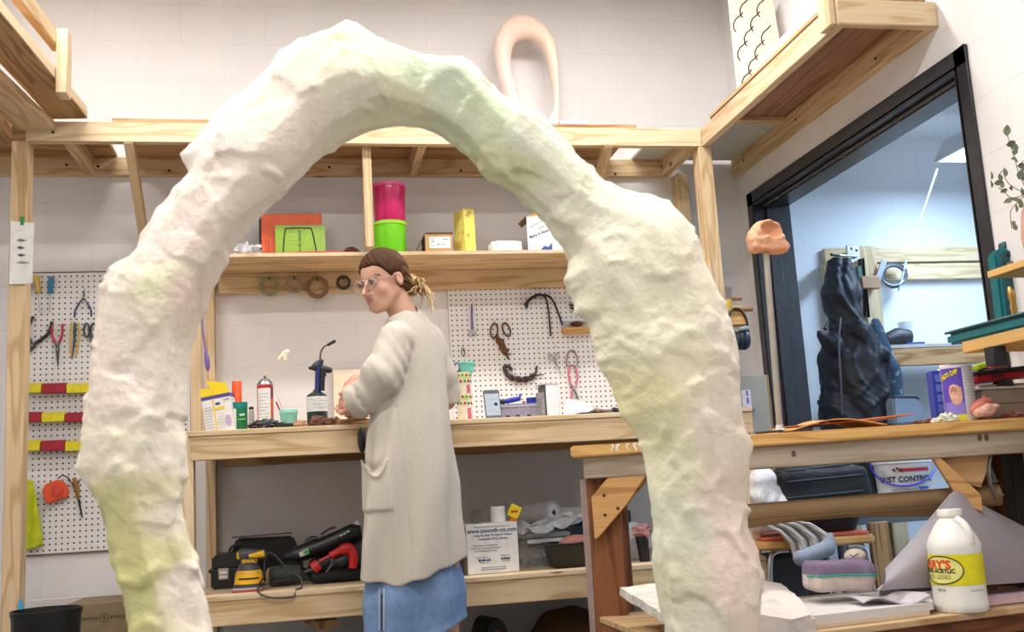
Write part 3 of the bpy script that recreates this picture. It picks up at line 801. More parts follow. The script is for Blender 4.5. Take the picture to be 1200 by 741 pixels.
  rd=1-abs(noise.noise(p*7.5+Vector((5,5,5))))*3.0
  if rd>0.6:h+=(rd-0.6)*0.020*(0.5+noise.noise(p*30))
  out.append(p+n*h)
 A=np.array([[p.x,p.z] for p in out])
 nzv=np.array([[noise.noise(p*6),noise.noise(p*6+Vector((9,9,9)))] for p in out])
 d2=((A[:,None,:]+0.045*nzv[:,None,:]-cp[None])**2).sum(-1)
 w=1/(d2+0.0005)**2.6;cols=(w@cc)/w.sum(1)[:,None]
 cols=(cols*0.86+np.array([246,238,228.])*0.14)*np.array([1.03,1.015,1.0])
 W=np.array([250,246,240.0]);k=np.array([0.5+0.5*noise.noise(p*14+Vector((2,8,1))) for p in out])[:,None]
 cols=cols*(1-0.22*k)+W*0.22*k*0.97
 fs=[]
 for k in range(nst-1):
  for j in range(NA):
   j2=(j+1)%NA;fs.append((k*NA+j,k*NA+j2,(k+1)*NA+j2,(k+1)*NA+j))
 fs.append(tuple(reversed(range(NA))));fs.append(tuple(range((nst-1)*NA,nst*NA)))
 for p in out:p.z=max(p.z,0.002)
 mb=MB();mb.add(out,fs)
 cols=np.clip(cols,0,252)
 c=np.where(cols/255<=0.04045,cols/255/12.92,((cols/255+0.055)/1.055)**2.4)
 mb.c=[(float(a),float(b),float(e),1.0) for a,b,e in c]
 return mb
arch=obj('arch_sculpture',build_arch(),vcol(0.6,0.35,70,'pastel_plaster',var=0.03),smooth=180,origin=(0.26,YA,0))
tag(arch,'large knobbly pastel plaster arch standing in front of everything','sculpture')
bm=bmesh.new();bm.from_mesh(arch.data);bmesh.ops.recalc_face_normals(bm,faces=bm.faces);bm.to_mesh(arch.data);bm.free()
YP=3.85
BYAW=40.0
bf=np.array([-math.sin(R(BYAW)),math.cos(R(BYAW)),0]);brt=np.array([bf[1],-bf[0],0])
def W(px,py,Y):return np.array(atY(px,py,Y))
HYAW,HP,HRL=50.0,14.0,4.0
hf=np.array([-math.sin(R(HYAW)),-math.cos(R(HYAW)),0.0]);hl=np.array([-hf[1],hf[0],0.0]);hu=np.array([0,0,1.0])
def rot(v,k,a):return v*math.cos(a)+np.cross(k,v)*math.sin(a)+k*(k@v)*(1-math.cos(a))
hf2=rot(hf,hl,R(HP));hu2=rot(hu,hl,R(HP))
hl2=rot(hl,hf2,R(HRL));hu2=rot(hu2,hf2,R(HRL))
HC=W(449.5,331,YP-0.02)
HM=np.stack([hl2,hf2,hu2],1)
def HL(x,y,z):return HC+hl2*x+hf2*y+hu2*z
NB=W(474,372,YP+0.0)
def head(P):
 d=sd_ell(P,HL(0,-0.012,0.034),(0.074,0.094,0.086),HM)
 d=smin(d,sd_ell(P,HL(0,0.036,-0.040),(0.055,0.054,0.066),HM),0.03)
 d=smin(d,sd_ell(P,HL(0,0.068,-0.092),(0.024,0.020,0.019),HM),0.022)
 for s in(-1,1):
  d=smin(d,sd_ell(P,HL(0.038*s,0.056,-0.030),(0.020,0.020,0.020),HM),0.02)
  d=smin(d,sd_cap(P,HL(0.052*s,0.005,-0.045),HL(0.026*s,0.058,-0.084),0.016,0.014),0.02)
  d=-smin(-d,sd_ell(P,HL(0.031*s,0.097,0.006),(0.019,0.016,0.013),HM),0.010)
  d=smin(d,sd_cap(P,HL(0.016*s,0.089,0.019),HL(0.046*s,0.076,0.021),0.006,0.005),0.008)
  e=sd_ell(P,HL(0.077*s,-0.008,-0.004),(0.009,0.017,0.027),HM)
  e=-smin(-e,sd_ell(P,HL(0.086*s,-0.003,0.0),(0.007,0.010,0.018),HM),0.004)
  d=smin(d,e,0.006)
  d=smin(d,sd_cap(P,HL(0.006*s,0.100,-0.036),HL(0.014*s,0.096,-0.037),0.007,0.006),0.006)
 d=smin(d,sd_cap(P,HL(0,0.088,0.008),HL(0,0.116,-0.031),0.006,0.0090),0.009)
 d=smin(d,sd_ell(P,HL(0,0.084,-0.060),(0.026,0.010,0.016),HM),0.014)
 d=smin(d,sd_cap(P,HL(-0.017,0.0855,-0.0555),HL(0.017,0.0855,-0.0555),0.0030,0.0030),0.005)
 d=smin(d,sd_cap(P,HL(-0.014,0.0850,-0.0630),HL(0.014,0.0850,-0.0630),0.0036,0.0036),0.005)
 return d
SHL=W(458,396,YP-0.11);SHR=W(508,399,YP+0.10)
ELL=W(448,455,YP-0.10);WRL=W(421,473,YP+0.08)
ELR=W(524,470,YP+0.16);WRR=W(417,447,YP+0.24)
HIPL=W(456,560,YP-0.06);HIPR=W(502,560,YP+0.04)
def hand(P,wr,kn,dirs,side,r=0.0085):
 """wrist, knuckle centre, finger direction list; five separate fingers"""
 wr=np.array(wr);kn=np.array(kn);ax=kn-wr;L=np.linalg.norm(ax);ax/=L
 across=np.array(side,float);across-=ax*(across@ax);across/=np.linalg.norm(across)
 d=sd_cap(P,wr,wr+ax*L*0.5,0.024,0.026)
 for q in(-1.2,-0.4,0.4,1.2):
  d=smin(d,sd_cap(P,wr+ax*L*0.3+across*0.010*q,kn+across*0.0165*q,0.017,0.0105),0.010)
 nrm=np.cross(ax,across)
 for i,q in enumerate((-1.25,-0.42,0.42,1.25)):
  p=kn+across*0.0165*q
  ln=(0.036,0.042,0.040,0.031)[i]
  v=ax.copy()
  for sgi,(fr,bend) in enumerate(((1.0,dirs[0]),(0.72,dirs[1]),(0.55,dirs[2]))):
   v=rot(v,across,R(bend));v/=np.linalg.norm(v)
   p2=p+v*ln*fr
   d=smin(d,sd_cap(P,p,p2,r*(1-0.08*sgi),r*(0.93-0.08*sgi)),0.003);p=p2
 p=wr+ax*L*0.35+across*0.026;v=rot(ax,nrm,R(dirs[3]));v=v/np.linalg.norm(v)
 p2=p+v*0.036;d=smin(d,sd_cap(P,p,p2,0.0125,0.0105),0.008)
 v=rot(v,nrm,R(-dirs[3]*0.6));p3=p2+v*0.030
 return smin(d,sd_cap(P,p2,p3,0.0105,0.0085),0.004)
KNL=W(409,481,YP+0.20)
KNR=W(404,458,YP+0.24)
def body(P):
 d=head(P)
 nk0=HL(0,-0.030,-0.045);
 d=smin(d,sd_cap(P,nk0,NB,0.050,0.052),0.022)
 t=sd_cap(P,W(478,402,YP),W(481,470,YP),0.055,0.085)
 t=smin(t,sd_cap(P,SHL,SHR,0.04,0.04),0.04)
 t=smin(t,sd_ell(P,W(480,545,YP),(0.09,0.07,0.14)),0.06)
 d=smin(d,t,0.03)
 d=smin(d,sd_cap(P,SHL,ELL,0.034,0.034),0.02);d=smin(d,sd_cap(P,ELL,WRL,0.034,0.025),0.01)
 d=smin(d,sd_cap(P,SHR,ELR,0.032,0.032),0.02);d=smin(d,sd_cap(P,ELR,WRR,0.034,0.027),0.01)
 d=smin(d,hand(P,WRL,KNL,(6,26,30,35),(0.6,-0.75,0.25)),0.008)
 d=smin(d,hand(P,WRR,KNR,(26,24,18,25),(0.15,-1,0.1)),0.008)
 for h,fx,dy in((HIPL,462,-0.06),(HIPR,522,0.06)):
  kx=onZ(fx,YP+dy,0.48);an=onZ(fx+2,YP+dy,0.08)
  d=smin(d,sd_cap(P,h+np.array([0.0,0.02,0]),np.array(kx),0.05,0.046),0.03)
  mid=(np.array(kx)*0.62+np.array(an)*0.38)
  d=smin(d,sd_cap(P,np.array(kx),mid,0.046,0.048),0.02);d=smin(d,sd_cap(P,mid,np.array(an),0.052,0.036),0.02)
 return d
SKIN=np.array([206,160,136.0])
def skin_col(P):
 c=np.tile(SKIN,(len(P),1))
 q=(P-HC)@HM
 def blend(mask,col):
  nonlocal c;m=np.clip(mask,0,1)[:,None];c=c*(1-m)+np.array(col,float)*m
 for s in(-1,1):
  blend(0.20*np.exp(-(((q[:,0]-0.042*s)/0.02)**2+((q[:,1]-0.07)/0.03)**2+((q[:,2]+0.035)/0.018)**2)),(206,126,110))
  bx=np.abs(q[:,0]-0.031*s)
  zb=0.026-8*(q[:,0]-0.031*s)**2
  blend(0.85*((bx<0.019)&(np.abs(q[:,2]-zb)<0.0042)&(q[:,1]>0.04)),(104,78,62))
  blend(0.15*np.exp(-(((q[:,0]-0.077*s)/0.012)**2+((q[:,2]+0.004)/0.03)**2)),(206,120,104))
 lip=(np.abs(q[:,0])<0.022-1.2*np.abs(q[:,2]+0.059))&(np.abs(q[:,2]+0.059)<0.0075)&(q[:,1]>0.07)
 blend(0.7*lip,(178,98,92))
 blend(0.4*np.exp(-((q[:,0]/0.014)**2+((q[:,1]-0.11)/0.014)**2+((q[:,2]+0.032)/0.012)**2)),(206,122,106))
 dl_=np.minimum(np.linalg.norm(P-KNL,axis=1),np.linalg.norm(P-KNR,axis=1))
 blend(0.35*np.clip(1.2-dl_/0.07,0,1),(206,130,112))
 return c
feet=W(490,741,YP);
per=thing('person','woman in glasses, oatmeal cardigan and denim skirt, turning from the bench','person',(feet[0],YP,0))
lo=np.array([HC[0]-0.50,YP-0.42,0.02]);hi=np.array([HC[0]+0.62,YP+0.46,1.72])
SKINM=vcol(0.5,0.12,220,'skin',sub=0.12,var=0.03,bdist=0.002)
bmesh_=solid(body,lo,hi,0.0042,it=1,color=skin_col)
obj('body',bmesh_,SKINM,per,smooth=180)
def eyeball(s):
 c=HL(0.031*s,0.083,0.005);look=hf2*0.94+hl2*(-0.22)-hu2*0.16;look=look/np.linalg.norm(look)
 mb=MB(along(c,c+look));mb.lathe([(0,-0.0125)]+[(0.0125*math.sin(a),-0.0125*math.cos(a)) for a in np.linspace(0.2,PI-0.74,12)],18,cap=False)
 mb.mat(1);mb.lathe([(0.0125*math.sin(a),-0.0125*math.cos(a)) for a in np.linspace(PI-0.74,PI-0.36,3)],18,cap=False)
 mb.mat(2);mb.lathe([(0.0125*math.sin(a),-0.0125*math.cos(a)) for a in np.linspace(PI-0.36,PI,3)],18,cap=False)
 obj('eye',mb,[paint((196,186,178),0.3,var=0.02),paint((58,44,32),0.15),paint((12,10,10),0.1)],per)
 lm=MB()
 for zz,dz in((0.0075,1),(-0.0065,-1)):
  pts=[]
  for k in range(9):
   t=-1+k/4;x=0.031*s+t*0.0165;z=0.005+zz*(1-0.85*t*t)*1.0
   y=0.083+math.sqrt(max(1e-6,0.0140**2-min(0.0139**2,(t*0.0120)**2)-min(0.00004,(zz*(1-t*t))**2)))
   pts.append(HL(x,y,z))
  r=0.0026 if dz>0 else 0.0016
  lm.tube(pts,[r*0.6]+[r]*7+[r*0.6],6)
 return lm
for s in(-1,1):
 lm=eyeball(s)
 mbk=MB();
 obj('eyelid',lm,paint((96,66,54),0.5),per)
def hair(P):
 q=(P-HC)@HM
 o=sd_ell(P,HL(0,-0.016,0.037),(0.084,0.103,0.094),HM)
 o=smin(o,sd_ell(P,HL(0,-0.070,-0.020),(0.062,0.045,0.055),HM),0.03)
 o=o+0.0022*np.sin(q[:,:,:,0]*260+q[:,:,:,2]*150+6*np.sin(q[:,:,:,1]*40)) if q.ndim==4 else o+0.0022*np.sin(q[...,0]*260+q[...,2]*150+6*np.sin(q[...,1]*40))
 part=0.004*np.exp(-((q[...,0]+0.012)/0.008)**2)*(q[...,2]>0.05)
 o=o+part
 cut=q[...,1]*0.80-q[...,2]*0.60-0.017+0.02*np.clip(np.abs(q[...,0])-0.045,0,1)*3-0.006*np.cos(q[...,0]*60)
 o=-smin(-o,-cut,0.008)
 for s in(-1,1):
  o=-smin(-o,sd_ell(P,HL(0.086*s,0.004,-0.010),(0.026,0.022,0.037),HM),0.008)
 o=np.maximum(o,-(q[...,2]+0.075))
 k=sd_ell(P,HL(0.012,-0.128,-0.030),(0.040,0.034,0.042),HM)
 k=k+0.004*np.sin(q[...,0]*120+q[...,1]*90)*np.cos(q[...,2]*110+q[...,1]*60)
 return smin(o,k,0.012)
def hair_col(P):
 q=(P-HC)@HM
 t=np.clip((-q[:,1]-0.085)/0.045,0,1)+0.25*np.clip((-q[:,1]-0.02)/0.08,0,1)
 st=0.5+0.5*np.sin(q[:,0]*310+q[:,2]*210+7*np.sin(q[:,1]*50))
 t=np.clip(t*0.85+0.28*st*np.clip(-q[:,1]*6+0.25,0,1),0,1)[:,None]
 return np.array([70,46,30.])*(1-t)+np.array([186,156,112.])*t
hm_=solid(hair,HC-0.19,HC+0.19,0.0038,it=1,color=hair_col)
HAIRM=vcol(0.65,0.5,260,'hair',var=0.2,bdist=0.003,spec=0.12)
ho=obj('hair',hm_,HAIRM,per,smooth=180)
rs_=random.Random(5)
for k in range(26):
 a=HL(0.02+rs_.uniform(-.02,.02),-0.140+rs_.uniform(-.02,.015),-0.035+rs_.uniform(-.03,.03))
 tgt=W(500+rs_.uniform(-8,12),356+rs_.uniform(-14,12),YP-0.03+rs_.uniform(-.05,.03)) if k<12 else W(486+rs_.uniform(-12,14),330+rs_.uniform(-6,14),YP-0.06)
 mid=(a+tgt)/2+np.array([0.012,0,rs_.uniform(-0.012,0.022)])
 pts=catmull([a,mid,tgt],5)
 mb=MB();n=len(pts);mb.tube(pts,[0.0042*(1-0.8*i/n)+0.0006 for i in range(n)],6)
 obj('loose_strand',mb,paint((190,162,118),0.45,var=0.15),ho)
gl=thing('x','','',(0,0,0));bpy.data.objects.remove(gl)
CLEAR=paint((176,136,128),0.2,name='clear_rose_acetate',coat=0.5)
gfr=MB()
for s in(-1,1):
 c=HL(0.033*s,0.108,0.001)
 pts=[]
 for k in range(25):
  a=2*PI*k/24;pts.append(c+hl2*(0.0245*math.cos(a))+hu2*(0.0225*math.sin(a))-hf2*(0.006*abs(math.cos(a))*(1 if math.cos(a)*s>0 else 0)))
 gfr.tube(pts,0.0017,7,cap=False)
gfr.tube([HL(-0.009,0.109,0.004),HL(0,0.112,0.008),HL(0.009,0.109,0.004)],0.0016,7)
for s in(-1,1):
 gfr.tube([HL(0.057*s,0.102,0.006),HL(0.070*s,0.075,0.008),HL(0.080*s,0.0,0.012),HL(0.080*s,-0.02,0.004)],0.0016,7)
go=obj('glasses',gfr,CLEAR,per,smooth=180)
GLS=paint((255,255,255),0.05,alpha=0.03,spec=0.1,name='lens')
for s in(-1,1):
 mb=MB(along(HL(0.033*s,0.1075,0.001),HL(0.033*s,0.2,0.001),up=hu2));mb.lathe([(0.0235,0.0),(0.0235,0.001),(0.0,0.002)],24)
 obj('lens',mb,GLS,go)
CT=[(352,462,484),(358,459,488),(364,456,493),(370,453,500),(377,451,506),(386,448,512),(396,446,516),(410,445,519),(430,444,522),(450,441,525),(480,436,528.5),(510,431,532),(540,428,536),(570,426,539),(600,424,541),(630,422,543),(660,420,546),(690,418,548)]
ctz=np.array([(zof((l+r)/2,y,YP)) for y,l,r in CT])[::-1]
ctx=np.array([(atY(l,y,YP).x+atY(r,y,YP).x)/2 for y,l,r in CT])[::-1]
cth=np.array([(atY(r,y,YP).x-atY(l,y,YP).x)/2 for y,l,r in CT])[::-1]
DR=0.66
kk_=math.sqrt(math.cos(R(BYAW))**2+(DR*math.sin(R(BYAW)))**2)
def loft(P,zz,xx,hh,yc,dr,grow=0.0):
 z=P[...,2];cx=np.interp(z,zz,xx);a=np.interp(z,zz,hh)/kk_+grow;dd=a*dr
 qx=P[...,0]-cx;qy=P[...,1]-yc
 u=qx*brt[0]+qy*brt[1];v=qx*bf[0]+qy*bf[1]
 r=np.sqrt((u/a)**2+(v/dd)**2)
 ang=np.arctan2(v/dd,u/a)
 return(r-1)*dd*0.9,ang,u,v
def seg2(X,Z,a,b):
 ax,az=a;bx,bz=b;dx,dz=bx-ax,bz-az;t=np.clip(((X-ax)*dx+(Z-az)*dz)/(dx*dx+dz*dz),0,1)
 return np.hypot(X-ax-t*dx,Z-az-t*dz)
pk=[W(a,b,YP-0.12)[[0,2]] for a,b in((425,535),(452,537),(460,598),(429,600),(438,556))]
s0=W(463,478,YP-0.1)[[0,2]];s1=W(480,640,YP-0.1)[[0,2]]
hemL,hemM,hemR=W(418,677,YP),W(466,683,YP),W(547,655,YP)
def cardigan(P):
 X,Y,Z=P[...,0],P[...,1],P[...,2]
 d,ang,u,v=loft(P,ctz,ctx,cth,YP,DR)
 low=np.clip((1.25-Z)/0.7,0,1)
 d=d+0.009*low*np.sin(ang*5+2*np.sin(Z*4))+0.004*low*np.sin(ang*11+1.5)+lumps(P,14,0.004,3)
 near=(Y<YP+0.02)
 xm=(pk[0][0]+pk[1][0])/2;hw=(pk[1][0]-pk[0][0])/2
 t=np.clip((X-xm)/hw,-1.2,1.2)
 mouth=pk[4][1]+(pk[1][1]-pk[4][1])*t**2
 inside=(1/(1+np.exp(-(mouth-Z)/0.0025)))*(1/(1+np.exp((pk[3][1]-Z)/0.0025)))*(1/(1+np.exp(-(X-pk[0][0]-0.0+0.01)/0.004)))*(1/(1+np.exp((X-(pk[1][0]+(pk[2][0]-pk[1][0])*np.clip((pk[1][1]-Z)/(pk[1][1]-pk[2][1]),0,1)))/0.003)))
 lip=np.exp(-((Z-mouth+0.006)/0.010)**2)*(np.abs(t)<1.05)
 d=d-near*(0.0075*inside+0.008*lip*inside)+near*0.010*np.exp(-((Z-mouth-0.014)/0.016)**2)*np.clip(1-np.abs(t),0,1)
 d=d+near*0.0035*np.exp(-(seg2(X,Z,s0,s1)/0.0035)**2)
 d=np.maximum(d,-(NB[2]+0.020-0.25*(X-NB[0])-Z)*-1) if False else d
 nk=sd_cap(P,HL(0,-0.030,-0.045),NB-np.array([0,0,0.0]),0.053,0.056)
 d=-smin(-d,nk,0.006)
 hem=np.where(X<hemM[0],hemL[2]+(hemM[2]-hemL[2])*(X-hemL[0])/(hemM[0]-hemL[0]),hemM[2]+(hemR[2]-hemM[2])*(X-hemM[0])/(hemR[0]-hemM[0]))
 d=np.maximum(d,(hem+0.004*np.sin(X*60)-Z)*0.95)
 d=np.maximum(d,((P-W(466,366,YP))@np.array([0.42,0.15,0.9]) if False else(Z-W(466,368,YP)[2])-0.42*(X-W(466,368,YP)[0])-0.10*(Y-YP))*0.9)
 wr=0.0028*np.sin(Z*70+X*95+3*np.sin(X*22+Z*9))+lumps(P,26,0.004,5)-0.0035*np.abs(np.sin(((P-W(448,440,YP-0.14))@np.array([0.55,0.1,0.83]))*38+2*np.sin(X*30)))
 sl=sd_cap(P,W(464,398,YP-0.10),W(449,440,YP-0.14),0.066,0.066)
 sl=smin(sl,sd_cap(P,W(448,440,YP-0.14),W(430,464,YP-0.08),0.066,0.062),0.03)
 sl=sl+wr*np.clip((1.36-Z)/0.2,0.2,1)
 a0,a1=W(427,466,YP-0.09),W(416,471,YP-0.055)
 cf=sd_cap(P,a0,a1,0.063,0.066);ax=(a1-a0)/np.linalg.norm(a1-a0)
 cf=np.maximum(cf,(P-a1)@ax);cf=np.maximum(cf,-((P-a0)@ax)-0.012)
 sl=np.maximum(sl,(P-a1)@ax)
 sl=smin(sl,cf+0.003*np.sin(X*70+Z*40),0.004)
 bore=np.maximum(sd_cap(P,a0,a1+ax*0.05,0.050,0.055),-((P-a0)@ax)-0.01)
 sl=np.maximum(sl,-bore)
 d=smin(d,sl,0.010)
 sr=sd_cap(P,W(501,397,YP+0.08),W(519,440,YP+0.12),0.060,0.052)
 sr=smin(sr,sd_cap(P,W(519,440,YP+0.12),W(525,458,YP+0.14),0.050,0.046),0.02)+lumps(P,34,0.005,6)
 b0,b1=W(524,460,YP+0.14),W(526,474,YP+0.145)
 sr=smin(sr,np.maximum(sd_cap(P,b0,b1,0.048,0.046),(P-b1)@((b1-b0)/np.linalg.norm(b1-b0))),0.004)
 return smin(d,sr,0.018)
KNIT=paint((206,197,184),0.9,var=0.10,scale=240,bump=0.5,bscale=420,name='oatmeal_knit',spec=0.1)
cd_=solid(cardigan,[HC[0]-0.26,YP-0.34,hemM[2]-0.03],[HC[0]+0.42,YP+0.36,NB[2]+0.12],0.0055,it=1)
obj('cardigan',cd_,KNIT,per,smooth=180)
SKT=[(600,438,528),(640,434,536),(664,433,539),(680,429,545),(700,426,549),(741,428,549),(780,430,550)]
skz=np.array([zof((l+r)/2,y,YP) for y,l,r in SKT])[::-1];skx=np.array([(atY(l,y,YP).x+atY(r,y,YP).x)/2 for y,l,r in SKT])[::-1];skh=np.array([(atY(r,y,YP).x-atY(l,y,YP).x)/2 for y,l,r in SKT])[::-1]
hA,hB=W(548,727,YP),W(505,742,YP)
def skirt(P):
 X,Z=P[...,0],P[...,2]
 d,ang,u,v=loft(P,skz,skx,skh,YP,0.60)
 d=d+0.006*np.sin(ang*6+1)+lumps(P,12,0.003,8)
 d=d+(P[...,1]<YP)*0.004*np.exp(-((X-W(526,700,YP)[0])/0.004)**2)
 hem=hA[2]+(hB[2]-hA[2])*np.clip((hA[0]-X)/(hA[0]-hB[0]),0,3.2)
 d=np.maximum(d,(hem-Z)*0.9)
 d=d-0.003*np.exp(-((Z-hem-0.010)/0.008)**2)
 return np.maximum(d,Z-skz[-1]-0.02)
def den_col(P):
 z=P[:,2];f=0.5+0.5*np.sin(P[:,0]*37+z*9)*np.sin(z*23+P[:,0]*11)
 c=np.array([112,140,182.])*(1-0.35*f[:,None])+np.array([140,164,198.])*0.35*f[:,None]
 hem=hA[2]+(hB[2]-hA[2])*np.clip((hA[0]-P[:,0])/(hA[0]-hB[0]),0,3.2)
 m=np.exp(-((z-hem-0.004)/0.006)**2)[:,None]
 return c*(1-0.5*m)+np.array([170,188,210.])*0.5*m
sk_=solid(skirt,[HC[0]-0.2,YP-0.26,0.05],[HC[0]+0.4,YP+0.26,skz[-1]+0.05],0.006,it=1,color=den_col)
so_=obj('denim_skirt',sk_,vcol(0.85,0.4,500,'denim',var=0.12,bdist=0.002),per,smooth=180)
def front_of(px,py):
 d0=np.array(ray(px,py));d0/=np.linalg.norm(d0);t=3.4
 for _ in range(60):
  p=np.array(EYE)+d0*t;s=float(skirt(p[None])[0]);t+=max(s,0.0004)*0.8
  if s<0.0006:break
 return np.array(EYE)+d0*t
slit=MB();slit.tube([front_of(447,y)-np.array([0,0.001,0]) for y in np.linspace(697,739,9)],0.0055,6,flat=0.3)
obj('back_slit',slit,paint((34,38,50),0.9),so_)
for dx in(-2.6,2.8):
 st=MB();st.tube([front_of(447+dx,y)-np.array([0,0.001,0]) for y in np.linspace(690,739,9)],0.0022,6)
 obj('frayed_edge',st,paint((196,204,214),0.9),so_)
for fx,dy in((462,-0.06),(522,0.06)):
 an=np.array(onZ(fx+2,YP+dy,0.08));toe=an+bf*0.17;toe[2]=0.035
 mb=solid(lambda P:smin(smin(sd_cap(P,an+np.array([0,0,0.0]),an-np.array([0,0,0.03]),0.047,0.045),sd_cap(P,np.array([an[0],an[1],0.046])-bf*0.02,toe,0.045,0.034),0.03),np.maximum(sd_cap(P,np.array([an[0],an[1],0.02])-bf*0.03,np.array([toe[0],toe[1],0.02]),0.05,0.046),np.abs(P[...,2]-0.012)-0.011),0.004),[an[0]-0.25,an[1]-0.12,-0.01],[an[0]+0.14,an[1]+0.28,0.17],0.006)
 obj('shoe',mb,paint((46,40,38),0.6),per,smooth=180)
def mbf(p,yaw=0,tilt=0,roll=0):return MB(face(p,yaw,tilt,roll))
def mbs(p,yaw=0,tx=0,ty=0):return MB(stand(p,yaw,tx,ty))
def pxm(px,py,Y):
 return(atY(px,py,Y)-EYE).dot(FWD)/FPX
pn=atY(26,295,YF-0.004)
nt_=thing('paper_note','white handwritten note taped to the left post','note',pn)
k=pxm(26,295,YF)
poly=[(-13*k,38*k),(13.5*k,33*k),(11*k,-30*k),(7*k,-40*k),(-12*k,-35*k)]
mb=MB()
def nf(u,v):
 x=(-13+26*u)*k;y=(37-76*v)*k
 p=pn+Vector((x,-0.003-0.012*(u*u)*math.sin(v*2.2)-0.012*max(0,v-0.6)*u,y-0.010*u*(1-v)))
 return p
mb.sheet(nf,8,10,0.0006)
obj('sheet',mb,PAPER,nt_)
for r_,(y,a,b) in enumerate(((-20,0.28,0.70),(-8,0.30,0.62),(2,0.32,0.66),(14,0.28,0.86))):
 pts=[]
 for i in range(26):
  u=a+(b-a)*i/25;v=0.30+0.12*r_+0.02*math.sin(i*1.9)+0.012*math.sin(i*4.1)
  pts.append(nf(u,v)-Vector((0,0.0012,0)))
 s=MB();s.tube(pts,0.0009,4);obj('handwriting',s,INK,nt_)
t=MB();a=atY(26,258,YF-0.008);t.cbox((a.x-0.007,a.y-0.001,a.z-0.022),(a.x+0.007,a.y,a.z+0.016));obj('green_tape',t,paint((52,150,84),0.4),nt_)
nt_.children[-1]['label']='strip of green tape'
PBY=YW-0.012
def hook(p,par):
 s=MB();s.tube([p+Vector((0,0.012,0.012)),p+Vector((0,-0.004,0.012)),p+Vector((0,-0.022,0.008)),p+Vector((0,-0.026,0.016))],0.0016,6)
 obj('peg_hook',s,STEEL,par)
def pbt(name,label,cat,px,py):
 return thing(name,label,cat,atY(px,py,PBY-0.012))
def pq(px,py,dy=0.012):return atY(px,py,PBY-dy)
for lab,a,b,c,col in(('black handled screwdriver half behind the left post',(34.5,331),(32.5,343),(31,369),(34,34,36)),('yellow handled screwdriver on the left pegboard',(42,322),(45.5,344),(48,368),(206,168,60)),('blue handled screwdriver at the top of the left pegboard',(60,324),(59,344),(58.5,366),(30,120,170))):
 t=pbt('screwdriver',lab,'screwdriver',*a)
 A,B,C_=pq(*a),pq(*b),pq(*c)
 L=(B-A).length;m=MB(along(A,B));m.lathe([(0.006,0),(0.0125,0.006),(0.0135,L*0.45),(0.0115,L*0.75),(0.013,L*0.9),(0.008,L)],12)
 obj('handle',m,paint(col,0.3,coat=0.3),t)
 m=MB();m.tube([B,C_],0.003,8);obj('shaft',m,STEEL,t)
def plier(lab,pts_l,pts_r,piv,tip,col,cat='pliers',jaw=0.006,r=0.006,jc=DSTEEL,name='pliers'):
 t=pbt(name,lab,cat,*piv)
 for pts in(pts_l,pts_r):
  m=MB();m.tube(catmull([pq(*p,dy=0.014) for p in pts],4),r,8);obj('grip',m,paint(col,0.4),t)
  m=MB();m.tube(catmull([pq(*pts[-1],dy=0.014),pq(*piv,dy=0.014)],3),r*0.75,8);obj('shank',m,jc,t)
 P_,T=pq(*piv,dy=0.014),pq(*tip,dy=0.014)
 m=MB(along(P_,T,up=(0,1,0)));L=(T-P_).length
 m.prism([(-jaw*1.5,-0.006),(jaw*1.5,-0.006),(jaw*1.2,L*0.3),(jaw*0.35,L),(-jaw*0.35,L),(-jaw*1.2,L*0.3)],-0.004,0.004) if False else m.lathe([(jaw*1.3,-0.012),(jaw*1.5,0),(jaw*1.1,L*0.3),(jaw*0.3,L)],8,sx=1,sy=0.7)
 obj('jaws',m,jc,t);m=MB(face(P_-Vector((0,0.006,0))));m.lathe([(0.004,0),(0.004,0.004),(0,0.005)],10);obj('pivot',m,STEEL,t)
 return t
plier('needle-nose pliers with thin navy handles, hung points up on the left pegboard',[(87.5,372),(88,364),(93,355)],[(107,371),(106.5,363),(102,355)],(98,349),(99,338),(40,38,96),r=0.004,jaw=0.004)
plier('red handled needle-nose pliers on the left pegboard',[(61,380),(61,392),(65,402)],[(73,380),(73,392),(69,402)],(67.5,410),(68,430),(178,34,56),r=0.006,jaw=0.006)
plier('large pliers with spread black handles, at the far left of the left pegboard',[(39,371),(34,382),(33,393),(37,402)],[(61,377),(57,390),(48,398),(42,402)],(38,405),(30,418),(44,42,44),r=0.0075,jaw=0.010)
t=pbt('tin_snips','snips with yellow bow handles on the left pegboard','snips',88,380)
for q in([(84,377),(82.5,395),(83,410),(84,418)],[(92,378),(93,392),(91,408),(89,416)]):
 m=MB();m.tube(catmull([pq(*p) for p in q],4),0.004,7);obj('handle',m,paint((214,170,50),0.4),t)
m=MB();m.tube([pq(88,380,.018),pq(87,402,.018),pq(84.5,421,.018)],[0.007,0.006,0.002],8);obj('blade',m,DSTEEL,t)
m=MB();m.tube([pq(87.5,378,.02),pq(87,394,.02)],0.0045,8);obj('dark_sleeve',m,paint((40,40,70),0.5),t)
t=pbt('scissors','black handled scissors hanging on the left pegboard beside the plaster arch','scissors',106,385)
for cx in(101.5,109.5):
 m=MB();m.tube([pq(cx+3.2*math.cos(a),387+8*math.sin(a)) for a in np.linspace(0,2*PI,17)],0.0045,7,cap=False);obj('finger_loop',m,paint((36,46,60),0.4),t)
m=MB();m.tube([pq(105.5,394),pq(107,404),pq(108,416)],[0.007,0.006,0.002],6,flat=0.5);obj('blade',m,DSTEEL,t)
YEL,RED_=paint((228,212,30),0.5,bump=0.2),paint((164,22,46),0.5,bump=0.2)
rows=[((26,448,461),[(26,49,0),(49,77.5,1),(77.5,116,0)]),((26,482,495),[(26,48.5,1),(48.5,76,0),(76,114,1)]),((26,515,529),[(26,47.5,0),(47.5,76,1),(76,112,0)])]
rn=('top','middle','bottom');cn=('beside the post','in the centre','next to the arch')
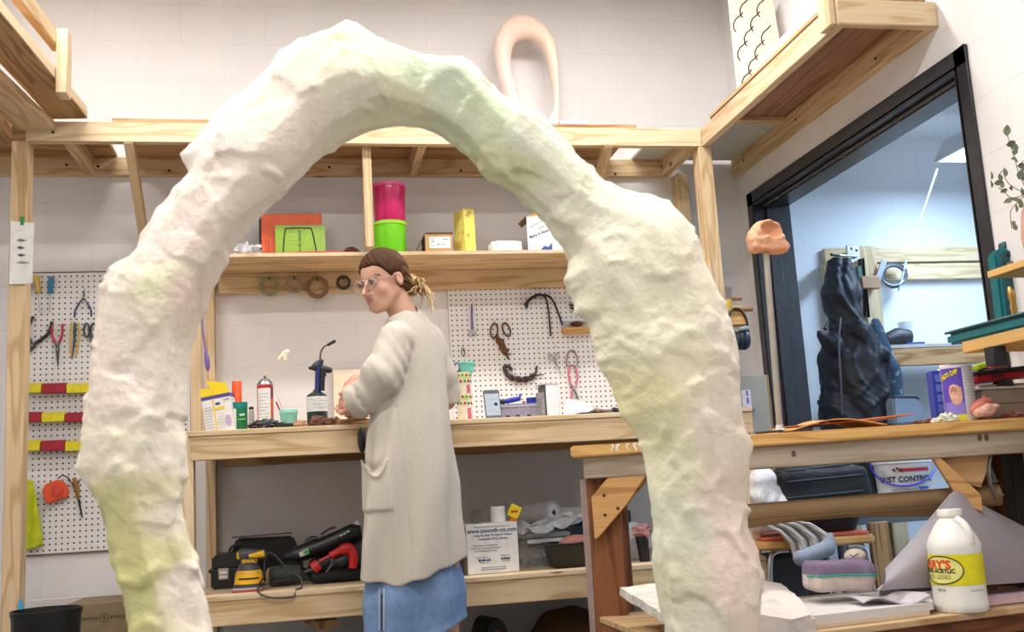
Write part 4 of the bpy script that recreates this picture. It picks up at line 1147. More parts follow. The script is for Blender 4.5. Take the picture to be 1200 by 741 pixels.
for ri,((_,y0,y1),cells) in enumerate(rows):
 for ci,(xa_,xb2,red) in enumerate(cells):
  A=atY(xa_+0.3,y1,PBY-0.045);B=atY(xb2-0.3,y0,PBY-0.045)
  hgt=B.z-A.z
  t=thing('parts_bin','%s plastic bin %s, %s row of the left pegboard'%('red' if red else 'yellow',cn[ci],rn[ri]),'bin',(A.x/2+B.x/2,PBY-0.02,A.z),'red and yellow bins on the left pegboard')
  m=MB();w_=0.003
  z0,z1=A.z,A.z+hgt*0.8
  m.cbox((A.x,PBY-0.05,z0),(B.x,PBY-0.002,z0+w_));m.cbox((A.x,PBY-0.05,z0),(B.x,PBY-0.047,z1));m.cbox((A.x,PBY-0.005,z0),(B.x,PBY-0.002,z1+0.01))
  m.cbox((A.x,PBY-0.05,z0),(A.x+w_,PBY-0.002,z1));m.cbox((B.x-w_,PBY-0.05,z0),(B.x,PBY-0.002,z1))
  obj('shell',m,RED_ if red else YEL,t,smooth=0)
  n=6;m=MB()
  for q in range(n):
   xx=A.x+(B.x-A.x)*(q+0.5)/n;m.box((xx,PBY-0.047,z1+hgt*0.07),((B.x-A.x)/n*0.6,0.006,hgt*0.16))
  o=obj('toothed_rim',m,RED_ if red else YEL,t,smooth=0)
t=pbt('tape_measure','orange tape measure hung on the left pegboard','tape measure',67,576)
m=mbf(pq(67,576,0.006),roll=18);w_=14*pxm(67,576,PBY)
m.prism([(-w_,-w_*.75),(w_*.7,-w_*.8),(w_*.95,-w_*.3),(w_*.8,w_*.6),(w_*.4,w_*.85),(-w_*.6,w_*.85),(-w_,w_*.4)],0,0.035)
obj('case',m,paint((226,84,40),0.4),t,bevel=0.005,seg=2)
m=mbf(pq(67,576,0.041),roll=18);m.lathe([(w_*.55,0),(w_*.55,0.001),(w_*.45,0.0015),(0,0.0015)],20);obj('round_label',m,paint((206,70,44),0.5,var=0.3),t)
m=mbf(pq(73,566,0.02));m.tube([(-0.02,0.02,0),(0.0,0.034,0),(0.025,0.022,0),(0.035,0,0)],0.003,6);obj('belt_clip',m,BLACKM,t)
m=mbf(pq(52,575,0.02));m.box((0,0,0),(0.008,0.022,0.014));obj('tape_hook',m,STEEL,t)
t=pbt('compass_saw','small brass and black compass hanging beside the orange tape measure','tool',90,575)
m=MB();m.tube([pq(87,560),pq(90,572),pq(92,586)],[0.008,0.012,0.006],8);obj('brass_head',m,paint((150,112,62),0.4,0.6),t)
for e in((84,566,88,572),(93,563,90,571)):
 m=MB();m.tube([pq(e[0],e[1]),pq(e[2],e[3])],0.004,6);obj('wing',m,paint((120,90,56),0.4,0.6),t)
m=MB();m.tube([pq(91.5,582),pq(94,595),pq(96.5,607)],[0.006,0.0045,0.003],8);obj('dark_leg',m,BLACK,t)
def rag(u,v):
 p=pq(36,562,0.012);w_=0.006+0.055*v**0.7
 x=(u-0.5)*2*w_+0.010*v*(1 if u>.5 else 0.5);d=0.010*math.sin(u*11+v*3)*min(1,v*2)
 return p+Vector((x-0.012*v,-0.014+d,-v*0.325*(1-0.10*u)))
m=MB();m.sheet(rag,22,26,0.003)
tag(obj('cleaning_rag',m,paint((206,214,40),0.9,bump=0.6,bscale=300,var=0.15),smooth=180),'lime yellow rag hung low on the left pegboard','rag')
bx=onZ(52,3.9,0.0);kx=pxm(52,720,3.9)
zr=zof(52,714,3.9)
t=thing('waste_bin','black plastic bin standing below the left pegboard','bin',(bx.x,3.9,0))
m=mbs((bx.x,3.9,0));ro=39.5*kx
m.lathe([(ro*0.78,0),(ro*0.97,zr-0.02),(ro,zr-0.015),(ro,zr),(ro*0.96,zr),(ro*0.94,zr-0.02),(ro*0.75,0.01),(0,0.01)],40)
obj('bucket',m,paint((16,16,18),0.35,name='glossy_black'),t)
A=atY(76,710,4.55);B=atY(175,700,4.55)
t=thing('cardboard_box','brown cardboard box on the floor behind the black bin','box',(A.x/2+B.x/2,4.72,0))
m=MB();m.cbox((A.x,4.55,0),(B.x,4.9,A.z-0.0));obj('carton',m,paint((132,112,84),0.85,name='kraft'),t,bevel=0.003)
pm=atY(122,724,4.548);m=mbf(pm)
m.lathe([(0.017,0),(0.017,0.0008),(0.014,0.0008),(0.014,0)],20,cap=False);obj('printed_ring',m,paint((88,72,50),0.8),t)
m=mbf(pm);m.lathe([(0.005,0),(0.005,0.0008),(0,0.0008)],12);obj('printed_dot',m,paint((88,72,50),0.8),t)
for s,x0,x1 in((-1,-0.022,-0.10),(1,0.022,0.10)):
 m=mbf(pm)
 for q in range(7):xx=x0+(x1-x0)*(q+.5)/7;m.box((xx,0.001*(q%3),0.0004),(0.008,0.007 if q%2 else 0.010,0.0008))
 obj('printed_line',m,paint((96,80,56),0.8),t,smooth=0)
A=atY(24,712,4.93);B=atY(150,706,4.93);C_=atY(60,703,4.93)
m=MB();m.bar((A.x-0.2,4.94,C_.z-0.02),(B.x,4.94,C_.z-0.02),0.03,0.05)
tag(obj('foam_board',m,paint((214,208,206),0.7),bevel=0.002),'white board leaning along the wall behind the cardboard box','board')
o_=bpy.data.objects['foam_board'];
m2=MB();m2.cbox((A.x-0.2,4.925,0),(B.x,4.957,C_.z+0.004))
bpy.data.objects.remove(o_)
tag(obj('foam_board',m2,paint((214,208,206),0.7),bevel=0.002),'white board standing along the wall behind the cardboard box','board')
q=atY(24,716,4.2);m=mbs((q.x,4.2,0));h_=zof(24,703,4.2)
m.lathe([(0.035,0),(0.035,0.01),(0.03,h_*0.6),(0.012,h_*0.92),(0.006,h_),(0,h_)],14)
tag(obj('spray_bottle',m,paint((50,150,190),0.4)),'blue bottle tip showing between the left post and the black bin','bottle')
def shelf_p(px,Y=4.82):return onZ(px,Y,SZ)
def blob_obj(name,label,cat,c,r,mt,seed=0,rough=0.35,nf=1.0,n=28,k=18,flat=None,group=None):
 m=MB();m.ball(c,r,n,k,rough,seed,nf)
 if flat is not None:m.v=[Vector((p.x,p.y,max(p.z,flat))) for p in m.v]
 return tag(obj(name,m,mt,smooth=60),label,cat,group)
p=shelf_p(287);blob_obj('plastic_bag','crumpled white plastic bag at the left end of the wall shelf','bag',p+Vector((0,0,0.03)),(0.07,0.08,0.04),paint((226,226,230),0.3,var=0.1),3,0.9,2.2,flat=SZ)
Y0=4.86;A=onZ(307,Y0,SZ);B=onZ(378.5,Y0,SZ);zt_=zof(345,252,Y0)
t=thing('orange_box','orange box with a black back edge standing on the wall shelf','box',((A.x+B.x)/2,Y0,SZ))
m=MB();m.cbox((A.x,Y0-0.02,SZ+0.001),(B.x,Y0+0.03,zt_));obj('carton',m,paint((226,92,34),0.45),t,bevel=0.002)
m=MB();m.cbox((A.x-0.012,Y0+0.032,SZ+0.001),(B.x,Y0+0.052,zt_+0.015));obj('black_sleeve',m,BLACK,t,bevel=0.002)
for q in range(2):
 for j in range(9):
  m=MB();
 m=MB()
 for j in range(9):m.box((A.x+0.02+0.012*q,Y0-0.0205,SZ+0.03+0.009*j),(0.006,0.001,0.004))
 obj('dot_column',m,paint((140,50,20),0.6),t,smooth=0)
Yg=4.80;A=onZ(323,Yg,SZ);B=onZ(382,Yg,SZ);zt_=zof(352,263,Yg)
t=thing('green_folder','lime green folder propped before the orange box on the wall shelf','folder',((A.x+B.x)/2,Yg,SZ))
m=MB();M_=stand(((A.x+B.x)/2,Yg,SZ+0.004),0,0,0)@Matrix.Rotation(R(-5),4,'X');m.M=M_
W_=B.x-A.x;H_=zt_-SZ-0.004
m.box((0,0,H_/2),(W_,0.008,H_));obj('cover',m,paint((132,172,40),0.25,var=0.12,scale=9,coat=0.4),t)
F_=M_@Matrix(((1,0,0,0),(0,0,-1,-0.0045),(0,1,0,0),(0,0,0,1)))
m=MB(F_);m.tube(catmull([(-W_*.36,0.003,0),(-W_*.33,H_*.5,0),(-W_*.30,H_*.84,0),(-W_*.25,H_*.9,0),(W_*.16,H_*.9,0),(W_*.23,H_*.84,0),(W_*.28,H_*.5,0),(W_*.33,0.006,0)],4),0.0032,6);obj('dark_outline',m,paint((30,40,20),0.5),t)
lettering('logo de camed',0.022,F_@Matrix.Translation((W_*-0.02,H_*.45,0.0003))@Matrix.Rotation(PI/2,4,'Z'),paint((40,54,20),0.6),t)
for q in range(3):
 m=MB(F_);s_=0.018+0.010*q
 m.tube([(-W_*.27,H_*.78,0),(-W_*.27+s_*1.6,H_*.78,0),(-W_*.27+s_*1.6,H_*.78-s_*1.5,0),(-W_*.27,H_*.78-s_*1.5,0)],0.0007,4);obj('pale_frame_line',m,paint((190,206,140),0.5),t)
A=onZ(318,4.70,SZ);B=onZ(418,4.74,SZ)
m=MB();m.sheet(lambda u,v:Vector((A.x+(B.x-A.x)*u,4.68+0.10*v,SZ+0.004+0.006*(1-abs(2*u-1)))),12,4,0.004)
tag(obj('red_folder',m,paint((204,34,52),0.4),smooth=60),'thin red folder lying flat on the wall shelf before the green folder','folder')
p=shelf_p(412,4.75);kx=pxm(412,290,4.75);m=mbs(p)
m.lathe([(15*kx,0),(15.5*kx,0.004),(12*kx,0.02),(7*kx,0.038),(5*kx,0.043),(0,0.044)],26)
tag(obj('brown_bowl',m,paint((76,48,44),0.25,coat=0.4)),'dark brown glazed bowl upside down on the wall shelf, left of the stud','bowl')
Yb=4.78;kx=pxm(458,270,Yb)
p=onZ(458,Yb,SZ);zg=zof(458,262,Yb);zp=zof(459,217,Yb)
for nm,lab,z0,z1,col,cc in(('bucket','lime green plastic bucket with a lid on the wall shelf, under the pink one',SZ,zg,(112,206,14),(150,222,60)),('bucket','hot pink plastic bucket stacked on the green bucket',zg+0.001,zp,(200,20,100),(222,96,150))):
 px_=p.x+(0.004 if z0>SZ else 0)
 t=thing(nm,lab,'bucket',(px_,Yb,z0),'coloured buckets on the wall shelf')
 H_=z1-z0;m=mbs((px_,Yb,z0));r1,r2=18.0*kx,19.6*kx
 m.lathe([(r1*0.96,0),(r1,0.004),(r2*0.97,H_-0.018)],40);obj('pail',m,paint(col,0.3,coat=0.4,var=0.04),t)
 m=mbs((px_,Yb,z0));m.lathe([(r2*0.98,H_-0.018),(r2*1.02,H_-0.017),(r2*1.03,H_-0.003),(r2*1.0,H_-0.001),(r2*.94,H_),(r2*.9,H_-0.004),(0,H_-0.004)],40);obj('lid',m,paint(cc,0.4),t)
Yc=4.74;A=onZ(499,Yc,SZ);B=onZ(531.5,Yc,SZ);zt_=zof(515,273.5,Yc)
t=thing('cardboard_box','small cardboard box with a white shipping label on the wall shelf','box',((A.x+B.x)/2,Yc,SZ))
m=MB();m.cbox((A.x,Yc,SZ+0.001),(B.x,Yc+0.16,zt_));obj('carton',m,paint((182,146,104),0.85),t,bevel=0.002)
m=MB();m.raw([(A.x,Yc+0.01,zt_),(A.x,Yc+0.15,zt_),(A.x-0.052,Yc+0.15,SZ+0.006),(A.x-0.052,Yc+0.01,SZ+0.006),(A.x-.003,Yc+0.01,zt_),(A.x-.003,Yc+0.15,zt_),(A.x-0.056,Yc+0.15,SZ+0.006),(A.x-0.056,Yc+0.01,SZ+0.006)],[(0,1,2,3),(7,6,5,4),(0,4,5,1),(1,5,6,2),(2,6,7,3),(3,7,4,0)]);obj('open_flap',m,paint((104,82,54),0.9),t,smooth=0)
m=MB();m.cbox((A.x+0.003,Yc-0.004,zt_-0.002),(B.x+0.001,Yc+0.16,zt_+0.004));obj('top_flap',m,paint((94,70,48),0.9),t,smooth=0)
la=atY(503,278,Yc-0.001);lb=atY(528,290.5,Yc-0.001)
m=MB();m.cbox((la.x,Yc-0.0012,lb.z),(lb.x,Yc-0.0002,la.z));obj('shipping_label',m,PAPER,t,smooth=0)
for q,(x,y,w_,h_) in enumerate(((.05,.80,.22,.07),(.08,.55,.16,.09),(.06,.18,.22,.06),(.62,.78,.3,.06),(.36,.28,.12,.10),(.55,.30,.18,.05),(.3,.52,.3,.03))):
 m=MB();X0=la.x+(lb.x-la.x)*x;Z0=lb.z+(la.z-lb.z)*y
 m.cbox((X0,Yc-0.0018,Z0),(X0+(lb.x-la.x)*w_,Yc-0.0012,Z0+(la.z-lb.z)*h_));obj('printed_line',m,paint((70,90,120),0.8),t,smooth=0)
Yy=4.80;p=onZ(546,Yy,SZ);kx=pxm(546,270,Yy);H_=zof(546,248,Yy)-SZ
t=thing('yellow_box','tall worn yellow box with an open top on the wall shelf','box',p)
def ycol(P):
 n=np.array([noise.noise(Vector(q)*38)+0.6*noise.noise(Vector(q)*110) for q in P]);z=np.clip((P[:,2]-SZ)/H_,0,1)
 m_=np.clip((n-0.35+0.5*(z-0.75))*3,0,1)[:,None]
 return np.array([232,216,108.])*(1-m_)+np.array([176,140,84.])*m_
m=mbs(p,-28);a_,b_=0.098,0.058
pts=[]
vs=[];fs=[]
def panel(q0,q1,n=10,kz=14):
 global vs
 o=len(vs)
 for i in range(n+1):
  for j in range(kz+1):
   vs.append((q0[0]+(q1[0]-q0[0])*i/n,q0[1]+(q1[1]-q0[1])*i/n,H_*j/kz))
 for i in range(n):
  for j in range(kz):
   a0=o+i*(kz+1)+j;fs.append((a0,a0+kz+1,a0+kz+2,a0+1))
cs=[(-b_/2,-a_/2),(b_/2,-a_/2),(b_/2,a_/2),(-b_/2,a_/2)]
for i in range(4):panel(cs[i],cs[(i+1)%4])
ci=[(x*0.96,y*0.97) for x,y in cs]
for i in range(4):panel(ci[(i+1)%4],ci[i])
o=len(vs);vs+=[(x,y,0.002) for x,y in cs];fs.append((o+3,o+2,o+1,o))
o=len(vs);
for i in range(4):
 o=len(vs);j=(i+1)%4;vs+=[(*cs[i],H_),(*cs[j],H_),(*ci[j],H_),(*ci[i],H_)];fs.append((o,o+1,o+2,o+3))
m=mbs(p,22);m.add(vs,fs)
c_=ycol(np.array([[*q] for q in m.v]));c_=np.where(c_/255<=.04045,c_/255/12.92,((c_/255+.055)/1.055)**2.4);m.c=[(float(x),float(y),float(z),1) for x,y,z in c_]
obj('carton',m,vcol(0.7,name='worn_yellow_card'),t,smooth=0)
p=shelf_p(593,4.74);kx=pxm(593,288,4.74)
m=solid(lambda P:sd_box(P,(p.x,4.76,SZ+0.031),(18*kx,0.05,0.030),None,0.010)+lumps(P,90,0.006,2)+lumps(P,30,0.004,4),(p.x-0.12,4.66,SZ-0.01),(p.x+0.12,4.86,SZ+0.09),0.005)
m.v=[Vector((q.x,q.y,max(q.z,SZ+0.0005))) for q in m.v]
tag(obj('plaster_block',m,paint((236,234,232),0.8,bump=0.3),smooth=180),'rough white plaster block on the wall shelf beside the blue printed carton','block')
Yk=4.78;A=onZ(620,Yk,SZ);B=onZ(648,Yk-0.05,SZ);H_=zof(630,254,Yk)-SZ
t=thing('white_carton','white carton with blue print and an open flap at the right of the wall shelf','box',(B.x,Yk,SZ))
yw=math.degrees(math.atan2(-0.05-0.0,B.x-A.x))
M_=stand((B.x,Yk-0.05,SZ+0.001),-22)
m=MB(M_);wl=(B.x-A.x)*1.12;m.cbox((-wl,0,0),(0,0.11,H_));obj('left_face_carton',m,paint((226,224,226),0.6),t,bevel=0.0015)
t.children[-1].name='carton'
m=MB(M_);m.raw([(-wl,0,H_),(-wl,0.1,H_),(-wl-0.042,0.1,H_-0.030),(-wl-0.042,0,H_-0.034),(-wl,0,H_+.002),(-wl,0.1,H_+.002),(-wl-0.042,0.1,H_-0.028),(-wl-0.042,0,H_-0.032)],[(3,2,1,0),(4,5,6,7),(0,1,5,4),(1,2,6,5),(2,3,7,6),(3,0,4,7)]);obj('open_flap',m,paint((150,118,80),0.9),t,smooth=0)
m=MB(M_);m.raw([(-wl*0.9,-0.001,H_),(-wl*0.1,-0.001,H_),(-wl*0.5,0.02,H_+0.030),(-wl*0.9,.002,H_),(-wl*0.1,.002,H_),(-wl*0.5,0.023,H_+0.030)],[(0,1,2),(5,4,3),(0,3,4,1),(1,4,5,2),(2,5,3,0)]);obj('yellow_flap',m,paint((224,176,20),0.6),t,smooth=0)
F_=M_@Matrix(((1,0,0,0),(0,0,-1,-0.0005),(0,1,0,0),(0,0,0,1)))
lettering('Make It Now!',0.0215,F_@Matrix.Translation((-wl*.5,H_*.52,0))@Matrix.Rotation(R(16),4,'Z'),paint((28,44,92),0.6),t,bold=0.0004,wscale=0.86)
lettering('See How You Can',0.0135,F_@Matrix.Translation((-wl*.52,H_*.80,0))@Matrix.Rotation(R(22),4,'Z'),paint((60,66,90),0.6),t,shear=0.3,wscale=0.9)
lettering('easily',0.0135,F_@Matrix.Translation((-wl*.42,H_*.68,0))@Matrix.Rotation(R(18),4,'Z'),paint((60,66,90),0.6),t,shear=0.3)
m=MB(F_);m.prism([(-wl*.85,0.004),(-wl*.1,0.004),(-wl*.02,H_*.06),(-wl*.02,H_*.26),(-wl*.16,H_*.16),(-wl*.32,H_*.20),(-wl*.5,H_*.10),(-wl*.62,H_*.05)],0,0.0006);obj('blue_mountain_print',m,paint((34,74,160),0.6),t,smooth=0)
M2=stand((B.x,Yk-0.05,SZ+0.001),20)
m=MB(M2);m.cbox((0.004,0.002,0),(0.14,0.09,H_));obj('side_panel',m,paint((234,234,240),0.6),t,bevel=0.0015)
F2=M2@Matrix(((1,0,0,0),(0,0,-1,0.0015),(0,1,0,0),(0,0,0,1)))
for q,(x,y,w_) in enumerate(((.02,.52,.06),(.03,.46,.03),(.02,.40,.06),(.04,.24,.05),(.05,.20,.05))):
 m=MB(F2);m.cbox((x,H_*y,0),(x+w_,H_*y+0.004,0.0005));obj('printed_line',m,paint((60,80,170),0.7),t,smooth=0)
A=atY(813,279,4.8);m=MB();p=onZ(815,4.8,SZ)
m=mbs((p.x,4.8,SZ+0.001),8);m.cbox((-0.10,-0.08,0.0),(0.045,0.08,0.006));m.cbox((-0.10,-0.08,0),(0.045,-0.074,0.05));m.cbox((-0.10,0.074,0),(0.045,0.08,0.05));m.cbox((0.039,-0.08,0),(0.045,0.08,0.05));m.cbox((-0.10,-0.08,0),(-0.094,0.08,0.05));m.cbox((-0.10,-0.02,0.0),(0.045,-0.012,0.044))
tag(obj('green_tray',m,paint((60,200,40),0.4),smooth=0),'bright green plastic tray at the right end of the wall shelf','tray')
LY=YW-W2-0.004
for lab,px,py,ro,ri,col,e in(('thin green rimmed tape roll hanging below the wall shelf',316,336,11.2,9.4,(120,150,96),(170,150,110)),('thin grey tape roll hanging below the wall shelf, beside the green rimmed one',345,334,10.2,8.0,(150,132,112),0),('wide brown tape roll hanging below the wall shelf',372,337,13.2,9.0,(128,96,60),0),('small black tape roll hanging below the wall shelf by the woman',402.5,331.5,8.2,5.4,(42,36,34),0)):
 kx=pxm(px,py,LY);c=atY(px,py,LY-0.012)
 t=thing('tape_roll',lab,'tape roll',c,'tape rolls hung below the wall shelf')
 m=mbf(c+Vector((0,0.012,0)));a_,b_=ro*kx,ri*kx
 m.lathe([(b_,0),(a_,0),(a_,0.024),(b_,0.024),(b_,0)],40,cap=False);obj('roll',m,paint(col,0.5),t)
 m=mbf(c+Vector((0,0.012,0)));m.lathe([(b_*.98,0.001),(b_*.90,0.001),(b_*.90,0.023),(b_*.98,0.023),(b_*.98,.001)],40,cap=False);obj('core',m,paint((176,150,116),0.8),t)
 m=MB();u_=c+Vector((0,0,b_*0.86));m.tube([u_+Vector((0,0.03,0)),u_+Vector((0,-0.02,0.004))],0.0028,6);m.ball(u_+Vector((0,-0.02,0.004)),0.005,8,5);tag(obj('nail',m,BLACKM),'dark nail holding the '+lab.split(' hanging')[0],'nail')
t=thing('purple_brush','purple handled tool hung on the wooden stud at the left end of the bench','tool',atY(241,400,YF+0.0))
m=MB();m.tube(catmull([atY(237,374,YF-0.012),atY(238.5,395,YF-0.012),atY(241.5,414,YF-0.014)],4),[0.004]*9,8);obj('shaft',m,paint((126,100,170),0.4),t)
m=MB();m.tube([atY(241,412,YF-0.016),atY(242.5,420,YF-0.016),atY(243.5,430,YF-0.016),atY(243.8,435,YF-0.016)],[0.006,0.0105,0.0105,0.005],10);obj('grip',m,paint((120,92,160),0.4),t)
m=MB();m.tube([atY(238,373,YF+0.03),atY(238,373,YF-0.02)],0.002,6);obj('hanging_loop',m,STEEL,t)
t=pbt('adjustable_wrench','purple handled adjustable wrench on the right pegboard','wrench',553,360)
m=MB();m.tube([pq(552.8,359),pq(553,372),pq(553.5,385)],[0.009,0.0075,0.009],10,flat=0.6);obj('handle',m,paint((118,92,160),0.4),t)
m=mbf(pq(553.5,391,0.008),roll=-10);s_=0.001*1.0;m.prism([(-0.016,0.016),(0.014,0.018),(0.022,0.0),(0.018,-0.012),(0.008,-0.004),(0.0,-0.006),(-0.006,-0.016),(-0.018,-0.012),(-0.021,0.004)],0,0.010);obj('jaw_head',m,STEEL,t,bevel=0.001)
hook(pq(552.8,360,0.0),t)
t=pbt('rusty_scissors','rusty clay-crusted scissors hung by the handles on the right pegboard','scissors',585,385)
RUST=paint((112,78,48),0.85,0.2,var=0.45,scale=60,bump=0.9,bscale=160,name='rust')
for cx,cy,rx,ry,an in((579,387.5,4.2,8.5,5),(593.5,386.5,4.0,8.2,-22)):
 m=MB();q=[]
 for a in np.linspace(0,2*PI,19):
  x,y=rx*math.cos(a),ry*math.sin(a);c,s=math.cos(R(an)),math.sin(R(an));q.append(pq(cx+x*c-y*s,cy+x*s+y*c))
 m.tube(q,0.0045,8,cap=False);obj('finger_loop',m,RUST,t)
cr=solid(lambda P:smin(smin(sd_cap(P,pq(582,394),pq(587,401),0.010,0.016),sd_cap(P,pq(587,401),pq(592,414),0.016,0.014),0.01),sd_cap(P,pq(592,412),pq(596.5,423),0.014,0.004),0.008)+lumps(P,120,0.006,5)+lumps(P,50,0.004,1),pq(570,430)-Vector((0,0.03,0)),pq(604,388)+Vector((0,0.03,0)),0.004)
obj('crusted_blades',cr,RUST,t,smooth=180)
m=MB();m.tube([pq(593,416),pq(600,414.5)],[0.005,0.002],6);obj('tip',m,RUST,t);hook(pq(579,380,0),t);hook(pq(593,379,0),t)
HOSE=paint((34,34,34),0.55,var=0.2)
t=pbt('rubber_hose','black rubber hoses draped over two pegs on the right pegboard','hose',630,345)
m=MB();m.tube(catmull([pq(617,361,.02),pq(619,353,.024),pq(626,347,.024),pq(634,345.5,.024),pq(640,351,.024),pq(643,366,.022),pq(645.5,394,.016)],6),[0.011]*12+[0.010]*12+[0.008]*13,10,flat=0.6);obj('long_strand',m,HOSE,t)
m=MB();m.tube(catmull([pq(615,358,.03),pq(622,350,.034),pq(632,346,.034),pq(644,348,.03),pq(652,361,.022),pq(659,381,.016)],6),[0.014]*10+[0.010]*10+[0.0075]*11,10,flat=0.6);obj('short_strand',m,HOSE,t)
hook(pq(631,343.5,0),t);hook(pq(643,345,0),t)
t=pbt('spring_clip','black spring clip on the right pegboard at the edge of the arch','clip',673,360)
for q in([(666.5,357.5),(672,358),(679,361)],[(668,360.5),(674,363),(681,364)],[(671,355),(676,357),(682,361)]):
 m=MB();m.tube([pq(*a_,.018) for a_ in q],[0.004,0.007,0.006],8);obj('arm',m,BLACK,t)
t=pbt('wooden_ledge','little pale wooden ledge fixed to the right pegboard beside the arch','ledge',676,386)
A=atY(661,390,PBY-0.06);B=atY(694,383.5,PBY-0.06)
m=MB();m.bar((A.x,PBY-0.035,(A.z+B.z)/2+0.002),(B.x+0.03,PBY-0.035,(A.z+B.z)/2+0.004),0.068,0.026);obj('board',m,MAPLE,t,bevel=0.006,seg=2)
m=MB();m.cbox((A.x+0.002,PBY-0.012,(A.z+B.z)/2+0.016),(B.x+0.02,PBY-0.001,(A.z+B.z)/2+0.055));obj('backing',m,paint((176,174,178),0.4),t,smooth=0)
blob_obj('clay_scrap','small brown scrap lying on the little wooden ledge','scrap',atY(676,379.5,PBY-0.03),(0.028,0.018,0.010),paint((120,84,60),0.8,var=0.3),2,0.8,2)
t=pbt('twisted_rubber','dark twisted rubber cord on two pegs low on the right pegboard','cord',610,440)
for ph in(0,PI):
 m=MB();base_=catmull([pq(592,434),pq(596,441),pq(604,444),pq(613,445),pq(621,443.5),pq(627,439)],6);n=len(base_)
 m.tube([b+Vector((0,0.007*math.cos(i*0.55+ph),0.009*math.sin(i*0.55+ph))) for i,b in enumerate(base_)],[0.008]*n,8);obj('strand',m,paint((62,46,48),0.6),t)
m=MB();m.tube(catmull([pq(592,436),pq(591,430),pq(596,429.5),pq(600,434)],4),0.009,8);obj('knotted_end',m,paint((62,46,48),0.6),t)
m=MB();m.tube([pq(623,443),pq(628,437),pq(629.5,429)],[0.007,0.007,0.005],8);obj('upright_end',m,paint((62,46,48),0.6),t)
m=MB();m.tube([pq(622,441),pq(630,440),pq(638,439)],[0.005,0.004,0.002],8);obj('thin_end',m,paint((62,46,48),0.6),t)
t=pbt('small_scissors','small silver scissors hung on the right pegboard left of the pink tongs','scissors',650,418)
for cx,cy in((645.5,419),(652.5,417.5)):
 m=MB();m.tube([pq(cx+2.6*math.cos(a),cy+3.4*math.sin(a)) for a in np.linspace(0,2*PI,15)],0.003,6,cap=False);obj('finger_loop',m,STEEL,t)
for e in(((648,421),(655,433),(660,442)),((650,420),(654,431),(656.5,437))):
 m=MB();m.tube([pq(*q) for q in e],[0.004,0.004,0.001],6,flat=0.5);obj('blade',m,STEEL,t)
m=MB();m.tube([pq(642.5,414.5),pq(646,417)],0.0025,5);obj('finger_rest',m,STEEL,t);hook(pq(650,409,0),t)
t=pbt('pink_tongs','pink handled long-nose tongs hung on the right pegboard beside the arch','tongs',670,415)
PK=paint((206,108,122),0.45)
for q in([(667,412),(664,420),(664.5,429)],[(673.5,412),(676.5,420),(676,429)]):
 m=MB();m.tube(catmull([pq(670,411)]+[pq(*a) for a in q]+[pq(670,428)],4),0.004,7);obj('wire_loop',m,paint((150,128,124),0.4,0.6),t)
for q,c in(([(667,430),(666.5,440),(669,451)],PK),([(674,430),(677,441),(675,451)],PK),([(669,451),(673,457),(678,468)],paint((130,136,138),0.4,0.5)),([(672,452),(670,460),(669.5,470)],PK)):
 m=MB();m.tube(catmull([pq(*a,.016) for a in q],4),0.0075,8,flat=0.7);obj('arm',m,c,t)
hook(pq(669,404,0),t)
t=pbt('swivel_clip','small steel swivel clip on the right pegboard above the paper cups','clip',542,408)
m=MB();m.tube([pq(542.5+2.1*math.cos(a),413+4.5*math.sin(a)) for a in np.linspace(0,2*PI,15)],0.0025,6,cap=False);obj('ring',m,DSTEEL,t)
m=MB();m.tube([pq(542,404,0),pq(542,406,.02),pq(542.3,409,.012)],0.002,6);obj('peg_hook',m,STEEL,t)
def bench_p(px,Y=4.25):return onZ(px,Y,BZ)
p=bench_p(259,4.27);kx=pxm(259,475,4.27)
t=thing('plaster_carton','white and yellow carton with an open yellow top leaning on the stud at the left end of the bench','box',p)
t['label']='white carton with an open yellow top leaning on the stud at the bench end'
M_=stand((p.x-0.010,4.26,BZ+0.0015),-12)@Matrix.Rotation(R(-8),4,'Y')
wl,dp,Hc,Ht=24*kx,0.07,40*kx,57*kx
WH=paint((226,224,224),0.6);YC=paint((240,206,20),0.5);VIO=paint((84,70,140),0.6)
m=MB(M_);m.cbox((-wl*0.58,0,0),(wl*0.82,dp,Hc));obj('carton',m,WH,t,bevel=0.001)
m=MB(M_);m.cbox((-wl*0.585,-0.0006,Hc-0.001),(wl*0.825,dp+0.0006,Hc+4*kx));obj('violet_band',m,VIO,t,smooth=0)
m=MB(M_)
for q in(((-wl*.58,Hc+4*kx),(wl*.0,Hc+4*kx),(-wl*.12,Ht-6*kx),(-wl*.30,Ht-2*kx),(-wl*.58,Ht)),):
 m2=MB(M_@Matrix(((1,0,0,0),(0,0,1,dp-0.002),(0,1,0,0),(0,0,0,1))));m2.prism(list(q),0,0.0015);obj('yellow_back_flap',m2,YC,t,smooth=0)
m2=MB(M_@Matrix(((1,0,0,0),(0,0,1,0),(0,1,0,0),(0,0,0,1))));m2.prism([(-wl*.58,Hc+4*kx),(-wl*.03,Hc+4*kx),(-wl*.03,Hc+11*kx),(-wl*.58,Hc+15*kx)],0,0.0015);obj('yellow_side',m2,YC,t,smooth=0)
m2=MB(M_@Matrix(((1,0,0,0),(0,0,1,-0.001),(0,1,0,0),(0,0,0,1))));m2.prism([(-wl*.03,Hc+4*kx),(wl*.82,Hc+4*kx),(wl*.72,Ht-1*kx),(wl*.02,Ht+4*kx),(-wl*.18,Ht+5*kx)],0,0.0015);obj('yellow_front_flap',m2,YC,t,smooth=0)
F_=M_@Matrix(((1,0,0,0),(0,0,-1,-0.0012),(0,1,0,0),(0,0,0,1)))
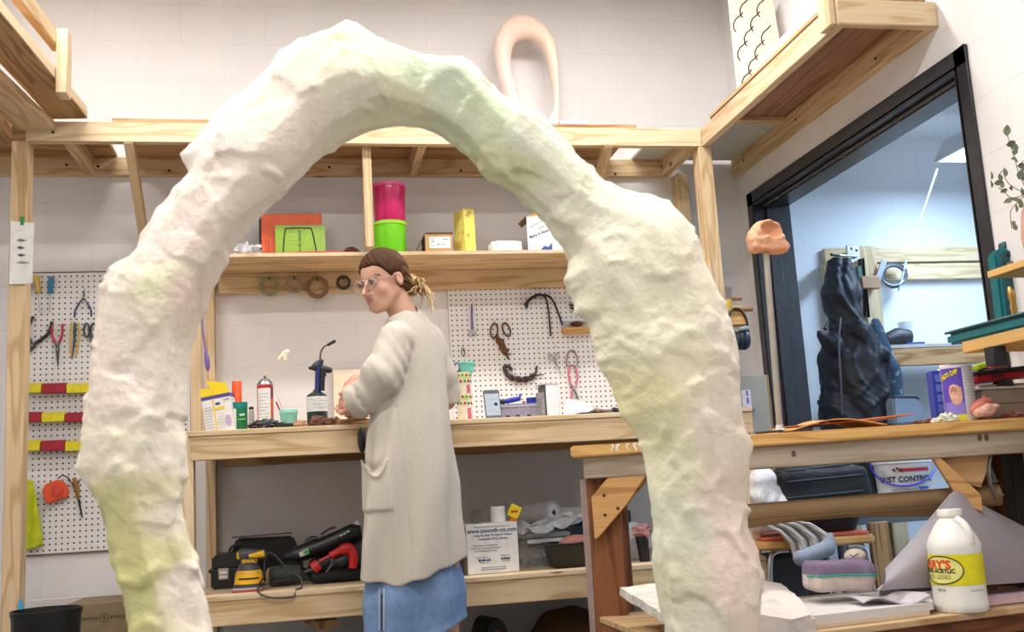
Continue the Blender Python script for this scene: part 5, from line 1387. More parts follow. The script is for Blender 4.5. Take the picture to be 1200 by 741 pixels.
for q,(x0,x1,z0,z1,c) in enumerate(((-.06,.0,0,Hc,(232,200,30)),(.08,.30,Hc*.80,Hc*.87,(60,70,140)),(.02,.5,Hc*.66,Hc*.74,(232,200,30)),(.5,.78,Hc*.9,Hc*.93,(120,120,130)))):
 m=MB(F_);m.cbox((wl*x0,z0,0),(wl*x1,z1,0.0006));obj('printed_patch',m,paint(c,0.6),t,smooth=0)
for q in range(9):
 m=MB(F_);m.cbox((-wl*.52,Hc*(.08+.085*q),0),(-wl*.12,Hc*(.095+.085*q),0.0005));obj('small_print',m,paint((150,146,160),0.7),t,smooth=0)
for q in range(6):
 m=MB(F_);m.cbox((wl*.06,Hc*(.10+.085*q),0),(wl*.42,Hc*(.11+.085*q),0.0005));obj('small_print',m,paint((170,166,176),0.7),t,smooth=0)
m=MB(F_@Matrix.Translation((wl*.58,Hc*.3,0)));m.lathe([(0,0.0006),(0.012,0.0006),(0.012,0)],20,sy=1.9);obj('printed_oval',m,paint((190,170,206),0.7),t)
Yq=4.30;p=bench_p(281,Yq);kx=pxm(281,480,Yq);zt_=zof(281,472,Yq)-BZ;zc=zof(279,445.5,Yq)-BZ
t=thing('green_can','green can with a white side label beside the yellow topped carton on the bench','can',p)
m=mbs(p);r_=9.2*kx;m.lathe([(r_*.95,0),(r_,0.003),(r_,zt_-0.006),(r_*.96,zt_)],30);obj('can_body',m,paint((10,112,66),0.35),t)
m=mbs(p);m.lathe([(r_*1.01,zt_*.80),(r_*1.01,zt_)],30,cap=False);obj('teal_band',m,paint((10,124,118),0.35),t)
m=mbs(p);
A_=np.linspace(PI+0.1,1.5*PI-0.35,8);m.raw([(r_*1.012*math.cos(a),r_*1.012*math.sin(a),z) for z in(zt_*.05,zt_*.78) for a in A_],[(i,i+1,i+9,i+8) for i in range(7)]);obj('white_label',m,paint((232,230,226),0.6),t)
lettering('Sem',0.017,face(p+Vector((0.008,-r_*1.01,zt_*.58))),paint((235,240,235),0.6),t,wrap=r_,bold=0.0004)
m=mbs(p);m.cbox((-r_*.1,-r_*1.02,zt_*.40),(r_*.75,-r_*.72,zt_*.44));obj('light_green_line',m,paint((120,200,80),0.6),t,smooth=0)
pc=bench_p(278.3,Yq+0.05);
t2=thing('orange_tube','tall orange tube standing behind the green can on the bench','tube',pc)
m=mbs(pc);r_=5.7*kx;m.lathe([(r_,0),(r_,zc-0.002),(r_*.94,zc),(0,zc)],26);obj('tube_body',m,paint((240,84,22),0.45),t2)
p=bench_p(295,4.34);kx=pxm(295,480,4.34)
t=thing('clear_vial','small clear vial with a dark cap between the green can and the spray can','vial',p)
m=mbs(p);h_=zof(296,477,4.34)-BZ;m.lathe([(0.010,0),(0.011,0.004),(0.011,h_*.8),(0.006,h_*.92)],16);obj('glass',m,paint((206,208,214),0.1,trans=0.85),t)
m=mbs(p);m.lathe([(0.008,h_*.9),(0.010,h_*.92),(0.009,h_),(0,h_)],14);obj('cap',m,paint((30,34,60),0.4),t)
Yq=4.30;p=bench_p(311.5,Yq);kx=pxm(311.5,470,Yq);zs=zof(311.5,452,Yq)-BZ;zt_=zof(311.5,445,Yq)-BZ;zn=zof(311,440.5,Yq)-BZ
t=thing('spray_can','red and white aerosol can without its cap on the bench','spray can',p)
r_=9.3*kx
m=mbs(p);m.lathe([(r_*.94,0),(r_,0.004),(r_,zs)],32,cap=False);m.lathe([(r_*.94,0),(0,0)],32,cap=False);obj('can_body',m,paint((196,34,34),0.35),t)
m=mbs(p);A_=np.linspace(PI*1.16,PI*1.74,10);m.raw([(r_*1.008*math.cos(a),r_*1.008*math.sin(a),z) for z in(0.012,zs*.93) for a in A_],[(i,i+1,i+11,i+10) for i in range(9)]);obj('white_label',m,paint((230,226,220),0.5),t)
m=mbs(p);m.raw([(r_*1.012*math.cos(a),r_*1.012*math.sin(a),z) for z in(0.012,0.026) for a in A_],[(i,i+1,i+11,i+10) for i in range(9)]);obj('yellow_band',m,paint((226,184,40),0.5),t)
A2=np.linspace(PI*1.76,PI*1.93,5);m=mbs(p);m.raw([(r_*1.01*math.cos(a),r_*1.01*math.sin(a),z) for z in(zs*.05,zs*.70) for a in A2],[(i,i+1,i+6,i+5) for i in range(4)]);obj('orange_panel',m,paint((222,92,34),0.5),t)
m=mbs(p);m.raw([(r_*1.01*math.cos(a),r_*1.01*math.sin(a),z) for z in(zs*.74,zs*.98) for a in A2],[(i,i+1,i+6,i+5) for i in range(4)]);obj('dark_panel',m,paint((96,60,80),0.5),t)
for q in range(9):
 m=mbs(p);A3=np.linspace(PI*1.22,PI*(1.62 if q%3 else 1.5),6);z_=zs*(.22+.072*q);m.raw([(r_*1.012*math.cos(a),r_*1.012*math.sin(a),z) for z in(z_,z_+.0022) for a in A3],[(i,i+1,i+7,i+6) for i in range(5)]);obj('small_print',m,paint((140,140,150),0.6),t)
m=mbs(p);m.lathe([(r_,zs),(r_*1.03,zs+.002),(r_,zs+.005),(r_*.75,zt_-.006),(r_*.5,zt_),(r_*.5,zt_+.003),(0,zt_+.003)],30);obj('steel_dome',m,STEEL,t)
m=mbs(p);m.lathe([(0.0045,zt_),(0.0045,zn-.004),(0.002,zn),(0,zn)],12);obj('spray_nozzle',m,BLACK,t)
Yq=4.46;a=bench_p(303,Yq);b=atY(336,412,4.9);d_=b-a
t=thing('mixing_stick','thin stick with a cream plaster blob on its end, rising behind the aerosol can','stick',a)
q1=atY(311.5,436,4.55);q2=atY(331,418.5,4.55)
m=MB();m.tube([Vector((q1.x-0.02,4.55,BZ+0.001)),q1,q2],0.0024,7);obj('stick',m,paint((224,196,176),0.6),t)
bl=solid(lambda P:smin(smin(sd_cap(P,atY(327,421,4.55),atY(335,413,4.55),0.007,0.011),sd_cap(P,atY(335,414,4.55),atY(333.5,422,4.55),0.009,0.008),0.006),sd_cap(P,atY(334,413,4.55),atY(338.5,411,4.55),0.009,0.005),0.005)+lumps(P,150,0.003,3),atY(322,428,4.55)-Vector((0,.03,0)),atY(343,405,4.55)+Vector((0,.03,0)),0.003)
obj('plaster_blob',bl,paint((240,230,200),0.6),t,smooth=180)
def cup(px,Y,pyt,rpx,col,z0,name,label,cat='cup',rim=True,grp=None,taper=0.84):
 p=onZ(px,Y,z0);kx=pxm(px,480,Y);h_=zof(px,pyt,Y)-z0;r_=rpx*kx
 t=thing(name,label,cat,p,grp);m=mbs(p)
 m.lathe([(r_*taper,0),(r_*taper*1.01,0.002),(r_*.985,h_*.78),(r_*1.03,h_*.80),(r_*1.03,h_*.98),(r_*1.0,h_),(r_*.95,h_),(r_*.9,h_*.75),(r_*taper*.93,0.006),(0,0.005)],32)
 obj('cup_wall',m,paint(col,0.45),t);return t,p,h_,r_
t,p,h_,r_=cup(338.5,4.25,480.5,10.3,(140,206,186),BZ,'mint_cup','mint green plastic cup on the bench holding a red pen')
m=MB();a=p+Vector((-0.006,0,0.012));b=atY(323.5,471,4.25);m.tube([a,b],0.0032,8)
tag(obj('red_pen',m,paint((178,26,40),0.4)),'red pen leaning out of the mint green cup','pen')
m=MB();m.tube([p+Vector((-0.002,0.012,0.012)),atY(325,464,4.28)],0.0012,6)
tag(obj('steel_needle',m,STEEL),'thin steel needle standing in the mint green cup behind the red pen','needle')
p=bench_p(311,4.16);kx=pxm(311,495,4.16)
m=MB();m.ball(p+Vector((0,0,0.012)),(19*kx,0.035,0.022),48,24,0.5,4,2.4);m.v=[Vector((q.x,q.y,max(q.z,BZ+.0005))) for q in m.v]
tag(obj('crumpled_foil',m,paint((84,84,90),0.35,0.5,var=0.5,scale=120),smooth=30),'crumpled dark grey foil in front of the aerosol can','foil')
m=MB();p=bench_p(334,4.15);m.cbox((p.x-10*kx,4.13,BZ+.001),(p.x+9*kx,4.19,BZ+0.018))
tag(obj('black_case',m,BLACK,bevel=0.003),'small flat black case before the mint green cup','case')
Yq=4.24;p=bench_p(372.3,Yq);kx=pxm(372.3,470,Yq)
Z=lambda py:zof(372.3,py,Yq)-BZ
t=thing('propane_torch','black and blue torch head screwed on a dark green gas cylinder on the bench','torch',p)
r_=12.1*kx
m=mbs(p);m.lathe([(r_*.9,0),(r_,0.006),(r_,Z(467)),(r_*.92,Z(463)),(r_*.6,Z(460.5)),(r_*.35,Z(459)),(r_*.35,Z(457)),(0,Z(457))],36);obj('gas_cylinder',m,paint((14,52,44),0.3,coat=0.4),t)
m=mbs(p);A_=np.linspace(PI*.98,PI*2.02,18);m.raw([(r_*1.008*math.cos(a),r_*1.008*math.sin(a),z) for z in(Z(483),Z(465.5)) for a in A_],[(i,i+1,i+19,i+18) for i in range(17)]);obj('white_label',m,paint((226,226,222),0.6),t)
for q in range(7):
 m=mbs(p);A3=np.linspace(PI*(1.36 if q%2 else 1.12),PI*(1.88 if q%3 else 1.7),8);z_=Z(481-2*q);m.raw([(r_*1.012*math.cos(a),r_*1.012*math.sin(a),z) for z in(z_,z_+.0022) for a in A3],[(i,i+1,i+9,i+8) for i in range(7)]);obj('small_print',m,paint((130,136,140),0.6),t)
wpt=lambda x,y,dy=0:atY(x,y,Yq+dy)
m=MB();m.tube([wpt(372.5,459),wpt(372.7,448),wpt(373,436),wpt(374,428)],[0.017,0.0165,0.016,0.018],16,flat=0.8);obj('blue_grip',m,paint((28,44,108),0.35),t)
m=MB();m.tube([wpt(377.5,458,-.012),wpt(378,444,-.012),wpt(379,433,-.012)],[0.010,0.010,0.012],12);obj('black_grip_strip',m,BLACKM,t)
hd_=solid(lambda P:smin(smin(sd_cap(P,wpt(370,431),wpt(386,434),0.016,0.013),sd_cap(P,wpt(371,428),wpt(376,424),0.014,0.012),0.01),sd_cap(P,wpt(363,431.5),wpt(370,431),0.0075,0.009),0.004),wpt(355,450)-Vector((0,.05,0)),wpt(400,412)+Vector((0,.05,0)),0.004)
obj('torch_head',hd_,paint((40,40,44),0.55,bump=0.2),t,smooth=180)
m=MB();m.tube([wpt(379,434),wpt(381,441)],[0.009,0.007],10);obj('trigger',m,paint((70,48,44),0.5),t)
m=MB();m.tube(catmull([wpt(375,424),wpt(376,413),wpt(380,406.5),wpt(385,404)],5),0.0036,9);obj('burner_tube',m,DSTEEL,t)
m=MB();m.tube([wpt(384,404.6),wpt(393,399.5)],[0.0062,0.0066],12);obj('burner_tip',m,BLACKM,t)
BRN=paint((122,84,66),0.85,var=0.35,scale=70,bump=0.6,bscale=120,name='brown_clay')
for i,(px,Y,w_,h_,col,lab) in enumerate(((352,4.14,9,8,(176,140,110),'pale brown clay lump on the bench left of the gas torch'),(372,4.13,9.5,12,(110,72,60),'dark red-brown clay lump before the gas cylinder'),(385,4.14,7,9,(120,80,64),'brown clay lump at the right foot of the gas cylinder'),(394,4.15,6,9,(130,90,70),'brown clay lump between the gas torch and her hands'))):
 p=bench_p(px,Y);kx=pxm(px,490,Y)
 blob_obj('clay_lump',lab,'clay lump',p+Vector((0,0,h_*kx*.4)),(w_*kx,0.025,h_*kx*.62),paint(col,0.9,var=0.3,scale=70,bump=0.6,bscale=120),i+2,0.4,1.3,30,20,flat=BZ+.0005,group='clay lumps on the bench')
A=atY(392,490,4.86);B=atY(452,433,4.98)
m=MB();zb=BZ;m.raw([(A.x,4.88,BZ+.001),(A.x+0.29,4.88,BZ+.001),(A.x+0.29,4.99,zof(392,433.5,4.98)),(A.x+.004,4.99,zof(392,433.5,4.98)),(A.x,4.895,BZ+.001),(A.x+0.29,4.895,BZ+.001),(A.x+0.29,5.005,zof(392,433.5,4.98)),(A.x+.004,5.005,zof(392,433.5,4.98))],[(0,1,2,3),(7,6,5,4),(0,4,5,1),(1,5,6,2),(2,6,7,3),(3,7,4,0)])
tag(obj('plywood_offcut',m,paint((222,200,174),0.7,var=0.06,scale=12),smooth=0),'pale plywood offcut leaning on the wall behind her hands','board')
p=bench_p(410,4.13);kx=pxm(410,490,4.13)
m=mbs((p.x,4.13,BZ+.001),4);m.bar((-15*kx,0,0.011),(22*kx,0.03,0.011),0.05,0.02)
tag(obj('wood_offcut',m,PINED,bevel=0.003),'small wooden offcut on the bench under her hands','wood offcut')
p=atY(421,487,3.99)
blob_obj('cream_clay','cream clay piece she is working on the bench','clay',Vector((p.x,4.14,BZ+0.022+0.018)),(0.045,0.025,0.020),paint((230,200,160),0.7),9,0.6,2,flat=BZ+.022)
Yq=4.22
p=bench_p(545,Yq);kx=pxm(545,470,Yq)
def dotcup(z0,pyt,pyr,rpx,lab,seed):
 h_=zof(545,pyt,Yq)-z0;r_=rpx*kx
 t=thing('paper_cup',lab,'cup',(p.x,Yq,z0),'polka-dot paper cups stacked on the bench')
 m=mbs((p.x,Yq,z0));m.lathe([(r_*.93,0),(r_,h_*.9),(r_*1.06,h_*.92),(r_*1.06,h_),(r_*.98,h_),(r_*.95,h_*.9),(r_*.88,.004),(0,.004)],32);obj('cup_wall',m,paint((232,224,200),0.6),t)
 zr=zof(545,pyr,Yq)-z0
 m=mbs((p.x,Yq,z0));m.lathe([(r_*.995,zr-.001),(r_*1.0,zr+.001),(r_*1.03,h_*.99),(r_*1.07,h_*.99),(r_*1.0,zr-.001)],32,cap=False);obj('lime_rim',m,paint((214,226,150),0.5),t)
 rs2=random.Random(seed)
 cols=[(190,30,60),(60,150,60),(150,40,60),(100,160,60),(190,30,60),(60,150,60)]
 for ring,zz,sz in((0,(zr+h_)/2,0.0052),(1,zr*.82,0.006)):
  for q in range(6):
   a=1.5*PI+(q-2.6)*0.50+ring*.25+.1*seed;rr=r_*(1.035 if ring==0 else .985)
   m=MB(Matrix.Translation((p.x,Yq,z0))@Matrix.Rotation(a,4,'Z')@Matrix.Translation((rr,0,zz))@Matrix.Rotation(PI/2,4,'Y'));m.lathe([(sz,0),(sz,0.0012),(0,0.0014)],12)
   obj('printed_dot',m,paint(cols[(q+ring*2+seed)%6],0.6),t)
 for q in range(7):
  a=1.5*PI+0.25+q*.09;m=MB();m.tube([Vector((p.x+r_*.965*math.cos(a+dx),Yq+r_*.965*math.sin(a+dx),z0+zr*z)) for dx,z in((0,.05),(.10,.25),(-.04,.45),(.12,.6))],0.0012,5);obj('pink_scribble',m,paint((224,120,150),0.6),t)
 return z0+h_
z1=dotcup(BZ+0.001,462.5,469,9.4,'polka-dot paper cup at the foot of the stack on the bench',0)
z2=dotcup(z1+.0005,437,444.5,9.6,'polka-dot paper cup in the middle of the stack, under the mint one',1)
t,p2,h_,r_=cup(547,Yq,424.5,9.6,(120,206,186),z2+.001,'mint_cup','mint green cup on top of the polka-dot paper cups')
m=MB();m.tube([p2+Vector((0.004,0,.01)),atY(540.5,418,Yq),atY(539,414,Yq)],[0.004,0.0035,0.002],8)
tag(obj('brush_stick',m,paint((222,196,190),0.5)),'pale pink stick standing in the top mint green cup','stick')
q=[atY(535.5+3.2*math.cos(a),430.5+5.2*math.sin(a),Yq-.005) for a in np.linspace(0,2*PI,17)]
m=MB();m.tube(q,0.004,7,cap=False);tag(obj('blue_scissors',m,paint((90,100,150),0.4)),'blue handled scissors ring hooked beside the top mint green cup','scissors')
A=atY(569.5,485,4.22);B=atY(584,457.5,4.28);w_=B.x-A.x;hh=math.dist((4.22,BZ),(4.28,B.z))
t=thing('smartphone','smartphone with a lit map on its screen, propped up on the bench','phone',((A.x+B.x)/2,4.22,BZ))
M_=Matrix.Translation(((A.x+B.x)/2,4.225,BZ+.001))@Matrix.Rotation(R(-20),4,'X')
hh=(B.z-BZ)/math.cos(R(20))
m=MB(M_);m.box((0,0,hh/2),(w_,0.008,hh));obj('phone_body',m,paint((60,66,84),0.3),t,bevel=0.0035,seg=2)
m=MB(M_);m.cbox((-w_*.44,-0.0046,hh*.13),(w_*.44,-0.0041,hh*.86));obj('screen',m,glow((226,230,238),0.85),t,smooth=0)
m=MB(M_@Matrix.Translation((w_*.2,-0.0048,hh*.5))@Matrix.Rotation(PI/2,4,'X'));m.lathe([(0.008,0),(0.008,.0005),(0,.0005)],16);obj('map_pin',m,glow((90,110,150),0.5),t)
for q in range(3):
 m=MB(M_);m.tube([(-w_*.42,-.0048,hh*(.25+.2*q)),(0,-.0048,hh*(.32+.17*q)),(w_*.4,-.0048,hh*(.2+.25*q))],0.0006,4);obj('map_road',m,glow((170,190,210),0.5),t)
Yq=4.33;A=bench_p(587,Yq);B=bench_p(640,Yq);zt_=zof(610,473,Yq)
CL=paint((190,186,200),0.15,trans=0.55,name='clear_plastic')
t=thing('parts_organizer','low clear plastic parts case with dark latches on the bench','case',((A.x+B.x)/2,Yq,BZ))
m=MB();m.cbox((A.x,Yq,BZ+.001),(B.x,Yq+.17,zt_));obj('case_body',m,paint((150,146,164),0.3,var=0.2,scale=40),t,bevel=0.006,seg=2)
m=MB();m.cbox((A.x-.003,Yq-.003,zt_-.014),(B.x+.003,Yq+.173,zt_-.008));obj('lid_seam',m,paint((176,172,190),0.3),t,bevel=0.001)
for px in(595,607,620):
 c=onZ(px,Yq,BZ+.012);m=MB();m.box((c.x,Yq-.003,BZ+.016),(.017,.006,.016));obj('latch',m,paint((60,54,62),0.4),t,bevel=.001)
t=thing('glue_gun','blue glue gun lying on the clear parts case','glue gun',(A.x+.06,Yq+.05,zt_))
w=lambda x,y:atY(x,y,Yq+.04)
z_=zt_+.002
m=MB();a=onZ(591,Yq+.04,z_+.012);b=onZ(609,Yq+.06,z_+.024);m.tube([a,(a+b)/2,b],[0.010,0.012,0.010],10);obj('barrel',m,paint((30,60,170),0.4),t)
m=MB();c=onZ(597,Yq+.05,z_+.008);m.tube([c+Vector((0,0,.012)),c+Vector((-.012,0,-.002))],.008,8);obj('handle',m,paint((24,46,130),0.4),t)
m=MB();m.tube([a+Vector((-.035,0,.0)),a],[.009,.012],10);obj('black_nozzle_guard',m,BLACK,t)
m=MB();m.tube([b,b+Vector((.004,0,.02))],.005,8);obj('rear_lever',m,paint((30,60,170),0.4),t)
p=onZ(623,Yq+.05,zt_+.001);m=mbs(p);m.lathe([(.022,0),(.022,.024),(.020,.026),(0,.026)],24)
tag(obj('round_lid',m,paint((26,50,160),0.4)),'round blue lid lying on the clear parts case','lid')
p=onZ(614,Yq+.05,zt_+.001);m=mbs(p);m.lathe([(.007,0),(.008,.01),(.004,.013),(0,.013)],14)
tag(obj('bottle_stopper',m,paint((190,90,120),0.4)),'tiny pink stopper between the glue gun and the round blue lid','stopper')
Yq=4.26;A=bench_p(642,Yq);B=bench_p(657.5,Yq);zt_=zof(648,450.5,Yq);
t=thing('white_canister','tall white box with a dark grey side on the bench before the right pegboard','box',((A.x+B.x)/2,Yq,BZ))
M_=stand((A.x,Yq,BZ+.001),8);w_=B.x-A.x
m=MB(M_);m.cbox((0,0,0),(w_,.09,zt_-BZ));obj('box_body',m,paint((232,234,240),0.4),t,bevel=.003)
m=MB(M_);m.cbox((-.004,.004,0),(-.0005,.086,zt_-BZ-.004));obj('dark_edge',m,paint((70,74,74),0.5),t,smooth=0)
m=MB(M_);m.cbox((-.018,.01,0),(-.0045,.08,(zt_-BZ)*.78));obj('side_label',m,paint((150,146,150),0.5,var=.4,scale=90),t,smooth=0)
m=MB(M_);m.cbox((-.02,-.001,zt_-BZ-.001),(w_+.001,.091,zt_-BZ+.004));obj('lid_edge',m,paint((196,198,200),0.4),t,bevel=.001)
A=bench_p(660.5,4.2);c1=atY(665,467.5,4.24);c2=atY(697,474,4.24);c3=bench_p(694,4.2)
m=MB();
def pf(u,v):
 a=A.lerp(c3,u);b=c1.lerp(c2,u);q=a.lerp(b,v);return Vector((q.x,q.y+.05*math.sin(v*PI)*.3,max(q.z,BZ+.0015)))
m.sheet(pf,10,6,.001);tag(obj('folded_paper',m,PAPER,smooth=180),'sheet of white paper standing folded on the bench below the pink tongs','paper')
for i,(px,py,w_,h_,col,lab) in enumerate(((690,479,14,3.0,(50,46,44),'long dark metal strip before the white paper on the bench'),(700,477,8,6,(128,96,74),'brown metal scrap on the bench right of the white paper'),(711,477.5,8,5,(110,100,92),'grey brown metal scrap on the bench at the edge of the arch'),(721,475.5,6,6.5,(34,32,34),'black knob on the bench at the edge of the arch'))):
 Y=4.15+.01*i;p=bench_p(px,Y);kx=pxm(px,py,Y)
 blob_obj('metal_scrap',lab,'scrap',p+Vector((0,0,h_*kx*.4)),(w_*kx,.015,h_*kx*.62),paint(col,0.6,0.3,var=.3,scale=60),11+i,.45,1.6,26,16,flat=BZ+.0005)
Yq=4.16
def low(px,Y):return onZ(px,Y,LSZ)
Yq=4.42;A=low(247,Yq);B=low(300,Yq);zt_=zof(262,651,Yq);
t=thing('tool_case','black plastic tool case with a pale latch at the left end of the lower shelf','case',((A.x+B.x)/2,Yq,LSZ))
m=MB();m.cbox((A.x,Yq,LSZ+.001),(B.x,Yq+.28,LSZ+(zt_-LSZ)*.55));obj('lower_shell',m,BLACK,t,bevel=.008,seg=2)
m=MB();m.cbox((A.x+.004,Yq+.003,LSZ+(zt_-LSZ)*.56),(B.x-.004,Yq+.275,zt_));obj('upper_shell',m,BLACK,t,bevel=.010,seg=2)
m=MB();m.cbox((A.x-.008,Yq-.006,LSZ+(zt_-LSZ)*.50),(B.x+.004,Yq+.286,LSZ+(zt_-LSZ)*.60));obj('seam_flange',m,paint((32,32,34),.5),t,bevel=.002)
c=low(262,Yq-.012);hz=(zt_-LSZ)
m=MB();m.cbox((c.x-.020,Yq-.014,LSZ+hz*.28),(c.x+.020,Yq-.004,LSZ+hz*.62));obj('latch',m,paint((178,160,150),.4),t,bevel=.002)
for q in range(2):
 m=MB();m.cbox((c.x-.014,Yq-.017,LSZ+hz*(.33+.13*q)),(c.x+.014,Yq-.013,LSZ+hz*(.40+.13*q)));obj('latch_rib',m,WHITEP,t,bevel=.001)
m=MB();m.tube([Vector((c.x-.024,Yq-.012,LSZ+hz*.5)),Vector((c.x-.026,Yq-.014,LSZ+.004)),Vector((c.x+.03,Yq-.014,LSZ+.004)),Vector((c.x+.028,Yq-.012,LSZ+hz*.4))],.0016,6);obj('wire_bail',m,DSTEEL,t)
Yq=4.72;A=low(270,Yq);B=low(352,Yq);zt_=zof(310,630,Yq)
t=thing('soft_case','open black case with a grey rim standing behind the yellow sander','case',((A.x+B.x)/2,Yq,LSZ))
m=MB(Matrix.Translation((0,Yq,0))@Matrix(((1,0,0,0),(0,0,1,0),(0,1,0,0),(0,0,0,1))));w_=B.x-A.x
m.prism([(A.x-.02,LSZ+.001),(B.x+.02,LSZ+.001),(B.x+.005,LSZ+(zt_-LSZ)*.55),(B.x-.03,zt_-.004),(A.x+.025,zt_),(A.x,LSZ+(zt_-LSZ)*.6)],0,.16);obj('case_body',m,paint((18,18,20),.5,bump=.2),t,bevel=.008,seg=2)
m=MB();m.bar((A.x+.01,Yq-.01,zt_+.008),(B.x-.03,Yq-.01,zt_+.012),.05,.006);obj('rim',m,paint((110,96,88),.6),t,bevel=.001)
m=MB();m.tube(catmull([Vector((A.x-.005,Yq-.02,LSZ+.12)),Vector((A.x+.01,Yq-.03,zt_-.03)),Vector((A.x+.05,Yq-.03,zt_-.02))],5),.006,8);obj('carry_strap',m,paint((60,60,62),.6),t)
m=MB();m.tube([Vector((A.x+.10,Yq-.003,zt_-.04)),Vector((A.x+.14,Yq-.004,zt_-.10)),Vector((B.x-.06,Yq-.003,zt_-.06))],.002,5);obj('seam',m,paint((60,60,64),.6),t)
Yq=4.24;p=low(300,Yq);kx=pxm(300,670,Yq);S=kx
t=thing('orbital_sander','yellow and grey palm sander at the front of the lower shelf','sander',p)
GRY=paint((66,66,72),.5);YL=paint((232,176,20),.4)
def P_(x,y,d=0):return atY(x,y,Yq+d)
m=mbs((P_(292,687).x,Yq,LSZ+.001));m.cbox((-18*S,-.055,0),(16*S,.055,.006));obj('red_pad',m,paint((180,60,50),.7),t,bevel=.002)
m=mbs((P_(292,687).x,Yq,LSZ+.007));m.cbox((-18*S,-.055,0),(16*S,.055,.008));obj('base_plate',m,paint((170,168,166),.5),t,bevel=.002)
cx=P_(292,687).x;z0=LSZ+.015
zA,zB,zC,zD,zE=zof(292,684,Yq),zof(292,668,Yq),zof(292,662,Yq),zof(292,656,Yq),zof(295,644,Yq)
m=mbs((cx,Yq,0));m.lathe([(18*S,z0),(17.5*S,z0+.01),(16*S,zB-.01),(14*S,zB),(11*S,zC),(9.5*S,zC+.006),(0,zC+.006)],28,sy=.85);obj('grey_skirt',m,GRY,t)
m=MB(Matrix.Translation((cx,Yq,0)));A_=np.linspace(PI*1.13,PI*1.90,16)
rows_=[(17.9*S,z0+.014),(16.9*S,z0+.03),(15.8*S,zB-.010),(14.2*S,zB-.001)]
m.raw([(r*1.01*math.cos(a),r*.86*math.sin(a),z) for r,z in rows_ for a in A_],[(k*16+i,k*16+i+1,k*16+i+17,k*16+i+16) for k in range(3) for i in range(15)]);obj('yellow_band',m,YL,t)
m=MB(Matrix.Translation((cx,Yq,0)));A_=np.linspace(PI*1.28,PI*1.74,10);zz=z0+.031;m.raw([(16.9*S*1.025*math.cos(a),16.9*S*.875*math.sin(a),z) for z in(zz,zz+.006) for a in A_],[(i,i+1,i+11,i+10) for i in range(9)]);obj('vent_slot',m,BLACK,t)
m=mbs((cx+1*S,Yq,0));m.lathe([(9.6*S,zC+.002),(9.6*S,zD+.006),(0,zD+.006)],24);obj('collar',m,GRY,t)
lettering('DEWALT',0.019,face((cx+1*S,Yq-9.7*S,(zC+zD)/2+.004)),YL,t,wrap=9.7*S,bold=.0008)
hd_=solid(lambda P:sd_cap(P,(P_(285,651).x,Yq,zD+.020),(P_(308,652).x,Yq,zD+.016),.025,.020),(cx-.12,Yq-.06,zD-.03),(cx+.14,Yq+.06,zD+.08),.005)
obj('palm_grip',hd_,GRY,t,smooth=180)
m=MB();m.tube([Vector((P_(292,653).x,Yq-.018,zD+.012)),Vector((P_(310,650).x,Yq-.016,zD+.020))],[.010,.013],12);obj('yellow_side',m,YL,t)
m=MB();m.tube([Vector((P_(281,650).x-.006,Yq-.016,zD+.030)),Vector((P_(279.5,655).x,Yq-.012,zD+.006))],.0055,8);obj('yellow_nose',m,YL,t)
cord=catmull([P_(314,648,.0),P_(322,651,0),P_(335,665,-.02),P_(352,678,-.06),P_(353,690,-.10),P_(343,700,-.15),P_(320,701,-.155),P_(306,697,-.15),P_(302,690,-.10),P_(320,683,.02),P_(345,678,.05)],7)
cord=[Vector((q.x,q.y,max(q.z,LSZ+.004) if q.y>BY-.004 else q.z)) for q in cord]
m=MB();m.tube(cord,.0033,7);obj('power_cord',m,paint((52,52,54),.5),t)
m=MB();m.tube(catmull([P_(312,650,-.005),P_(310,662,-.01),P_(309,676,-.02),P_(304,684,-.05)],5),.0033,7);obj('cord_slack',m,paint((52,52,54),.5),t)
w2=lambda x,y,d=.12:atY(x,y,4.20+d)
t=thing('angle_grinder','dusty grey cylindrical power tool lying behind the sander cord','power tool',low(335,4.32))
DUST=paint((58,60,58),.7,var=.3,scale=50)
c0,c1=low(316,4.34),low(352,4.36);zc=LSZ+.042
m=MB();m.tube([Vector((c0.x,4.34,zc)),Vector((c0.x+.01,4.34,zc)),Vector(((c0.x+c1.x)/2,4.35,zc)),Vector((c1.x,4.36,zc))],[.034,.040,.040,.036],20);obj('motor_body',m,DUST,t)
m=MB();m.tube([Vector((c0.x-.006,4.338,zc)),Vector((c0.x,4.34,zc))],[.030,.034],18);obj('end_cap',m,paint((196,180,130),.6),t)
m=MB();m.tube([Vector((c1.x,4.36,zc)),Vector((c1.x+.05,4.37,zc-.012))],[.030,.020],14);obj('gear_head',m,DSTEEL,t)
t=thing('heat_gun','black power tool with a green label lying on the tool pile of the lower shelf','power tool',low(385,4.42))
w2=lambda x,y,d=0:atY(x,y,4.40+d)
BKT=paint((26,26,30),.4,var=.3)
m=MB();m.tube([w2(346,651),w2(360,646),w2(378,640),w2(398,631),w2(414,623),w2(423,621)],[.032,.034,.036,.034,.033,.022],18);obj('motor_body',m,BKT,t)
m=MB();m.tube([w2(334,654),w2(348,650)],[.016,.030],14);obj('nose_cone',m,BKT,t)
m=MB(M_ if False else Matrix());
def patch(pts,mt,nm,par,th=.002):
 mm=MB();n=len(pts);mm.raw([Vector(q) for q in pts]+[Vector(q)-Vector((0,th,0)) for q in pts],[tuple(range(n)),tuple(reversed(range(n,2*n)))]+[(i,i+n,(i+1)%n+n,(i+1)%n) for i in range(n)]);return obj(nm,mm,mt,par,smooth=0)
patch([w2(350,648,-.036),w2(361,643,-.036),w2(363,649,-.037),w2(352,653,-.036)],paint((196,206,186),.5),'label_plate',t)
patch([w2(355,647,-.0385),w2(361,644,-.0385),w2(363,648.5,-.0395),w2(357,650,-.0385)],paint((50,150,80),.5),'green_label',t)
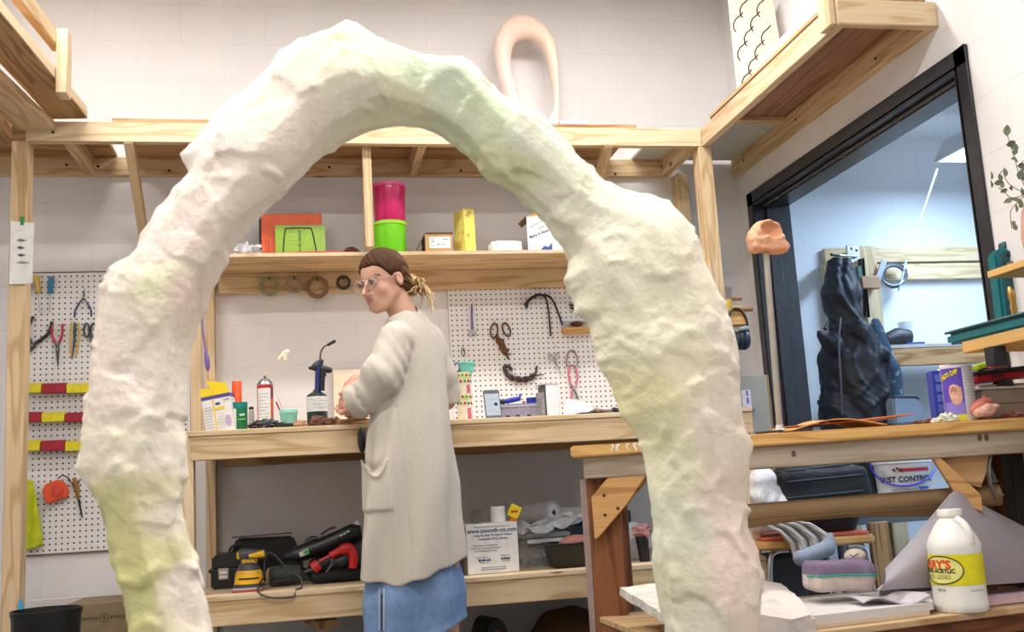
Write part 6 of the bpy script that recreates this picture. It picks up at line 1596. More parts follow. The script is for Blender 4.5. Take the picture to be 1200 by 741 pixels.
m=MB();m.tube([w2(358,637,-.01),w2(366,632,-.01),w2(372,632,-.01)],[.012,.014,.012],10);obj('rear_switch',m,BKT,t)
for q,(x,y) in enumerate(((400,628),(404,626),(408,623.5))):
 m=MB();m.tube([w2(x-1.5,y+.5,-.034),w2(x+1.2,y-1,-.034)],[.004,.003],6);obj('paint_fleck',m,paint((190,196,206),.5),t)
m=MB();m.ball(w2(419,616),(.016,.012,.022),12,8);obj('clear_hook',m,paint((196,200,206),.2),t)
m=MB();m.tube([atY(376,627,4.55),atY(384,621,4.55),atY(393,618,4.55)],[.012,.010,.012],10,flat=.5)
tag(obj('steel_bracket',m,paint((128,112,108),.4,.5)),'small steel bracket sticking up behind the tool pile on the lower shelf','bracket')
t=thing('red_drill','red and black drill lying on the tool pile beside the woman','drill',low(395,4.34))
w2=lambda x,y,d=0:atY(x,y,4.30+d)
REDP=paint((196,30,34),.4)
m=MB();m.tube(catmull([w2(387,652),w2(398,646),w2(409,643),w2(414,652),w2(413,666)],5),[.016]*6+[.022]*6+[.020]*6+[.018]*3,14);obj('handle_housing',m,REDP,t)
m=MB();m.tube([w2(372,662),w2(388,656)],[.022,.020],14);obj('motor_body',m,BLACK,t)
m=MB();m.tube([w2(366.5,667),w2(374,661)],[.024,.022],16);obj('red_collar',m,REDP,t)
m=MB();m.tube([w2(356,671),w2(368,667)],[.005,.009],10);obj('chuck',m,DSTEEL,t)
m=MB();m.tube([w2(374,658,-.02),w2(386,652,-.02)],[.006,.006],8);obj('red_lever',m,REDP,t)
m=MB();m.tube([w2(394,660,.0),w2(404,656,0)],[.022,.024],14);obj('black_grip',m,BLACK,t)
m=MB();m.tube(catmull([w2(389,655,-.03),w2(388,663,-.03),w2(382,671,-.03)],5),.004,7);obj('cord_stub',m,paint((90,90,92),.5),t)
p=low(395,4.36)
m=solid(lambda P:smin(sd_cap(P,(low(372,4.30).x,4.33,LSZ+.028),(low(428,4.33).x,4.36,LSZ+.030),.030,.034),sd_cap(P,(low(376,4.4).x,4.45,LSZ+.05),(low(430,4.4).x,4.45,LSZ+.10),.055,.08),.04)+lumps(P,40,.005,2),(p.x-.25,4.2,LSZ-.02),(p.x+.30,4.62,LSZ+.24),.008)
m.v=[Vector((q.x,q.y,max(q.z,LSZ+.001))) for q in m.v]
tag(obj('tool_pouch',m,paint((24,25,30),.6,bump=.3),smooth=180),'black padded pouch under the red drill on the lower shelf','pouch')
Yq=4.20;A=atY(549.5,670,Yq);B=atY(609,666,Yq);zt_=zof(578,612.5,Yq);
p0=low(548.5,Yq);p1=low(609,Yq)
t=thing('white_carton','white carton printed with a web address on the lower shelf, right of the woman','box',((p0.x+p1.x)/2,Yq,LSZ))
M_=stand((p1.x,Yq,LSZ+.001),2.0);wl=p1.x-p0.x;Hc=zof(578,613.5,Yq)-LSZ
m=MB(M_);m.cbox((-wl,0,0),(0,.17,Hc));obj('carton',m,paint((232,230,226),.65),t,bevel=.002)
m=MB(M_);m.cbox((-wl-.012,.01,0),(-wl-.0005,.16,Hc*.92));obj('side_flap',m,paint((92,84,76),.8),t,smooth=0)
F_=M_@Matrix(((1,0,0,-wl/2),(0,0,-1,-0.0004),(0,1,0,0),(0,0,0,1)))
BI=paint((44,70,120),.7)
for s,sz,x,y,b in(('Please let us help to see and learn at',.0105,.0,.935,0),('www.smooth-on.com',.0245,0,.855,.0006),('- Step-by-Step Photos & Videos',.0135,0,.765,.0002),('- Extensive FAQ Library',.0135,0,.69,.0002),('Subscribe to our mailing list',.0095,-.14,.565,0),('Workshops and Seminars About',.0095,-.14,.51,0),('Mold Making and Casting',.0095,-.14,.455,0),('Become a fan on',.008,-.22,.33,0),('facebook',.0145,-.17,.275,.0006),('Follow us on',.008,.24,.345,0),('twitter',.0145,.24,.285,.0006),('facebook page',.007,-.18,.225,0),('twitter page',.007,.24,.235,0),('Tutorials and more at our web site',.0075,0,.125,0),('for all of our mold making materials',.0075,0,.085,0)):
 lettering(s,sz,F_@Matrix.Translation((wl*x,Hc*y,0)),BI,t,bold=b,wscale=.95)
zt_=LSZ+.001+Hc
p=onZ(559,4.30,zt_+.001);m=mbs(p);kx=pxm(559,605,4.3)
t=thing('glass_jar','small clear glass jar on the white web address carton','jar',p)
m=mbs(p);m.lathe([(7*kx,0),(7.4*kx,.004),(7.4*kx,.028),(4.5*kx,.040),(4.5*kx,.048),(5.4*kx,.050),(5.4*kx,.056),(4.2*kx,.056),(4,0.05) if False else(4.0*kx,.04),(6.8*kx,.027),(6.8*kx,.005),(0,.004)],26);obj('glass',m,paint((206,206,200),.05,trans=.9),t)
p=onZ(584,4.28,zt_+.001);kx=pxm(584,600,4.28);h_=zof(584,594,4.28)-zt_
m=mbs(p);m.lathe([(8.6*kx,0),(8.2*kx,h_*.8),(8.4*kx,h_*.82),(8.2*kx,h_),(7.7*kx,h_),(7.6*kx,h_-.01),(0,h_-.01)],30)
tag(obj('white_cup',m,paint((236,232,228),.5)),'plain white cup upside down on the white web address carton','cup')
p=onZ(606,4.3,zt_+.001);c=atY(604.5,602,4.3);kx=pxm(605,602,4.3)
t=thing('yellow_box','small yellow and orange box tilted on the corner of the white web address carton','box',(c.x,4.3,zt_))
m=mbf((c.x-.004,4.3,c.z+.006),0,0,-28);m.cbox((-7*kx,-6.5*kx,-.03),(6*kx,8*kx,0));obj('carton',m,paint((240,214,30),.5),t,bevel=.001)
m=mbf((c.x-.004,4.3,c.z+.006),0,0,-28);m.cbox((-2*kx,-12*kx,-.03),(7*kx,-6.6*kx,0));obj('orange_end',m,paint((226,120,40),.5),t,bevel=.001)
m=mbf((c.x-.004,4.2995,c.z+.006),0,0,-2);m.cbox((-4.5*kx,-.5*kx,0),(4*kx,2*kx,.001));obj('red_print',m,paint((206,70,30),.6),t,smooth=0)
Yq=4.40;A=low(600,Yq);B=low(668,Yq);zl=zof(640,628,Yq)
CLR=paint((216,218,222),.12,alpha=.16,name='clear_bin_plastic')
t=thing('clear_bin','clear plastic storage bin with a pale lid behind the white carton on the lower shelf','bin',((A.x+B.x)/2,Yq,LSZ))
m=MB();x0,x1,y0,y1=A.x,B.x,Yq,Yq+.28
zz=zl-.006
for lo_,hi_ in(((x0,y0,LSZ+.001),(x1,y0+.003,zz)),((x0,y1-.003,LSZ+.001),(x1,y1,zz)),((x0,y0,LSZ+.001),(x0+.003,y1,zz)),((x1-.003,y0,LSZ+.001),(x1,y1,zz)),((x0,y0,LSZ+.001),(x1,y1,LSZ+.004))):m.cbox(lo_,hi_)
obj('bin_wall',m,CLR,t,smooth=0)
m=MB();m.cbox((x0-.008,y0-.008,zl-.006),(x1+.008,y1+.008,zl+.012));obj('lid',m,paint((186,188,186),.4,alpha=.85),t,bevel=.004,seg=2)
c=low(636,Yq);c2_=low(662,Yq);m=MB();m.cbox((low(619,Yq).x,y0-.020,zl-.030),(low(662,Yq).x,y0-.004,zl-.012));obj('lid_clip',m,paint((206,208,206),.4),t,bevel=.003)
blob_obj('wrapped_lump','pale brown wrapped lump inside the clear storage bin','lump',Vector((low(621,Yq+.1).x,Yq+.12,LSZ+.085)),(.062,.06,.082),paint((176,156,134),.7,var=.2,scale=30,bump=.5),5,.7,1.6,30,20,flat=LSZ+.005)
blob_obj('pink_lump','brownish pink lump at the right inside the clear storage bin','lump',Vector((low(655,Yq+.1).x,Yq+.12,LSZ+.06)),(.045,.05,.056),paint((150,124,112),.7,var=.2),8,.6,1.6,flat=LSZ+.005)
t=thing('film_roll','roll of clear plastic film, its round end facing out, on the clear storage bin','roll',(low(645,4.45).x,4.45,zl+.012))
c=atY(649,601,4.42);kx=pxm(649,601,4.42);zc=max(c.z,zl+.012+.052)
e0=Vector((c.x,4.42,zc));e1=Vector((c.x-.16,4.62,zc-.015))
FILM=paint((206,204,206),.2,alpha=.55,name='cloudy_film')
m=MB(along(e0,e1));L=(e1-e0).length;m.lathe([(.020,0),(.050,0),(.052,.01),(.052,L),(.02,L)],34,cap=False);obj('film_winding',m,paint((196,194,196),.3,alpha=.8),t)
m=MB(along(e0,e1));m.lathe([(.036,-.002),(.036,.0),(.012,0),(.012,-.002),(.036,-.002)],30,cap=False);obj('core_disc',m,paint((222,222,224),.5),t)
m=MB(along(e0,e1));m.lathe([(0,-.001),(.006,-.002),(.006,.01)],12);obj('core_hole',m,BLACKM,t)
def film(u,v):
 a=e0+Vector((.02,-.02,-.03));return a+Vector((-.20*(1-u)+.09*u+.02*math.sin(v*9+u*4),-.01-.05*v+.02*math.sin(u*13),-.012-.03*v+.018*math.sin(u*17+v*5)+.05*(u-.3)*(u>.3)))
m=MB();m.sheet(film,22,10,.0012);m.v=[Vector((q.x,q.y,max(q.z,zl+.014))) for q in m.v];obj('loose_film',m,FILM,t,smooth=60)
Yq=4.62;A=low(660,Yq);B=low(705,Yq)
t=thing('stacked_bin','dark blue bin with a black lid behind the black tub on the lower shelf','bin',((A.x+B.x)/2,Yq,LSZ))
zb=zof(676,612,Yq)
m=MB();m.cbox((A.x,Yq,LSZ+.001),(B.x+.12,Yq+.26,zb-.012));obj('bin_wall',m,paint((60,78,104),.25,alpha=.9),t,bevel=.006)
m=MB();m.cbox((A.x-.01,Yq-.01,zb-.012),(B.x+.14,Yq+.27,zb+.012));obj('black_lid',m,BLACK,t,bevel=.004)
z_=zb+.013;zt2=zof(676,594,Yq)
m=MB();m.cbox((low(657,Yq).x,Yq+.01,z_),(low(700,Yq).x,Yq+.2,max(zt2,z_+.03)));tag(obj('white_box',m,paint((222,220,220),.5),bevel=.003),'flat white box lying on the black lid behind the black tub','box')
Yq=4.19;A=low(650,Yq);B=low(700,Yq);zt_=zof(670,636,Yq)
t=thing('black_tub','black plastic tub holding a pink sponge on the lower shelf beside the table leg','tub',((A.x+B.x)/2,Yq,LSZ))
x0,x1=A.x+.01,B.x;y0,y1=Yq,Yq+.14;tz=zt_
vs=[];
def ring(g,z):return[(x0-g,y0-g,z),(x1+g,y0-g,z),(x1+g,y1+g,z),(x0-g,y1+g,z)]
vs=ring(0,LSZ+.001)+ring(.018,tz-.008)+ring(.024,tz-.008)+ring(.024,tz)+ring(.013,tz)+ring(-.004,LSZ+.006)
fs=[(3,2,1,0)]
for k in range(5):
 for i in range(4):j=(i+1)%4;fs.append((k*4+i,k*4+j,k*4+4+j,k*4+4+i))
fs.append((20,21,22,23));m=MB();m.raw(vs,fs);obj('tub_shell',m,paint((18,19,20),.3),t,bevel=.002)
spg=solid(lambda P:sd_ell(P,((x0+x1)/2+.02,Yq+.07,tz-.012),(.078,.045,.038))+lumps(P,60,.002,1),(x0-.05,Yq-.02,LSZ+.01),(x1+.1,Yq+.16,tz+.05),.005)
tag(obj('pink_sponge',spg,paint((206,138,128),.95,bump=.8,bscale=200),smooth=180),'rounded pink sponge lying in the black tub','sponge')
Yq=4.22;p=low(728,Yq);kx=pxm(728,645,Yq);h_=zof(728,635.5,Yq)-LSZ
t=thing('paper_cup','blue and white paper cup full of clay bits, right of the table leg','cup',p)
m=mbs(p);r_=6.6*kx;m.lathe([(r_*.72,0),(r_*.98,h_*.94),(r_*1.05,h_*.95),(r_*1.03,h_),(r_*.94,h_),(r_*.9,h_*.92),(0,h_*.88)],28);obj('cup_wall',m,paint((216,222,232),.5),t)
for q in range(6):
 a=1.5*PI+(q-2.5)*.5;z_=h_*(.25+.11*(q%3)*1.6);rr=r_*(.73+.26*z_/h_)*1.01
 m=MB(Matrix.Translation(p)@Matrix.Rotation(a,4,'Z')@Matrix.Translation((rr,0,z_))@Matrix.Rotation(PI/2,4,'Y'));m.lathe([(.009,0),(.009,.0012),(0,.0014)],7,sy=1.3);obj('blue_motif',m,paint((70,110,190),.5),t)
for q in range(5):
 blob_obj('clay_crumb','brown clay crumb in the blue paper cup','clay crumb',p+Vector((r_*.5*math.cos(q*1.3),r_*.5*math.sin(q*1.3),h_*.98)),(.010,.010,.009),BRN,q,.5,2,10,7,group='clay crumbs in the blue paper cup')
Yq=4.45;m=MB();m.bar((atY(716,606,Yq).x,Yq,zof(716,607,Yq)),(atY(745,603,Yq).x,Yq,zof(745,603,Yq)),.05,.034)
t=thing('clear_bin','clear plastic bin with a dark lid, on the lower shelf right of the table leg','bin',(atY(735,640,Yq).x,Yq,LSZ))
zb2=zof(735,612,Yq)
m=MB();m.cbox((low(700,Yq).x,Yq-.01,LSZ+.001),(low(752,Yq).x,Yq+.22,zb2));obj('bin_wall',m,paint((206,206,210),.2,alpha=.45),t,bevel=.01)
m=MB();m.cbox((low(700,Yq).x,Yq-.015,zb2+.001),(low(742,Yq).x,Yq+.23,zof(735,598,Yq)));obj('dark_lid',m,paint((34,38,46),.4),t,bevel=.004)
bag_=solid(lambda P:sd_ell(P,(low(742,4.36).x,4.36,LSZ+.075),(.085,.07,.085))+lumps(P,40,.012,4),(low(742,4.36).x-.14,4.24,LSZ),(low(742,4.36).x+.14,4.48,LSZ+.2),.007)
bag_.v=[Vector((q.x,q.y,max(q.z,LSZ+.001))) for q in bag_.v]
tag(obj('plastic_bag',bag_,paint((210,206,206),.2,alpha=.55),smooth=60),'crumpled clear plastic bag on the lower shelf right of the table leg','bag')
Yq=4.24;p=low(756,Yq);h_=zof(756,628,Yq)-LSZ
t=thing('black_beaker','narrow black beaker with pink clay on top, beside the plaster arch','beaker',p)
m=mbs(p,0,0,-4);m.lathe([(.022,0),(.027,h_),(.024,h_),(.02,.01),(0,.01)],20);obj('beaker_wall',m,BLACK,t)
blob_obj('pink_clay','pink clay lump on the narrow black beaker','clay',p+Vector((-.004,0,h_+.018)),(.038,.03,.028),paint((196,140,136),.8,var=.15),3,.6,1.7,20,14)
p=Vector((atY(563,735,4.75).x,4.75,0));m=MB(Matrix.Translation((p.x,4.75,.16))@Matrix.Rotation(R(70),4,'Z')@Matrix.Rotation(PI/2,4,'X'))
kx=pxm(563,735,4.75)
zc=zof(563,738,4.75);m.M=Matrix.Translation((p.x,4.75,zc-.075+.06))@Matrix.Rotation(R(20),4,'Z')@Matrix.Rotation(PI/2,4,'X')
t=thing('paint_tin','round dark tin tipped on its side on the floor under the bench','tin',(p.x,4.75,0))
rr=.05;M_=Matrix.Translation((p.x,4.7,max(zof(563,722,4.75)-.062,.06)))@Matrix.Rotation(R(10),4,'Z')@Matrix.Rotation(R(80),4,'X')
zt_=zof(563,721,4.72);rr=zt_/2;M_=Matrix.Translation((p.x,4.72,rr+.001))@Matrix.Rotation(R(15),4,'Z')@Matrix.Rotation(R(90),4,'X')
m=MB(M_);m.lathe([(rr*.92,0),(rr,.006),(rr,.16),(rr*.95,.165),(0,.165)],30,sx=.55);m.lathe([(0,.0),(rr*.92,0)],30,cap=False,sx=.55);obj('tin_body',m,paint((40,36,34),.5),t)
m=MB(M_);m.lathe([(rr*.5,.166),(rr*.45,.170),(0,.170)],20,sx=.55);obj('grey_centre',m,paint((110,100,94),.5),t)
sck=solid(lambda P:smin(sd_ell(P,(atY(672,740,4.7).x,4.7,.07),(.19,.16,.13)),sd_ell(P,(atY(650,740,4.65).x,4.66,.05),(.12,.12,.10)),.06)+lumps(P,26,.016,7),(atY(640,740,4.7).x-.2,4.45,-.02),(atY(690,740,4.7).x+.25,4.93,.28),.010)
sck.v=[Vector((q.x,q.y,max(q.z,.001))) for q in sck.v]
tag(obj('clay_sack',sck,paint((98,68,46),.8,var=.2,scale=10),smooth=180),'slumped brown sack on the floor under the bench','sack')
m=MB();m.ball(atY(424,516,4.075),(5*pxm(424,516,4.07),.02,15*pxm(424,516,4.07)),18,12)
tag(obj('black_pouch',m,paint((26,24,26),.4)),'small black pouch hanging on the bench front at the left edge of her cardigan','pouch')
YT=2.78
TA=atY(668,523.0,3.2);XA=TA.x;ZT0=TA.z
TU=Vector((math.cos(R(20)),-math.sin(R(20)),0));TV=Vector((-TU.y,TU.x,0))
def tz(x):return ZT0
def tfp(px,py,back=0.0):
 d=ray(px,py);o=TA+TV*back;return EYE+d*((o-EYE).dot(TV)/d.dot(TV))
def Yof(px,back):return tfp(px,500,back).y
def TP(s,back,z):return TA+TU*s+TV*back+Vector((0,0,z-TA.z))
DT_=0.56;LT=1.54
XE=2.27
tb=thing('worktable','sturdy wooden worktable with a grey apron in front of the black door frame','table',TP(LT/2,.34,0))
obj('tabletop',MB().bar(TP(0,DT_/2,ZT0-.0185),TP(LT,DT_/2,ZT0-.0185),DT_,.037),MAPLE,tb,bevel=.005,seg=2)
TM=Matrix((TU,Vector((0,0,1)),-TV)).transposed().to_4x4();TM.translation=Vector((TA.x,TA.y,0))
def front_poly(pts,back,th,mat_,nm,par,bevel=.002):
 q=[TM.inverted()@tfp(x,y,back) for x,y in pts]
 mm=MB(TM@Matrix.Translation((0,0,-back-th)));mm.prism([(p.x,p.y) for p in q],0,th);return obj(nm,mm,mat_,par,bevel=bevel)
for i,px in enumerate((717,723,735,744)):
 A=tfp(px,518,-.001);mm=MB()
 mm.sheet(lambda u,v,A=A,i=i:A+TU*((.008+.004*(i%2))*(u-.5)*(1-.6*v)+.003*math.sin(v*6+i))+Vector((0,0,ZT0-.003-A.z-v*(.022 if i<3 else .026))),3,6,.0012)
 obj('paint_drip',mm,paint((232,226,216),.5),tb)
GREYA=wood((176,164,148),(160,146,128),name='grey_painted_wood',knots=0,rough=.6)
za=ZT0-.037-.034
for nm,s0,b0,s1,b1 in(('front_apron',.035,.035,LT-.02,.035),('rear_apron',.035,DT_-.035,LT-.02,DT_-.035),('side_apron',.05,.05,.05,DT_-.05)):
 obj(nm,MB().bar(TP(s0,b0,za),TP(s1,b1,za),.03,.068),GREYA,tb,bevel=.003)
for q in(930,1148,1156):
 A=tfp(q,532 if q<1000 else 513,.0195);mm=MB(Matrix.Translation(A)@Matrix.Rotation(R(-20),4,'Z')@Matrix.Rotation(PI/2,4,'X'));mm.lathe([(0,.0015),(.005,.001),(.007,0)],10,sy=1.5);obj('dark_mark',mm,paint((90,76,66),.7),tb)
l0,l1=tfp(692,640,.05),tfp(730,640,.05);lc_=(l0+l1)/2;lw=(l1-l0).length
for bk,so in((.05,0),(DT_-.14,.0)):
 c=lc_+TV*(bk-.05+.045)+TU*so;c.z=0
 o=obj('leg',MB().bar(c,Vector((c.x,c.y,ZT0-.038)),lw,.085,up=TV),FIR,tb,bevel=.003)
st_=(tfp(684.5,640,.05)+tfp(692,640,.05))/2+TV*.02;st_.z=0
obj('leg_strip',MB().bar(st_,Vector((st_.x,st_.y,za-.036)),(tfp(692,640,.05)-tfp(684.5,640,.05)).length,.035,up=TV),paint((150,128,122),.6),tb,bevel=.002)
r0_=tfp(1138,640,.15);
for bk,so in((.15,0),(DT_-.13,.16)):
 c=r0_+TV*(bk-.15+.045)+TU*(.02+so);c.z=0
 obj('leg',MB().bar(c,Vector((c.x,c.y,ZT0-.038)),.085,.085,up=TV),FIR,tb,bevel=.003)
GUS=wood((206,160,104),(176,128,76),name='gusset_wood',knots=0)
front_poly([(693,583),(696.5,632),(700,632),(734,592),(760,553),(718,553)],.024,.022,GUS,'gusset',tb)
front_poly([(700,606),(706,622),(736,590),(768,553),(752,553)],.14,.04,PINED,'diagonal_brace',tb)
for x,y in((708,581),(709,604),(724,596)):
 A=tfp(x,y,.0235);mm=MB(Matrix.Translation(A)@Matrix.Rotation(R(-20),4,'Z')@Matrix.Rotation(PI/2,4,'X'));mm.lathe([(0,.001),(.004,.001),(.005,0)],10);obj('screw_head',mm,BLACKM,tb)
front_poly([(1089,531),(1096,531),(1137,568),(1150,580),(1152,600),(1128,592)],.024,.024,GUS,'gusset',tb)
front_poly([(1097,531),(1165,528),(1150,572),(1134,568)],.052,.03,PINED,'gusset',tb)
ZS=.34
def sz(x):return ZS
sA=Vector((0,0,ZS))
c0,c1=atZ(750,741,ZS),atZ(960,740.5,ZS);c2=atZ(1200,711,ZS);dl2=(c2-c1).normalized()
fl=c1+dl2*((c0.x-c1.x)/dl2.x);fr_=c1+dl2*((XE-c1.x)/dl2.x)
ls=MB();ls.prism([(fl.x,fl.y),(fr_.x,fr_.y),(XE,3.35),(fl.x-.006,3.27)],ZS-.018,ZS)
obj('lower_shelf',ls,wood((200,170,132),(176,140,100),name='worn_plywood',knots=.2,stretch=.6),tb,bevel=.002)
obj('shelf_end_cleat',MB().bar((fl.x+.012,fl.y+.03,ZS-.054),(fl.x+.006,3.25,ZS-.054),.02,.07),FIR,tb,bevel=.002)
obj('shelf_front_cleat',MB().bar((fl.x+.3,fl.y+.09,ZS-.044),(fr_.x-.1,fr_.y+.02,ZS-.044),.03,.05),FIR,tb,bevel=.002)
def tp(x,y,Y):return atY(x,y,Y)
BR=.10
m=MB();m.tube([tfp(x,y,BR-.05) for x,y in((1163,520),(1158,548),(1160,568),(1168,584),(1176,580))],[.009]*5,8,flat=.4);obj('paper_hook',m,paint((120,122,116),.4,.6),tb)
m=MB();A=tfp(1148,529,BR);B=tfp(1164,567,BR);m.bar(A,B,.03,.006,up=TV);obj('angle_iron',m,DSTEEL,tb,bevel=.001)
for k_ in range(4):
 c=A.lerp(B,.2+.2*k_);mm=MB(Matrix.Translation(c-TV*.0035)@Matrix.Rotation(R(-20),4,'Z')@Matrix.Rotation(PI/2,4,'X'));mm.lathe([(0,.001),(.005,.001),(.005,0)],10);obj('bolt_hole',mm,BLACKM,tb)
KRAFT=paint((124,98,66),.75,var=.06,scale=6,name='kraft_paper')
rl=thing('paper_roll','long roll of brown kraft paper slung under the front of the worktable','paper roll',tfp(1010,590,BR))
r0=(tfp(1000,582,BR)-tfp(1000,607,BR)).length/2
e0=tfp(856,605,BR);e1=tfp(1171,580,BR)
m=MB(along(e0,e1));L=(e1-e0).length;m.lathe([(r0*.55,-.002),(r0,0),(r0,L),(r0*.55,L+.002),(r0*.55,0)],36,cap=False);obj('paper_winding',m,KRAFT,rl)
def tail(u,v):
 c=e0.lerp(e1,.05+u*.93);dz=-r0*.55-v*(r0*.75-.012*math.sin(u*5))*(1.0 if u<.75 else max(.25,1-(u-.75)*3));return c+Vector((0,-r0*.95+.02*v,dz))
m=MB();m.sheet(tail,30,6,.0012);obj('loose_end',m,paint((140,112,78),.75,var=.05),rl,smooth=60)
def on(px,Y):
 return onZ(px,Y,ZT0)
def son(px,Y):
 return onZ(px,Y,ZS)
Yr=Yof(914.5,.16);p=on(914.5,Yr)
t=thing('clay_mask','rough orange clay face mask mounted on a thin steel rod on the worktable','sculpture',p)
m=MB();top=tp(897.5,296,Yr);m.tube([p+Vector((0,0,.004)),top],.0105,12);obj('rod',m,paint((176,168,158),.35,.6),t)
m=mbs(p+Vector((0,0,.001)));m.lathe([(.038,0),(.038,.008),(.014,.012),(.012,.03),(0,.03)],20);obj('base_flange',m,paint((206,202,198),.5),t)
c0=tp(899,276,Yr)
def rock(P):
 d=sd_ell(P,c0,(.060,.045,.052))
 d=smin(d,sd_ell(P,tp(887,281,Yr),(.036,.04,.036)),.02)
 d=smin(d,sd_box(P,tp(900,291,Yr),(.062,.034,.012),None,.01),.012)
 d=smin(d,sd_ell(P,tp(917,289,Yr),(.024,.025,.012)),.014)
 d=-smin(-d,sd_ell(P,tp(903,270,Yr)-Vector((0,.040,0)),(.042,.058,.034)),.010)
 d=-smin(-d,sd_ell(P,tp(888,278,Yr)-Vector((0,.045,0)),(.014,.016,.010)),.008)
 return d+lumps(P,55,.005,2)+lumps(P,140,.0025,3)
rk_=solid(rock,c0-Vector((.13,.1,.1)),c0+Vector((.13,.1,.1)),.0032,it=1)
obj('mask',rk_,paint((222,166,132),.85,var=.12,scale=30,bump=.5,bscale=120,name='orange_clay'),t,smooth=180)
m=MB();p=on(923,Yof(921,.13));m.ball(p+Vector((.0,0,.006)),(.04,.03,.012),20,12,.5,3,2);m.v=[Vector((q.x,q.y,max(q.z,tz(q.x)+.001))) for q in m.v]
tag(obj('white_rag',m,paint((222,216,212),.8),smooth=60),'scrap of white cloth at the foot of the mask rod','rag')
m=MB();p=on(905,Yof(905,.07));m.bar(p+Vector((-.05,0,.006)),p+Vector((.06,.02,.010)),.022,.008)
tag(obj('dark_ruler',m,paint((70,62,58),.5),bevel=.002),'short dark strip lying on the worktable left of the orange sheets','strip')
for i,(px0,px1,lift,col,lab,dy) in enumerate(((928,1040,.004,(214,158,98),'lower tan leather sheet on the worktable',0),(935,1077,.016,(206,112,50),'upper orange leather sheet curling up on the worktable',.02))):
 A=on(px0,Yof(px0,.03+dy));B=on(px1,Yof(px1,.04+dy))
 def lf(u,v,A=A,B=B,i=i,lift=lift):
  q=A.lerp(B,u);z=tz(q.x)+lift+(.016*u**2+.004 if i else .026*math.sin(PI*u)**1.2+.002)+.006*math.sin(u*9+v*3)*v
  return Vector((q.x,q.y+.20*v*(1-.25*u),z))
 m=MB();m.sheet(lf,26,8,.0025);tag(obj('leather_sheet',m,paint(col,.6,var=.12,scale=12),smooth=60),lab,'leather sheet')
for px,Y,w_,h_,col,lab in((1078,2.90,.022,.010,(112,78,66),'brown clay scrap beside the orange leather sheet'),(1089,2.92,.020,.012,(124,70,60),'reddish clay scrap left of the white clay pieces'),(1099,2.86,.018,.012,(226,222,200),'small white clay piece before the blue box'),(1112,2.85,.030,.022,(222,226,204),'rounded white clay piece before the printed can'),(1186,2.88,.036,.016,(140,88,76),'flat brown clay scrap before the grey drawers'),(1172,2.86,.022,.006,(96,70,60),'thin dark scrap between the pink coral and the brown scrap')):
 p=on(px,Yof(px,.03+(Y-2.85)*.5));blob_obj('clay_scrap',lab,'clay scrap',p+Vector((0,0,h_*.45)),(w_,.018,h_*.75),paint(col,.8,var=.2,scale=60,bump=.4),int(px)%9,.6,2.0,24,16,flat=tz(p.x)+.0008)
Yc=Yof(1128,.09);p=on(1128,Yc);kx=pxm(1127,455,Yc);zc=zof(1123,430,Yc)-tz(p.x)
t=thing('dip_can','tall printed can with a fist picture on its violet label, on the worktable','can',p)
r_=17.6*kx
M_=stand(p+Vector((0,0,.001)))
LB=paint((206,206,212),.4);
m=MB(M_);m.lathe([(r_*.97,0),(r_,.003),(r_,zc-.006),(r_*.96,zc-.001),(r_*.90,zc),(r_*.88,zc-.004),(0,zc-.004)],44);obj('can_body',m,LB,t)
m=MB(M_);m.lathe([(r_*1.015,zc-.007),(r_*1.02,zc-.003),(r_*1.0,zc)],44,cap=False);obj('steel_rim',m,paint((216,200,204),.4),t)
def cyl_patch(M,r,a0,a1,z0,z1,mt,nm,par,n=18,k=1):
 A_=np.linspace(a0,a1,n);Z_=np.linspace(z0,z1,k+1)
 m=MB(M);m.raw([(r*math.cos(a),r*math.sin(a),z) for z in Z_ for a in A_],[(j*n+i,j*n+i+1,j*n+i+n+1,j*n+i+n) for j in range(k) for i in range(n-1)]);return obj(nm,m,mt,par)
cyl_patch(M_,r_*1.004,PI*.89,PI*1.415,.022,zc-.004,paint((88,66,176),.4),'violet_label',t)
cyl_patch(M_,r_*1.006,PI*.89,PI*1.415,.002,.021,paint((210,200,40),.45),'yellow_foot',t)
cyl_patch(M_,r_*1.006,PI*.96,PI*1.415,.022,zc*.35,paint((136,120,200),.4),'pale_violet_panel',t)
for q in range(14):
 cyl_patch(M_,r_*1.006,PI*1.45,PI*1.72,zc*(.12+.055*q),zc*(.12+.055*q)+.0016,paint((150,150,160),.5),'small_print',t,8)
Fc=face(p+Vector((0,-r_*1.006,0)))
Ft=Matrix.Translation(p)@Matrix.Rotation(R(-34),4,'Z')@Matrix(((1,0,0,0),(0,0,-1,-r_*1.008),(0,1,0,0),(0,0,0,1)))
Fm=Matrix.Translation(p)@Matrix.Rotation(R(-45),4,'Z')@Matrix(((1,0,0,0),(0,0,-1,-r_*1.008),(0,1,0,0),(0,0,0,1)))
lettering('PLASTI DIP',.020,Ft@Matrix.Translation((0,zc*.90,0)),paint((30,30,40),.5),t,wrap=r_*1.008,rot=18,dx=.004,align='RIGHT',bold=.0020,wscale=.78)
lettering('PLASTI DIP',.020,Ft@Matrix.Translation((0,zc*.90,.0006)),paint((236,214,40),.5),t,wrap=r_*1.008,rot=18,dx=.004,align='RIGHT',bold=.0005,wscale=.78)
